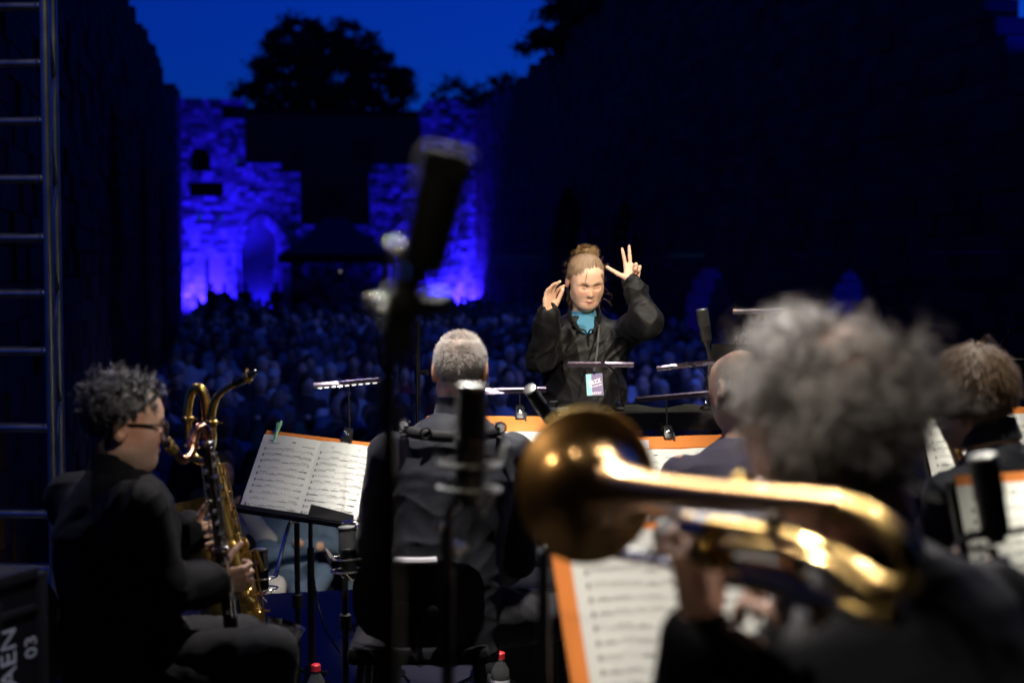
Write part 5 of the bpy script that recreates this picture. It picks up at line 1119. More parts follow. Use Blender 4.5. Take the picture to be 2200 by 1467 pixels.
    up = (bt - bb).normalized(); rt = Vector((1, 0.02, -0.05)); rt = (rt - up * rt.dot(up)).normalized(); nr = rt.cross(up); Lb = (bt - bb).length
    q = MB(); q.box((bt + bb) / 2, (0.069, Lb, 0.003), rt, up, nr); q.build('card', M['badge'], ly, smooth=False)
    q = MB(); q.box((bt + bb) / 2 + rt * 0.011 + nr * 0.0018, (0.046, Lb * 0.98, 0.001), rt, up, nr); q.build('purple_field', M['badge2'], ly, smooth=False)
    q = MB(); q.tube([bt + ZV * 0.014, bt - up * 0.004 + nr * 0.002], 0.003, 6); q.build('hook', M['chrome'], ly)
    def txt(t, at, size, rot=0.0):
        cu = bpy.data.curves.new('t', 'FONT'); cu.body = t; cu.size = size; cu.extrude = 0.0002; cu.align_x = 'CENTER'; cu.align_y = 'CENTER'; cu.offset = size * 0.012
        tt = bpy.data.objects.new('t', cu); COL.objects.link(tt); me = bpy.data.meshes.new_from_object(tt.evaluated_get(bpy.context.evaluated_depsgraph_get())); bpy.data.objects.remove(tt)
        me.materials.clear(); me.materials.append(M['badgetext']); ob = bpy.data.objects.new('lettering', me); link(ob, ly)
        r2 = rt * math.cos(rot) + up * math.sin(rot); u2 = nr.cross(r2); Mx = Matrix((r2, u2, nr)).transposed().to_4x4(); Mx.translation = at - Vector(ly.location); ob.matrix_local = Mx
    mid = (bt + bb) / 2
    txt('jazz', mid + up * 0.014 + nr * 0.0035, 0.036, 0.22); txt('EVENINGS', mid - up * 0.006 + rt * 0.008 + nr * 0.0035, 0.010, 0.22); txt('ARTIST', mid - up * (Lb / 2 - 0.008) + rt * 0.006 + nr * 0.0035, 0.013, 0.0)
conductor()
# ------------------------------------------------------------------ short haired man, seen from behind
def jacket_torso(pel, nb, sl, sr, g=0.0, w=1.0, dp=1.0):
    tf, L = torso_frame(pel, nb, sl, sr)
    return loft(pel, tf, [(-0.08, 0, 0, 0.175 * w + g, 0.13 * dp + g), (0.08, 0, 0, 0.165 * w + g, 0.125 * dp + g), (L * 0.42, 0, 0, 0.170 * w + g, 0.125 * dp + g), (L * 0.70, 0, 0, 0.192 * w + g, 0.132 * dp + g), (L * 0.86, 0, 0, 0.178 * w + g, 0.105 * dp + g), (L * 0.95, 0, 0, 0.115 * w + g, 0.082 * dp + g), (L * 1.0, 0, 0, 0.066 + g, 0.066 + g)], 0.05)
def sleeve(a, b, c, r0=0.066, r1=0.056, r2=0.042): return [cap(a, b, r0, r1, 0.05), cap(b, c, r1, r2, 0.025)]
def legs(hl, hr, kl, kr, al, ar, m, root, seed, r=1.0):
    return cloth('trousers', [cap((Vector(hl) + Vector(hr)) / 2 + ZV * 0.03, (Vector(hl) + Vector(hr)) / 2, 0.15, 0.15, 0.05), cap(hl, kl, 0.095 * r, 0.072 * r, 0.05), cap(kl, al, 0.070 * r, 0.056 * r, 0.03), cap(hr, kr, 0.095 * r, 0.072 * r, 0.05), cap(kr, ar, 0.070 * r, 0.056 * r, 0.03)], m, 0.009, root, waves(seed, 0.012, 26, 5), 0.02)
def collar(root, nb, up, r, h, m, fw):
    q = MB(); x, y, z = basis(up, fw); up = Vector(up).normalized(); q.lathe(Vector(nb) - up * 0.02, up, [(0, r + 0.012), (h * 0.6, r + 0.006), (h, r + 0.004), (h + 0.003, r), (h * 0.6, r - 0.003), (0, r)], 24, cap=False)
    return q.build('collar', m, root)
def strap(root, pts, m, name='strap', r=0.014): q = MB(); q.tube(smooth_path(pts, 6), r, 8, flat=0.22); return q.build(name, m, root)

def short_haired_man():
    d = 4.42; C = W(990, 795, d); fr = frame((0.10, 1, -0.10), (0, 0.05, 1)); s = 1.0; H = HP(C, fr, s)
    nb = W(985, 888, d - 0.02); sl = W(838, 958, d + 0.02); sr = W(1100, 962, d + 0.04)
    pel = Vector((W(955, 1300, d).x, nb.y - 0.10, 0.50)); el = W(800, 1190, d + 0.12); er = W(1112, 1205, d + 0.10); wl = W(880, 1250, d + 0.42); wr = W(1060, 1245, d + 0.42)
    hl = pel + Vector((-0.10, 0.06, 0.02)); hr = pel + Vector((0.12, 0.06, 0.02)); kl = W(825, 1335, d + 0.28); kr = W(1255, 1322, d + 0.24)
    al = Vector((kl.x - 0.02, kl.y + 0.05, 0.08)); ar = Vector((kr.x + 0.02, kr.y + 0.05, 0.08))
    P = body_under(pel, nb, sl, sr, el, er, wl, wr, hl, hr, kl, kr, al, ar) + neck_prims(C, fr, nb, s, 0.056) + head_prims(C, fr, s)
    for w_, sx in ((wl, 1), (wr, -1)): P += hand_prims(w_, (0.2 * sx, 0.6, -0.3), (sx, 0, -0.2), (0, 0.3, 1), [(0.7, 0.9, 0.5)] * 4)
    mask = lambda x, y, z: 0.7 * ((y < 0.07) & (z > -0.055) & ~((np.abs(x) > 0.06) & (y > -0.035) & (z < 0.02)) & (((x ** 2 + (y - 0.0) ** 2) > 0.0014) | (z < 0.1)))
    o = skin_person('short grey haired man with a thinning crown seen from behind in navy', Vector((pel.x, pel.y, 0)), P, head_color(C, fr, s, (0.68, 0.42, 0.31), (0.5, 0.2, 0.2), (0.34, 0.28, 0.24), mask), 0.005)
    off = Vector(o.location)
    j = cloth('pullover', [jacket_torso(pel, nb, sl, sr, 0.0, 0.97)] + sleeve(sl - ZV * 0.025, el, wl) + sleeve(sr - ZV * 0.025, er, wr), M['navy'], 0.006, o, lambda p, a=waves(14, 0.016, 11, 5), b=waves(15, 0.004, 40, 4): a(p) + b(p), 0.03)
    collar(j, nb + ZV * 0.020, Vector((0, 0.10, 1)), 0.064, 0.048, M['navy'], (0, 1, 0))
    legs(hl, hr, kl, kr, al, ar, M['jeans'], o, 16)
    for a in (al, ar): shoes(o, a, (0.2, 1, 0), M['black'])
    hm = lambda x, y, z: np.where((y < 0.075) & (z > -0.060) & ~((np.abs(x) > 0.055) & (y > -0.04) & (z < 0.01)) & ~((y > 0.0) & (z < 0.0)), np.where((x ** 2 * 0.8 + (y - 0.012) ** 2 < 0.0036) & (z > 0.08), 0.14, 1.0), 0.0)
    p, nn, l, tow = scalp(C, fr, s, 9000, hm, 17, 1.01, (0.0765, 0.0955, 0.09), (0, -0.012, 0.030))
    dr = nn * 0.9 + np.array([0, 0, -0.55]) * (l[:, 2:3] < 0.09) + np.array(fr[1]) * 0.5 * (l[:, 2:3] > 0.08)
    ribbons('hair', p, dr, np.random.default_rng(1).uniform(0.005, 0.012, len(p)), 0.0016, M['hair_short'], o, off, 3, 0, 1, 0.0, 0.18, 18, C)
    # saxophone harness across the shoulders
    hs = thing('saxophone_harness', nb - ZV * 0.1, 'black saxophone harness with buckles on the short haired man\'s back', 'harness')
    b0 = lambda px, py, dd: W(px, py, d - dd)
    q = MB(); q.tube(smooth_path([b0(868, 925, 0.115), b0(900, 932, 0.140), b0(960, 938, 0.155), b0(1030, 934, 0.150), b0(1074, 928, 0.115)], 6), 0.017, 8, flat=0.3, up=(0, 1, 0)); q.build('yoke', M['strap'], hs)
    for pts in ([b0(872, 905, 0.02), b0(868, 915, 0.09), b0(870, 935, 0.125)], [b0(1070, 908, 0.02), b0(1074, 918, 0.09), b0(1070, 940, 0.125)]): strap(hs, pts, M['strap'])
    for px, py in ((868, 912), (1076, 918), (915, 930)):
        q = MB(); c = b0(px, py, 0.12 if px < 900 or px > 1000 else 0.15); q.tube([c + Vector((0.016 * math.cos(a), -0.004, 0.016 * math.sin(a))) for a in np.linspace(0, 6.28, 13)[:-1]], 0.0035, 6, closed=True); q.build('buckle', M['blackm'], hs)
    band_chair((W(905, 1300, d - 0.06).x, nb.y - 0.04, 0), (0.0, 1, 0), 'black chair with pale rimmed low back under the short haired man', backz=W(900, 1212, d - 0.35).z)
short_haired_man()

# ------------------------------------------------------------------ bass clarinet player on the left
def bass_clarinet_player():
    d = 3.80; C = W(265, 912, d); fr = frame((0.945, 0.326, -0.10), (0.02, 0, 1)); s = 1.0; H = HP(C, fr, s)
    nb = W(252, 1012, d); sr = W(292, 1085, d - 0.16); sl = W(168, 1062, d + 0.18)
    pel = W(262, 1400, d + 0.02); pel.z = 0.54
    er = W(345, 1262, d - 0.12); wr = W(452, 1252, d + 0.10); el = W(300, 1240, d + 0.42); wl = W(410, 1150, d + 0.34)
    hr = pel + Vector((0.06, -0.09, 0.0)); hl = pel + Vector((0.0, 0.12, 0.0)); kr = W(575, 1408, d - 0.02); kl = W(520, 1380, d + 0.42)
    ar = Vector((kr.x + 0.02, kr.y + 0.03, 0.08)); al = Vector((kl.x + 0.03, kl.y + 0.05, 0.08))
    P = body_under(pel, nb, sl, sr, el, er, wl, wr, hl, hr, kl, kr, al, ar) + neck_prims(C, fr, nb, s, 0.056) + head_prims(C, fr, s, mouth=0.005)
    P += hand_prims(wr, (0.75, 0.28, 0.02), (-0.15, 0.8, 0.1), (0.1, 0.1, 1), [(0.75, 0.9, 0.5), (0.8, 0.9, 0.5), (0.85, 0.9, 0.5), (0.9, 0.9, 0.5)], 0.06, 1.0, (0.6, 0.7, 0.5), 0.2)
    P += hand_prims(wl, (0.7, -0.3, 0.1), (0.2, -0.6, 0), (0, 0, 1), [(0.8, 0.9, 0.5)] * 4)
    mask = lambda x, y, z: 0.9 * (((y < 0.055 - 0.8 * np.maximum(0, 0.08 - z)) & (z > -0.02)) | ((y < -0.035) & (z > -0.08)))
    o = skin_person('curly haired man in black jacket and glasses playing the bass clarinet', Vector((pel.x, pel.y, 0)), P, head_color(C, fr, s, (0.60, 0.36, 0.25), (0.45, 0.2, 0.17), (0.04, 0.035, 0.03), mask, (0.30, 0.22, 0.18), (0.05, 0.04, 0.035)), 0.0042)
    off = Vector(o.location)
    J = [jacket_torso(pel, nb, sl, sr, 0.012, 0.98, 1.05)] + sleeve(sr - ZV * 0.02, er, wr - (wr - er).normalized() * 0.03, 0.078, 0.066, 0.052) + sleeve(sl - ZV * 0.02, el, wl, 0.075, 0.062, 0.05) + [cap(pel + Vector((0.05, -0.13, 0.0)), pel + Vector((0.25, -0.13, -0.02)), 0.08, 0.05, 0.08)]
    j = cloth('jacket', J, M['suit'], 0.006, o, lambda p, a=waves(24, 0.036, 11, 5), b=waves(25, 0.012, 30, 4): a(p) + b(p), 0.03)
    collar(j, nb + ZV * 0.02, Vector((0.10, 0.03, 1)), 0.066, 0.05, M['suit'], (0, 1, 0))
    legs(hl, hr, kl, kr, al, ar, M['jeans'], o, 26, 1.06)
    for a in (al, ar): shoes(o, a, (1, 0.3, 0), M['black'])
    hm = lambda x, y, z: ((z > 0.062) & (y < 0.070)) | ((y < 0.015) & (z > 0.025)) | ((y < -0.045) & (z > -0.03)) | ((y < -0.065) & (z > -0.075))
    p, nn, l, tow = scalp(C, fr, s, 5200, hm, 27, 1.02); top = np.clip((l[:, 2] - 0.0) / 0.1, 0, 1)
    ribbons('hair', p, nn + np.array(fr[1]) * 0.55 * top[:, None] + np.array([0, 0, -0.2]), 0.010 + 0.046 * top * np.random.default_rng(2).uniform(0.6, 1.2, len(p)), 0.0030, M['hair_dark'], o, off, 9, 0.0075, 1.1, 0.04, 0.10, 28, C, clump=900)
    # spectacles
    g = thing('spectacles', H(0, 0.1, 0.0), 'black framed spectacles on the bass clarinet player', 'glasses'); fm = M['ebonite']
    for sx in (-1, 1):
        c = lambda a, sx=sx: H(sx * 0.034 + 0.027 * math.copysign(abs(math.cos(a)) ** 0.6, math.cos(a)), 0.112 - 0.10 * (abs(sx * 0.034 + 0.027 * math.cos(a))) ** 1.5, -0.002 + 0.019 * math.copysign(abs(math.sin(a)) ** 0.6, math.sin(a)))
        pts = [c(a) for a in np.linspace(0, 2 * math.pi, 25)[:-1]]; q = MB(); q.tube(pts, 0.0030, 6, closed=True); q.build('rim', fm, g)
        q = MB(); q.add([H(sx * 0.034, 0.109, -0.002)] + pts, [(0, i + 1, (i + 1) % 24 + 1) for i in range(24)]); q.build('lens', M['glass'], g)
        q = MB(); q.tube([H(sx * 0.063, 0.104, 0.010), H(sx * 0.080, 0.06, 0.012), H(sx * 0.083, -0.01, 0.012), H(sx * 0.081, -0.03, 0.0)], 0.0040, 6, flat=0.6); q.build('temple', fm, g)
    q = MB(); q.tube([H(-0.010, 0.112, 0.003), H(0.010, 0.112, 0.003)], 0.0022, 6); q.build('bridge', fm, g)
    band_chair((pel.x - 0.02, pel.y, 0), (0.95, 0.3, 0), 'black chair under the bass clarinet player', backz=0.78, rim=False)
    return H
HB = bass_clarinet_player()
def key_cups(root, p0, p1, n, side, r, m, out=0.02, rods=2, seed=0):
    """rods, posts and pad cups along a woodwind body"""
    p0, p1 = Vector(p0), Vector(p1); ax = (p1 - p0).normalized(); side = Vector(side); side = (side - ax * side.dot(ax)).normalized(); b = ax.cross(side); rg = random.Random(seed)
    for k in range(rods):
        q = MB(); o = side * (out + 0.006) + b * (0.011 * (k - (rods - 1) / 2)); q.tube([p0 + o, p1 + o], 0.0022, 6)
        for f in np.linspace(0, 1, 7): q.ball(p0 + (p1 - p0) * f + o, 0.004, 6, 5)
        q.build('key_rod', m, root)
    for k in range(n):
        f = (k + 0.5) / n; c = p0 + (p1 - p0) * f + side * out * 0.75 + b * rg.uniform(-0.012, 0.012); q = MB(); q.lathe(c, (side + b * rg.uniform(-0.8, 0.8)).normalized(), [(0, r * 0.9), (0.004, r), (0.007, r * 0.85), (0.008, 0.002)], 12)
        q.tube([c + side * 0.007, c + side * 0.010 + b * 0.012], 0.0018, 5); q.build('key_cup', m, root)
def bass_clarinet():
    m0 = W(348, 944, 3.86); a, b = W(447, 950, 3.98), W(486, 1262, 3.92)
    root = thing('bass_clarinet', (b.x, b.y, 0.1), 'black bass clarinet with silver keys and copper neck being played', 'bass clarinet')
    q = MB(); d0 = W(378, 972, 3.90) - m0; q.lathe(m0, d0, [(0, 0.003), (0.004, 0.006), (d0.length * 0.6, 0.0125), (d0.length, 0.0135)], 16); q.build('mouthpiece', M['ebonite'], root)
    q = MB(); q.lathe(m0 + d0 * 0.42, d0, [(0, 0.0125), (0.002, 0.0145), (0.028, 0.016), (0.030, 0.014)], 16)
    for f in (0.5, 0.72): q.ball(m0 + d0 * f + Vector((0.002, -0.004, 0.019)), 0.006, 8, 6)
    q.build('ligature', M['brass'], root)
    q = MB(); q.tube(smooth_path([m0 + d0 * 0.98, W(393, 988, 3.91), W(410, 972, 3.93), W(417, 940, 3.95), W(424, 922, 3.96), W(436, 918, 3.97), W(446, 930, 3.98), a + (b - a) * 0.02], 7), [0.0115, 0.0125, 0.0135, 0.0145], 16); nk = q.build('neck', M['copper'], root)
    q = MB()
    for f, pp, dd in ((0, W(414, 955, 3.945), (0.1, 0, 1)),): q.lathe(pp, dd, [(-0.012, 0.0155), (-0.010, 0.0165), (0.010, 0.0165), (0.012, 0.0155)], 14)
    q.build('neck_ring', M['copper'], nk)
    q = MB(); ax = b - a; L = ax.length; q.lathe(a, ax, [(0, 0.0165), (0.002, 0.019), (0.02, 0.019), (0.022, 0.0175), (L * 0.72, 0.0178), (L * 0.73, 0.021), (L * 0.77, 0.021), (L * 0.78, 0.0185), (L * 1.35, 0.0195)], 18); q.build('body', M['ebony'], root)
    q = MB(); q.lathe(a, ax, [(-0.003, 0.0175), (0.0, 0.0195), (0.012, 0.0195), (0.014, 0.018)], 18); q.lathe(a + ax * 0.725, ax, [(0, 0.0200), (0.002, 0.022), (0.014, 0.022), (0.016, 0.020)], 18); q.build('tenon_ring', M['silver'], root)
    key_cups(root, a + ax * 0.05, a + ax * 0.68, 8, (0.55, -0.8, 0), 0.0085, M['silver'], 0.021, 2, 3); key_cups(root, a + ax * 0.15, a + ax * 0.66, 5, (-0.85, -0.5, 0), 0.008, M['silver'], 0.020, 1, 4); key_cups(root, a + ax * 0.80, a + ax * 1.2, 5, (0.6, -0.8, 0), 0.010, M['silver'], 0.022, 2, 5)
    e = a + ax * 1.35; q = MB(); q.tube(smooth_path([e, e + Vector((0.02, 0.01, -0.07)), e + Vector((0.07, 0.03, -0.10)), e + Vector((0.11, 0.05, -0.05)), e + Vector((0.14, 0.065, 0.03))], 6), [0.02, 0.022, 0.026, 0.034, 0.055], 18, cap=False); q.build('bell', M['silver'], root)
    q = MB(); q.tube([e + Vector((0.03, 0.0, -0.08)), Vector((e.x + 0.03, e.y, 0.0))], 0.005, 8); q.build('floor_peg', M['chrome'], root)
bass_clarinet()
def bari_sax():
    a, b = W(458, 985, 4.42), W(538, 1345, 4.36); root = thing('baritone_saxophone', (b.x, b.y, 0.0), 'worn brass baritone saxophone on its stand behind the bass clarinet', 'saxophone'); B = M['oldbrass']
    mp, m1 = W(552, 798, 4.32), W(505, 824, 4.36); q = MB(); dd = mp - m1; q.lathe(m1, dd, [(0, 0.0125), (0.004, 0.0145), (dd.length * 0.62, 0.015), (dd.length * 0.98, 0.0065), (dd.length, 0.003)], 16); q.build('mouthpiece', M['ebonite'], root)
    q = MB(); q.lathe(m1 + dd * 0.45, dd, [(0, 0.015), (0.002, 0.0168), (0.02, 0.0168), (0.022, 0.015)], 14); q.ball(m1 + dd * 0.55 + ZV * 0.02, 0.006, 8, 6); q.ball(m1 + dd * 0.62 - ZV * 0.019, 0.004, 8, 6); q.build('ligature', M['brass'], root)
    q = MB(); q.tube(smooth_path([m1 + dd * 0.04, W(484, 836, 4.38), W(463, 858, 4.40), W(455, 890, 4.41), W(455, 905, 4.41)], 7), [0.010, 0.012, 0.0135], 14); q.build('neck', B, root)
    q = MB(); q.tube(smooth_path([W(455, 900, 4.41), W(456, 945, 4.41), W(450, 978, 4.42), W(432, 990, 4.43), W(413, 975, 4.44), W(405, 935, 4.45), W(403, 885, 4.45), W(410, 845, 4.45), W(424, 833, 4.44), W(438, 846, 4.44), W(444, 885, 4.44), W(447, 940, 4.44), W(454, 990, 4.43)], 8), [0.0135, 0.014, 0.0155, 0.017], 16); q.build('pigtail_loop', B, root)
    for px, py, dq in ((404, 900, 4.45), (456, 908, 4.41), (444, 905, 4.44), (408, 960, 4.445)):
        q = MB(); q.lathe(W(px, py, dq), (0, 0, 1), [(-0.008, 0.017), (-0.006, 0.0195), (0.006, 0.0195), (0.008, 0.017)], 14); q.tube([W(px, py, dq) + Vector((0.018, -0.006, 0)), W(px, py, dq) + Vector((0.032, -0.008, 0))], 0.004, 6); q.build('collar_ring', B, root)
    ax = b - a; q = MB(); q.tube([a, a + ax * 0.35, a + ax * 0.7, b], [0.018, 0.026, 0.035, 0.043], 22); q.build('body_tube', B, root)
    bw = W(545, 1440, 4.36); q = MB(); q.tube(smooth_path([b, b + ax * 0.12, bw + Vector((-0.03, 0.02, 0)), bw + Vector((-0.10, 0.06, 0.03)), W(478, 1345, 4.47)], 6), [0.043, 0.047, 0.052, 0.056, 0.056], 22); q.build('bow', B, root)
    l0, l1 = W(478, 1345, 4.47), W(422, 1075, 4.50); ax2 = l1 - l0; q = MB(); L = ax2.length
    q.lathe(l0, ax2, [(0, 0.056), (L * 0.4, 0.060), (L * 0.7, 0.067), (L * 0.86, 0.078), (L * 0.95, 0.094), (L, 0.115), (L + 0.004, 0.118), (L + 0.002, 0.113), (L * 0.94, 0.088), (L * 0.85, 0.072), (L * 0.5, 0.058)], 30, cap=False); q.build('bell', B, root)
    key_cups(root, a + ax * 0.05, a + ax * 0.55, 6, (0.75, -0.6, 0), 0.013, M['brass'], 0.032, 3, 7); key_cups(root, a + ax * 0.5, a + ax * 1.0, 7, (0.9, -0.5, 0), 0.022, M['brass'], 0.044, 2, 8); key_cups(root, a + ax * 0.45, a + ax * 0.95, 3, (-0.1, -1, 0), 0.026, B, 0.040, 1, 9)
    q = MB()
    for f in (0.55, 0.62, 0.72, 0.80, 0.9): c = a + ax * f + Vector((0.052, -0.02, 0)); q.tube([c, c + Vector((0.022, -0.008, 0.004))], 0.004, 6)
    q.tube([a + ax * 0.53 + Vector((0.075, -0.03, 0)), a + ax * 0.66 + Vector((0.085, -0.03, 0))], 0.006, 8); q.build('palm_keys', M['brass'], root)
    q = MB(); q.tube([a + ax * 0.6 + Vector((0.06, -0.02, 0.02)), W(548, 1330, 4.33) + Vector((0.03, 0, 0))], 0.004, 6); q.build('low_key_rod', M['brass'], root)
    for k in range(3):
        an = 0.4 + k * 2.094; q = MB(); q.tube([bw + Vector((-0.05, 0.03, 0.02)), Vector((bw.x - 0.05 + 0.26 * math.cos(an), bw.y + 0.03 + 0.26 * math.sin(an), 0.01))], 0.009, 8); q.build('stand_leg', M['blackm'], root)
bari_sax()

# ------------------------------------------------------------------ trombone player in the foreground
def trombone_player():
    d = 1.86; C = W(1778, 902, d); fr = frame((-0.62, 0.78, -0.12), (0.0, 0.05, 1)); s = 1.04; H = HP(C, fr, s)
    nb = W(1880, 1190, d + 0.05); sl = W(1745, 1455, d - 0.08); sr = W(2120, 1300, d + 0.16)
    pel = Vector((nb.x + 0.08, nb.y - 0.10, 0.62)); el = W(1470, 1640, d + 0.06); wl = W(1508, 1338, d - 0.02); er = W(1900, 1560, d + 0.32); wr = W(1745, 1425, d - 0.04)
    hl = pel + Vector((-0.12, 0.0, 0)); hr = pel + Vector((0.06, 0.14, 0)); kl = hl + Vector((-0.32, 0.30, 0.02)); kr = hr + Vector((-0.18, 0.42, 0.02)); al = kl + Vector((-0.02, 0.04, -0.52)); ar = kr + Vector((0, 0.04, -0.52))
    P = body_under(pel, nb, sl, sr, el, er, wl, wr, hl, hr, kl, kr, al, ar) + neck_prims(C, fr, nb, s, 0.058) + head_prims(C, fr, s)
    P += hand_prims(wl, (-0.06, 0.10, 1), (-0.5, 0.85, 0), (0.8, 0.3, 0.2), [(0.7, 0.9, 0.5), (0.8, 0.9, 0.5), (0.9, 0.9, 0.5), (0.9, 0.9, 0.5)], 0.1, 1.05, (0.9, 0.45, 0.2), 0.2)
    P += hand_prims(wr, (-0.45, 0.1, 0.9), (-0.6, 0.6, -0.4), (-0.6, 0.3, 0.2), [(0.9, 1.1, 0.6), (1.0, 1.1, 0.6), (1.1, 1.1, 0.6), (1.1, 1.1, 0.6)], 0.08, 1.0)
    mask = lambda x, y, z: 0.9 * ((y < 0.03) & (z > -0.09) & ((((x + 0.012) ** 2 + (y + 0.062) ** 2) > 0.0034) | (z < 0.05)))
    o = skin_person('curly grey haired man in black playing the trombone in the foreground', Vector((pel.x, pel.y, 0)), P, head_color(C, fr, s, (0.62, 0.38, 0.29), (0.5, 0.2, 0.2), (0.06, 0.052, 0.046), mask), 0.006)
    off = Vector(o.location)
    cloth('jacket', [jacket_torso(pel, nb, sl, sr, 0.02, 1.05, 1.1)] + sleeve(sl - ZV * 0.02, el, wl - (wl - el).normalized() * 0.03, 0.080, 0.066, 0.048) + sleeve(sr - ZV * 0.02, er, wr - (wr - er).normalized() * 0.02, 0.08, 0.066, 0.05), M['suit'], 0.008, o, waves(34, 0.022, 12, 5), 0.03)
    legs(hl, hr, kl, kr, al, ar, M['jeans'], o, 36)
    for a in (al, ar): shoes(o, a, (-0.6, 0.8, 0), M['black'])
    hm = lambda x, y, z: np.where((y < 0.075) & (z > -0.10) & ~((y > 0.01) & (z < 0.02)), np.where(((x + 0.012) ** 2 * 0.7 + (y + 0.062) ** 2 < 0.0022) & (z > 0.05), 0.08, 1.0), 0.0)
    p, nn, l, tow = scalp(C, fr, s, 7000, hm, 37, 1.02)
    cr2 = np.clip(((l[:, 0] + 0.012) ** 2 + (l[:, 1] + 0.060) ** 2) / 0.005, 0.5, 1) ** 1; g = np.random.default_rng(3); side = np.where(l[:, 2] > 0.03, cr2, 1) * np.clip(1.3 - np.maximum(0, l[:, 2] - 0.06) / 0.09, 0.6, 1.3)
    ribbons('hair', p, nn * 1.0 + np.array([0, 0, 0.15]) + g.normal(size=p.shape) * 0.35, (0.038 + 0.040 * g.random(len(p))) * side, 0.0026, M['hair_grey'], o, off, 11, 0.011, 1.0, 0.03, 0.16, 38, C, clump=700)
    band_chair((pel.x, pel.y, 0), (-0.6, 0.8, 0), 'chair hidden under the trombone player', backz=0.9, rim=False)
trombone_player()
def trombone():
    Bc = W(1264, 1042, 1.98); K1 = W(1815, 1082, 1.465); ax = (K1 - Bc); L = ax.length; axn = ax / L
    root = thing('trombone', W(1600, 1200, 1.697), 'brass trombone with rose brass bell held up in the foreground', 'trombone')
    q = MB(); pr = [(0.0, 0.1075), (0.003, 0.1070), (0.006, 0.101), (0.011, 0.090), (0.018, 0.078), (0.028, 0.066), (0.042, 0.0545), (0.060, 0.0440), (0.085, 0.0355), (0.12, 0.0285), (0.17, 0.0230), (0.24, 0.0185), (0.34, 0.0150), (L * 0.97, 0.0118), (L, 0.0115)]
    q.lathe(Bc, ax, pr, 48, cap=False); bell = q.build('bell', M['rosebrass'], root)
    q = MB(); q.lathe(Bc, ax, [(-0.001, 0.105), (-0.001, 0.104), (0.008, 0.092), (0.016, 0.078), (0.026, 0.065), (0.040, 0.053), (0.06, 0.042), (0.12, 0.026)], 48, cap=False); q.build('bell_inside', M['rosebrass'], bell)
    q = MB(); x, y, z = basis(ax); q.tube([Bc + x * (0.1078 * math.cos(a)) + y * (0.1078 * math.sin(a)) for a in np.linspace(0, 2 * math.pi, 49)[:-1]], 0.0018, 6, closed=True); q.build('bell_rim', M['brass'], bell)
    T = M['brass']
    def tb(name, pts, r, m=T): q = MB(); q.tube(smooth_path([W(*p) if len(p) == 3 and not isinstance(p, Vector) else p for p in pts], 8), r, 16); return q.build(name, m, root)
    tb('tuning_slide', [K1 - axn * 0.02, (1870, 1108, 1.426), (1930, 1160, 1.381), (1958, 1215, 1.366), (1945, 1262, 1.387), (1890, 1255, 1.437), (1820, 1210, 1.493), (1740, 1172, 1.560), (1660, 1150, 1.631), (1540, 1128, 1.738), (1480, 1118, 1.792)], [0.0115, 0.0118, 0.0112, 0.0105, 0.010])
    tb('attachment_tube', [(1530, 1165, 1.755), (1640, 1178, 1.655), (1740, 1200, 1.566), (1840, 1250, 1.483), (1905, 1290, 1.430), (1930, 1318, 1.412), (1905, 1330, 1.438), (1840, 1306, 1.494), (1760, 1280, 1.563), (1680, 1252, 1.632)], 0.0088)
    tb('attachment_tube', [(1545, 1208, 1.750), (1620, 1214, 1.681), (1690, 1228, 1.618), (1730, 1248, 1.585)], 0.0086); tb('attachment_tube', [(1560, 1245, 1.743), (1640, 1262, 1.672), (1720, 1290, 1.603), (1770, 1318, 1.562), (1745, 1335, 1.588)], 0.0086)
    tb('attachment_tube', [(1560, 1172, 1.708), (1680, 1186, 1.599), (1790, 1222, 1.504), (1860, 1266, 1.447), (1890, 1296, 1.425)], 0.0095)
    tb('attachment_tube', [(1600, 1232, 1.683), (1690, 1254, 1.603), (1790, 1292, 1.518), (1870, 1322, 1.449), (1925, 1322, 1.398)], 0.0095)
    q = MB(); c = W(1528, 1185, 1.761); q.lathe(c, (0.3, -0.9, 0.2), [(-0.022, 0.020), (-0.02, 0.024), (0.02, 0.024), (0.022, 0.021), (0.026, 0.010)], 20); q.build('rotor_valve', T, root)
    q = MB(); c = W(1500, 1130, 1.776); q.lathe(c, ax, [(-0.03, 0.0135), (-0.028, 0.0155), (0.03, 0.0155), (0.032, 0.0135)], 16); q.build('bell_lock', M['silver'], root)
    for p, r_ in (((1640, 1052, 1.630), (1648, 1150, 1.642)), ((1760, 1078, 1.523), (1770, 1190, 1.536)), ((1700, 1160, 1.595), (1705, 1255, 1.610))):
        q = MB(); q.tube([W(*p), W(*r_)], 0.004, 8); q.ball(W(*p), 0.009, 10, 6); q.ball(W(*r_), 0.009, 10, 6); q.build('brace', M['silver'], root)
    for p, e in (((1690, 1180, 1.609), 1), ((1795, 1098, 1.494), 1), ((1600, 1042, 1.665), 1), ((1815, 1232, 1.502), 1)):
        q = MB(); q.lathe(W(*p), ax, [(-0.008, 0.0115), (-0.006, 0.0152), (0.006, 0.0152), (0.008, 0.0115)], 16); q.build('ferrule', T, root)
    s0 = W(1590, 1120, 1.80)
    for k, o in enumerate((Vector((0, 0, 0)), Vector((0.02, 0.02, -0.075)))):
        q = MB(); q.tube([s0 + o, s0 + o - axn * 0.42], 0.0075, 12); q.build('hand_slide', M['silver'], root)
    q = MB(); q.tube([s0 - axn * 0.06, s0 - axn * 0.06 + Vector((0.02, 0.02, -0.075))], 0.006, 8); q.build('slide_brace', M['silver'], root)
    q = MB(); q.lathe(s0 + axn * 0.0, axn, [(0, 0.008), (0.03, 0.0085), (0.075, 0.0125), (0.08, 0.013)], 14); q.build('mouthpiece', M['silver'], root)
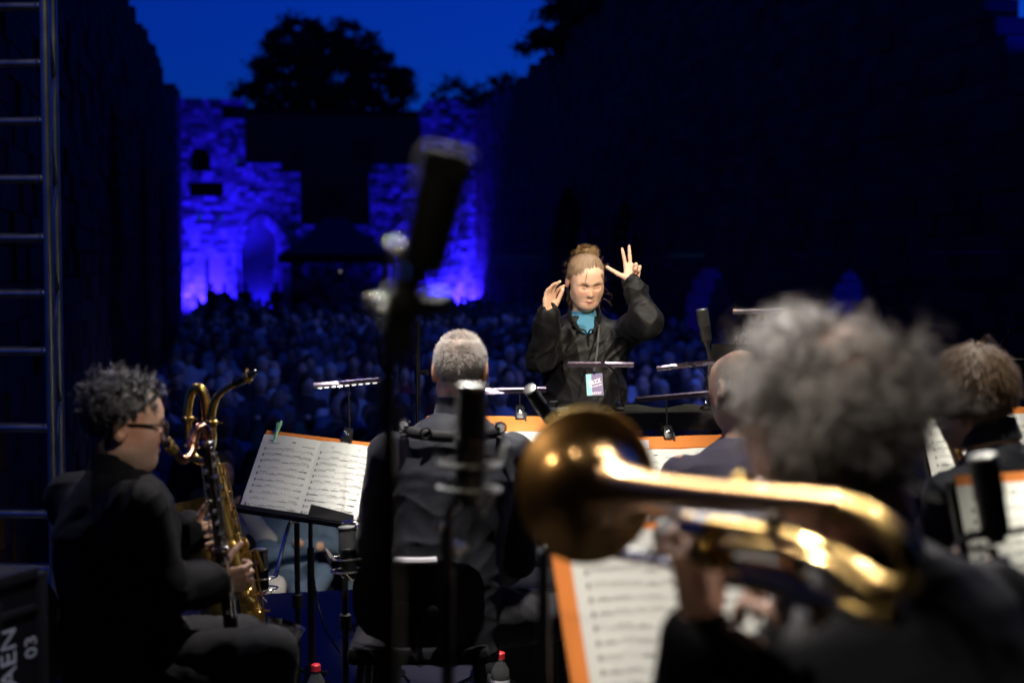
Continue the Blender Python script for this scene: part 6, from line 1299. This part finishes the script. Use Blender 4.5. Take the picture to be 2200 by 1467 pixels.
    for px, py, dd in ((1665, 1270, 1.650), (1690, 1300, 1.633), (1655, 1120, 1.629)): q = MB(); q.ball(W(px, py, dd), 0.010, 10, 8); q.build('valve_lever', M['silver'], root)
trombone()

# ------------------------------------------------------------------ man in plum grey shirt (mostly hidden) and brown haired man at the right
def plum_man():
    d = 4.55; C = W(1588, 832, d); fr = frame((-0.45, 0.9, -0.12), (0, 0.05, 1)); s = 1.0
    nb = W(1590, 940, d); sl = W(1462, 1005, d - 0.03); sr = W(1730, 1000, d + 0.06); pel = Vector((nb.x + 0.02, nb.y - 0.06, 0.5))
    el = W(1420, 1180, d + 0.08); er = W(1760, 1200, d + 0.15); wl = W(1480, 1230, d + 0.35); wr = W(1650, 1230, d + 0.4)
    hl = pel + Vector((-0.1, 0.06, 0.02)); hr = pel + Vector((0.1, 0.06, 0.02)); kl = hl + Vector((-0.16, 0.38, 0)); kr = hr + Vector((0.02, 0.42, 0)); al = kl + Vector((0, 0.05, -0.42)); ar = kr + Vector((0, 0.05, -0.42))
    P = body_under(pel, nb, sl, sr, el, er, wl, wr, hl, hr, kl, kr, al, ar) + neck_prims(C, fr, nb, s) + head_prims(C, fr, s)
    for w_, sx in ((wl, 1), (wr, -1)): P += hand_prims(w_, (0.2 * sx, 0.6, -0.3), (sx, 0, -0.2), (0, 0.3, 1), [(0.7, 0.9, 0.5)] * 4)
    mask = lambda x, y, z: 0.5 * ((y < 0.02) & (z > -0.08) & (z < 0.10))
    o = skin_person('balding man in plum grey shirt half hidden behind grey curls', Vector((pel.x, pel.y, 0)), P, head_color(C, fr, s, (0.66, 0.42, 0.31), (0.5, 0.2, 0.2), (0.30, 0.23, 0.17), mask), 0.006)
    cloth('shirt', [jacket_torso(pel, nb, sl, sr, 0.0, 1.0)] + sleeve(sl - ZV * 0.025, el, wl) + sleeve(sr - ZV * 0.025, er, wr), M['plum'], 0.008, o, waves(44, 0.018, 14, 5), 0.03)
    legs(hl, hr, kl, kr, al, ar, M['jeans'], o, 46)
    for a in (al, ar): shoes(o, a, (-0.2, 1, 0), M['black'])
    p, nn, l, tow = scalp(C, fr, s, 3000, lambda x, y, z: (y < 0.03) & (z > -0.07) & (z < 0.105) & ~((y > 0) & (z < 0.01)), 47, 1.01)
    ribbons('hair', p, nn * 0.5 + np.array([0, 0, -0.8]), 0.014, 0.0018, M['hair_short'], o, Vector(o.location), 3, 0, 1, 0, 0.2, 48, C)
    band_chair((pel.x, pel.y, 0), (-0.2, 1, 0), 'black chair under the man in the plum grey shirt', backz=0.76, rim=False)
plum_man()
def brown_haired_man():
    d = 3.62; C = W(2086, 848, d); fr = frame((-0.50, 0.80, -0.30), (-0.06, 0.12, 1)); s = 1.0; H = HP(C, fr, s)
    nb = W(2138, 958, d - 0.04); sl = W(2040, 1055, d - 0.12); sr = W(2300, 1030, d + 0.10); pel = Vector((nb.x + 0.10, nb.y - 0.08, 0.5))
    el = W(2000, 1220, d - 0.02); er = W(2330, 1230, d + 0.2); wl = W(2040, 1110, d + 0.28); wr = W(2110, 1230, d + 0.35)
    hl = pel + Vector((-0.1, 0.04, 0.02)); hr = pel + Vector((0.1, 0.08, 0.02)); kl = hl + Vector((-0.2, 0.34, 0)); kr = hr + Vector((-0.05, 0.42, 0)); al = kl + Vector((0, 0.05, -0.42)); ar = kr + Vector((0, 0.05, -0.42))
    P = body_under(pel, nb, sl, sr, el, er, wl, wr, hl, hr, kl, kr, al, ar) + neck_prims(C, fr, nb, s) + head_prims(C, fr, s)
    for w_, sx in ((wl, 1), (wr, -1)): P += hand_prims(w_, (0.2 * sx, 0.4, 0.2), (sx, 0, -0.2), (0, 0.3, 1), [(0.7, 0.9, 0.5)] * 4)
    mask = lambda x, y, z: 0.9 * ((y < 0.02) & (z > -0.06))
    o = skin_person('brown haired man in navy shirt bending over a saxophone at right', Vector((pel.x, pel.y, 0)), P, head_color(C, fr, s, (0.66, 0.41, 0.30), (0.5, 0.2, 0.2), (0.12, 0.08, 0.045), mask), 0.005)
    off = Vector(o.location)
    j = cloth('shirt', [jacket_torso(pel, nb, sl, sr, 0.0, 1.0)] + sleeve(sl - ZV * 0.02, el, wl) + sleeve(sr - ZV * 0.02, er, wr), M['navy'], 0.006, o, lambda p, a=waves(54, 0.02, 14, 5), b=waves(55, 0.008, 40, 4): a(p) + b(p), 0.03)
    collar(j, nb + Vector((-0.008, 0.01, 0.025)), Vector((-0.15, 0.25, 1)), 0.064, 0.055, M['navy'], (0, 1, 0)); legs(hl, hr, kl, kr, al, ar, M['jeans'], o, 56)
    for a in (al, ar): shoes(o, a, (-0.3, 1, 0), M['black'])
    hm = lambda x, y, z: ((z > 0.03) & (y < 0.085)) | ((y < 0.03) & (z > -0.005)) | ((y < -0.02) & (z > -0.07)) | ((y < -0.05) & (z > -0.10))
    p, nn, l, tow = scalp(C, fr, s, 7000, hm, 57, 1.04); crown = np.array(H(0.0, -0.055, 0.11))
    away = p - crown; away /= np.linalg.norm(away, axis=1)[:, None] + 1e-6; sw = np.cross(nn, away)
    ribbons('hair', p, nn * 0.55 + away * 0.9 + sw * 0.45, 0.045 + 0.02 * np.random.default_rng(4).random(len(p)), 0.0026, M['hair_brown'], o, off, 8, 0.0028, 0.7, 0.22, 0.11, 58, C, hugger(C, fr, s, (0.084, 0.104, 0.091)))
    hs = thing('saxophone_harness', nb - ZV * 0.1, 'black saxophone harness with a round ring on the brown haired man', 'harness')
    strap(hs, [W(2075, 1012, d - 0.10), W(2115, 1025, d - 0.16), W(2160, 1042, d - 0.16), W(2210, 1050, d - 0.15)], M['strap'], r=0.018); strap(hs, [W(2150, 1045, d - 0.165), W(2140, 1090, d - 0.165), W(2150, 1160, d - 0.16)], M['strap'], r=0.014)
    q = MB(); c = W(2164, 980 + 58, d - 0.185); q.tube([c + Vector((0.022 * math.cos(a), 0, 0.018 * math.sin(a))) for a in np.linspace(0, 6.28, 15)[:-1]], 0.0035, 6, closed=True); q.build('ring', M['blackm'], hs)
    g = thing('spectacles', H(0, 0.1, 0), 'thin silver spectacles on the brown haired man', 'glasses')
    for sx in (-1, 1):
        q = MB(); q.tube([H(sx * 0.034 + 0.025 * math.cos(a), 0.108, 0.018 * math.sin(a)) for a in np.linspace(0, 6.28, 17)[:-1]], 0.0014, 6, closed=True); q.build('rim', M['silver'], g)
        q = MB(); q.tube([H(sx * 0.06, 0.105, 0.006), H(sx * 0.082, 0.05, 0.008), H(sx * 0.083, -0.02, 0.006)], 0.0015, 6); q.build('temple', M['silver'], g)
    a, b = W(2036, 930, d + 0.22), W(2075, 1020, d + 0.16); root = thing('alto_saxophone', (b.x, b.y, 0.6), 'golden alto saxophone held by the brown haired man', 'saxophone')
    m0 = W(2062, 922, d + 0.12); q = MB(); q.tube(smooth_path([m0, W(2046, 905, d + 0.16), W(2030, 898, d + 0.2), W(2026, 912, d + 0.22), a], 6), [0.007, 0.0085, 0.011], 12); q.build('neck', M['brass'], root)
    ax = (b - a); q = MB(); q.tube([a, a + ax, a + ax * 3.2], [0.0115, 0.018, 0.034], 18); q.build('body_tube', M['brass'], root)
    e = a + ax * 3.2; q = MB(); q.tube(smooth_path([e, e + Vector((0.02, 0.03, -0.06)), e + Vector((-0.02, 0.09, -0.06)), e + Vector((-0.06, 0.12, 0.03)), e + Vector((-0.08, 0.14, 0.16))], 6), [0.034, 0.036, 0.038, 0.044, 0.062], 20, cap=False); q.build('bell', M['brass'], root)
    key_cups(root, a + ax * 0.1, a + ax * 2.6, 10, (0.6, -0.7, 0.2), 0.011, M['brass'], 0.026, 2, 61)
    q = MB(); q.lathe(m0, m0 - W(2046, 905, d + 0.16), [(0, 0.008), (0.02, 0.010), (0.05, 0.006)], 12); q.build('mouthpiece', M['ebonite'], root)
    band_chair((pel.x, pel.y, 0), (-0.3, 1, 0), 'black chair under the brown haired man', backz=0.76, rim=False)
brown_haired_man()
# ------------------------------------------------------------------ the audience
def listener(pose, h):
    z0 = 0.0; P = [ell((0, 0, 1.17), (0.074, 0.092, 0.115), None, 0.02), ell((0, -0.04, 1.13), (0.058, 0.06, 0.085), None, 0.04), cap((0, -0.088, 1.17), (0, -0.108, 1.14), 0.010, 0.014, 0.02), cap((0, 0.015, 1.1), (0, 0.02, 0.99), 0.055, 0.06, 0.03)]
    for sx in (-1, 1): P += [ell((sx * 0.076, 0.005, 1.16), (0.012, 0.02, 0.03), None, 0.01), ell((sx * 0.03, -0.085, 1.185), (0.016, 0.012, 0.010), None, 0.02, True)]
    arms = {0: (((-0.24, -0.05, 0.68), (-0.10, -0.32, 0.60)), ((0.24, -0.05, 0.68), (0.10, -0.32, 0.60))), 1: (((-0.26, -0.10, 0.70), (0.08, -0.22, 0.74)), ((0.26, -0.10, 0.70), (-0.08, -0.24, 0.78))),
            2: (((-0.25, -0.02, 0.68), (-0.16, -0.33, 0.58)), ((0.24, -0.16, 0.74), (0.05, -0.16, 1.00))), 3: (((-0.27, 0.0, 0.70), (-0.2, -0.28, 0.62)), ((0.25, -0.06, 0.68), (0.02, -0.36, 0.60)))}[pose]
    T = loft((0, 0.05, 0.42), ((1, 0, 0), (0, 1, 0), (0, 0, 1)), [(0, 0, 0.0, 0.17, 0.13), (0.2, 0, 0.0, 0.165, 0.125), (0.4, 0, -0.01, 0.19, 0.12), (0.50, 0, -0.02, 0.17, 0.10), (0.56, 0, -0.025, 0.10, 0.075), (0.60, 0, -0.03, 0.06, 0.06)], 0.05)
    B = [loft((0, 0.05, 0.45), ((1, 0, 0), (0, 1, 0), (0, 0, 1)), [(0, 0, 0, 0.12, 0.08), (0.5, 0, -0.02, 0.12, 0.07), (0.56, 0, -0.02, 0.05, 0.05)], 0.03)]; Cl = [T]
    for sx, (e, w) in zip((-1, 1), arms):
        sh = (sx * 0.185, 0.03, 0.90); B += [cap(sh, e, 0.035, 0.03, 0.02), cap(e, w, 0.03, 0.024, 0.02), ell(w, (0.035, 0.04, 0.035), None, 0.02)]; Cl += [cap(sh, e, 0.062, 0.055, 0.05), cap(e, tuple(np.array(e) + (np.array(w) - np.array(e)) * 0.88), 0.054, 0.042, 0.03)]
    for sx in (-1, 1):
        k = (sx * 0.13, -0.43, 0.50) if not (pose == 1 and sx == 1) else (0.0, -0.45, 0.60); f = (sx * 0.12, -0.45, 0.06) if not (pose == 1 and sx == 1) else (-0.22, -0.58, 0.34)
        B += [cap((sx * 0.09, 0.03, 0.48), k, 0.06, 0.045, 0.03), cap(k, f, 0.045, 0.03, 0.02), cap(f, (f[0], f[1] - 0.13, f[2] - 0.01), 0.035, 0.03, 0.02)]; Cl += [cap((sx * 0.09, 0.03, 0.49), k, 0.09, 0.07, 0.05), cap(k, f, 0.068, 0.056, 0.03)]
    hb = [ell((0, 0.012, 1.195), (0.082, 0.096, 0.10), None, 0.01), ell((0, -0.085, 1.13), (0.075, 0.07, 0.10), None, 0.01, True), cap((0, 0, 0.9), (0, 0, 1.08), 0.12, 0.10, 0.01, True)]
    hl = [ell((0, 0.012, 1.19), (0.088, 0.102, 0.105), None, 0.01), cap((-0.05, 0.06, 1.15), (-0.055, 0.07, 0.98), 0.045, 0.035, 0.03), cap((0.05, 0.06, 1.15), (0.055, 0.07, 0.98), 0.045, 0.035, 0.03), ell((0, -0.10, 1.11), (0.066, 0.085, 0.11), None, 0.01, True)]
    hc = [ell((0, 0.005, 1.225), (0.088, 0.104, 0.075), None, 0.01), ell((0, -0.11, 1.205), (0.065, 0.06, 0.010), None, 0.01), ('ell', A((0, 0, 1.06)), A((0.3, 0.3, 0.135)), np.eye(3, dtype=np.float32), None, 0.005, True)]
    return P + B, Cl, hb, hl, hc
def to_mesh(name, vq, m):
    o = np_mesh(name, vq[0], vq[1], m); me = o.data; bpy.data.objects.remove(o); return me
AM = []
for pose in range(4):
    P, Cl, hb, hl, hc = listener(pose, 0.018); w = waves(70 + pose, 0.015, 18, 5)
    AM.append(dict(body=to_mesh('person', sdf_mesh(P, 0.016), M['askin']), cloth=to_mesh('clothes', sdf_mesh(Cl, 0.022, w, dmax=0.02), M['acloth']),
                   short=to_mesh('hair', sdf_mesh(hb, 0.012, waves(80, 0.006, 60)), M['ahair']), long=to_mesh('hair', sdf_mesh(hl, 0.012, waves(81, 0.006, 60)), M['ahair']), cap=to_mesh('cap', sdf_mesh(hc, 0.012), M['ahair'])))
CLOTH = [((0.020, 0.020, 0.024), 'black jacket', 5), ((0.03, 0.035, 0.06), 'dark blue jacket', 4), ((0.06, 0.06, 0.065), 'dark grey coat', 3), ((0.35, 0.38, 0.42), 'pale shirt', 2.2), ((0.62, 0.64, 0.66), 'white shirt', 1.7), ((0.10, 0.17, 0.28), 'blue jumper', 1.5), ((0.03, 0.16, 0.10), 'green jacket', 0.6), ((0.03, 0.14, 0.15), 'teal jacket', 0.5), ((0.22, 0.03, 0.03), 'red jacket', 0.4), ((0.14, 0.10, 0.07), 'brown coat', 1.0)]
HAIR = [((0.42, 0.42, 0.42), 'grey hair', 'short', 4), ((0.70, 0.70, 0.70), 'white hair', 'short', 2), ((0.05, 0.035, 0.025), 'dark short hair', 'short', 3), ((0.06, 0.04, 0.03), 'long dark hair', 'long', 1.5), ((0.22, 0.15, 0.08), 'long fair hair', 'long', 1.2), ((0.10, 0.12, 0.16), 'a dark cap', 'cap', 1.0), ((0.50, 0.52, 0.52), 'a pale cap', 'cap', 0.8), (None, 'a bald head', None, 0.9)]
rga = np.random.default_rng(99); cw = np.array([c[2] for c in CLOTH]); cw = cw / cw.sum(); hw = np.array([c[3] for c in HAIR]); hw = hw / hw.sum()
seats = []
s_ = 9.6; row = 0
while s_ < 52.0:
    row += 1; k = 0; t_ = LT + 0.75 + rga.uniform(0, 0.3)
    while t_ < RT - 0.7:
        p = NV(s_ + rga.normal(0, 0.06), t_ + rga.normal(0, 0.04), GZ); px = 1100 + p.x / p.y * F
        if not (s_ > 46.3 and abs(px - 720) < 135) and -40 < px < 2240 and rga.random() < 0.95:
            k += 1; seats.append((p, row, k, px))
        t_ += 0.60
    s_ += 0.92
def near_px(px, py): return min(range(len(seats)), key=lambda i: abs(seats[i][3] - px) + abs(560 + (CAMZ - (GZ + 1.2)) / seats[i][0].y * F - py))
force = {near_px(480, 880): (4, 0), near_px(580, 840): (0, 1), near_px(690, 800): (6, 6), near_px(1380, 720): (4, 2), near_px(620, 990): (5, 0), near_px(640, 870): (3, 0), near_px(420, 790): (4, 5), near_px(700, 700): (3, 1)}
vis = [i for i, s in enumerate(seats) if 120 < s[3] < 1560]; ind = set(vis[:300])
ordw = ['first', 'second', 'third', 'fourth', 'fifth', 'sixth', 'seventh', 'eighth', 'ninth', 'tenth', 'eleventh', 'twelfth', 'thirteenth', 'fourteenth', 'fifteenth', 'sixteenth', 'seventeenth', 'eighteenth', 'nineteenth', 'twentieth', 'twenty-first', 'twenty-second', 'twenty-third', 'twenty-fourth', 'twenty-fifth', 'twenty-sixth', 'twenty-seventh', 'twenty-eighth']
cb = MB(); cb.box((0, 0.02, 0.415), (0.40, 0.40, 0.03), bev=0.008); cb.box((0, 0.225, 0.70), (0.40, 0.025, 0.22), bev=0.008)
for sx in (-1, 1):
    cb.tube([(sx * 0.19, 0.24, 0.83), (sx * 0.19, 0.20, 0.42), (sx * 0.19, -0.20, 0.0)], 0.011, 6); cb.tube([(sx * 0.17, -0.17, 0.41), (sx * 0.17, 0.24, 0.0)], 0.011, 6)
chair_me = cb.mesh('folding_chair', M['black'])
rest = {'people': ([], [], 0), }
RV, RQ, RC = [], [], []; lowres = []
for pose in range(4):
    P, Cl, hb, hl, hc = listener(pose, 0.05); lowres.append((sdf_mesh([p for p in P if p[0] != 'ell' or p[2].max() > 0.05], 0.045), sdf_mesh(Cl, 0.05), sdf_mesh(hb, 0.035)))
nv = 0
cnt = {}
for i, (p, row, k, px) in enumerate(seats):
    ci, hi = force.get(i, (int(rga.choice(len(CLOTH), p=cw)), int(rga.choice(len(HAIR), p=hw)))); pose = int(rga.integers(0, 4))
    look = math.atan2(-p.x + 1.0 + rga.normal(0, 0.5), p.y - 5.0); rz = look * 1.0 + rga.normal(0, 0.12); sc_ = rga.uniform(0.94, 1.06); sk = np.array([0.58, 0.38, 0.28]) * rga.uniform(0.7, 1.05)
    if i in ind:
        cnt[row] = cnt.get(row, 0) + 1; o = bpy.data.objects.new('person', AM[pose]['body']); link(o); o.location = p; o.rotation_euler = (0, 0, rz); o.scale = (sc_,) * 3; o.color = (*sk, 1)
        tag(o, f"listener with {HAIR[hi][1]} in {CLOTH[ci][1]}, {ordw[row - 1]} row, {ordw[cnt[row] - 1]} seat from the left", 'person', 'seated audience in the nave')
        c = bpy.data.objects.new('clothes', AM[pose]['cloth']); link(c, o); c.color = (*CLOTH[ci][0], 1)
        if HAIR[hi][2]: hh = bpy.data.objects.new('hair' if HAIR[hi][2] != 'cap' else 'cap', AM[pose][HAIR[hi][2]]); link(hh, o); hh.color = (*HAIR[hi][0], 1)
        if row <= 4:
            ch = bpy.data.objects.new('folding_chair', chair_me); link(ch); ch.location = p; ch.rotation_euler = (0, 0, rz); tag(ch, 'black folding chair under a listener in the front rows', 'chair', 'folding chairs of the front rows')
    else:
        co, si = math.cos(rz) * sc_, math.sin(rz) * sc_; Rm = np.array([[co, -si, 0], [si, co, 0], [0, 0, sc_]])
        for (v, q), col in zip(lowres[pose], (sk, CLOTH[ci][0], HAIR[hi][0])):
            if col is None: continue
            RV.append(v @ Rm.T + np.array(p)); RQ.append(q + nv); RC.append(np.tile(np.array(col, float), (len(v), 1))); nv += len(v)
M['crowd'] = mat('distant_crowd', (1, 1, 1), 0.8, vcol=True)
cr_ = np_mesh('audience_crowd', np.concatenate(RV), np.concatenate(RQ), M['crowd'], None, col=np.concatenate(RC)); tag(cr_, 'rows of listeners too far back in the nave to tell apart', 'crowd', kind='stuff')
# people standing before the lit doorway
SP_ = [cap((0, 0.03, 0.9), (0, 0.02, 1.35), 0.15, 0.16, 0.05), cap((-0.09, 0.03, 0.9), (-0.10, 0.03, 0.08), 0.09, 0.06, 0.03), cap((0.09, 0.03, 0.9), (0.10, 0.03, 0.08), 0.09, 0.06, 0.03), cap((-0.19, 0.03, 1.36), (-0.24, 0, 0.95), 0.06, 0.05, 0.05), cap((0.19, 0.03, 1.36), (0.24, 0, 0.95), 0.06, 0.05, 0.05)]
for sx in (-1, 1): SP_.append(cap((sx * 0.10, 0.03, 0.05), (sx * 0.10, -0.12, 0.04), 0.04, 0.035, 0.02))
SB_ = [ell((0, 0, 1.62), (0.075, 0.092, 0.115), None, 0.02), cap((0, 0.01, 1.55), (0, 0.02, 1.40), 0.055, 0.06, 0.03), cap((0, -0.088, 1.62), (0, -0.105, 1.59), 0.01, 0.013, 0.02), cap((0, 0.02, 1.4), (0, 0.02, 0.9), 0.1, 0.1, 0.04)]
for sx in (-1, 1): SB_ += [cap((sx * 0.19, 0.03, 1.36), (sx * 0.24, 0, 0.95), 0.035, 0.03, 0.03), ell((sx * 0.245, -0.01, 0.88), (0.03, 0.045, 0.07), None, 0.02), cap((sx * 0.09, 0.03, 0.9), (sx * 0.10, 0.03, 0.08), 0.06, 0.04, 0.03), cap((0, 0.02, 1.36), (sx * 0.19, 0.03, 1.36), 0.05, 0.04, 0.03)]
sb, sp, shr = to_mesh('person', sdf_mesh(SB_, 0.02), M['askin']), to_mesh('clothes', sdf_mesh(SP_, 0.025), M['acloth']), to_mesh('hair', sdf_mesh([ell((0, 0.015, 1.65), (0.083, 0.094, 0.10), None, 0.01), ell((0, -0.09, 1.58), (0.08, 0.07, 0.1), None, 0.01, True), cap((0, 0, 1.3), (0, 0, 1.53), 0.12, 0.1, 0.01, True)], 0.015), M['ahair'])
for px, s2, lab in ((482, 54.5, 'standing figure silhouetted between the small door and the pointed doorway'), (527, 55.5, 'standing figure at the left jamb of the pointed doorway'), (592, 56.0, 'standing figure inside the right half of the pointed doorway'), (640, 55.0, 'standing figure between the doorway and the tent'), (455, 56.5, 'standing figure before the small dark door')):
    t2 = hit_s(px, 600, s2)[0]; o = bpy.data.objects.new('person', sb); link(o); o.location = NV(s2, t2, GZ); o.rotation_euler = (0, 0, rga.normal(0.2, 0.3)); o.color = (0.4, 0.28, 0.2, 1); tag(o, lab, 'person', 'people standing before the end wall')
    c = bpy.data.objects.new('clothes', sp); link(c, o); c.color = (0.02, 0.02, 0.03, 1); c = bpy.data.objects.new('hair', shr); link(c, o); c.color = (0.08, 0.06, 0.05, 1)
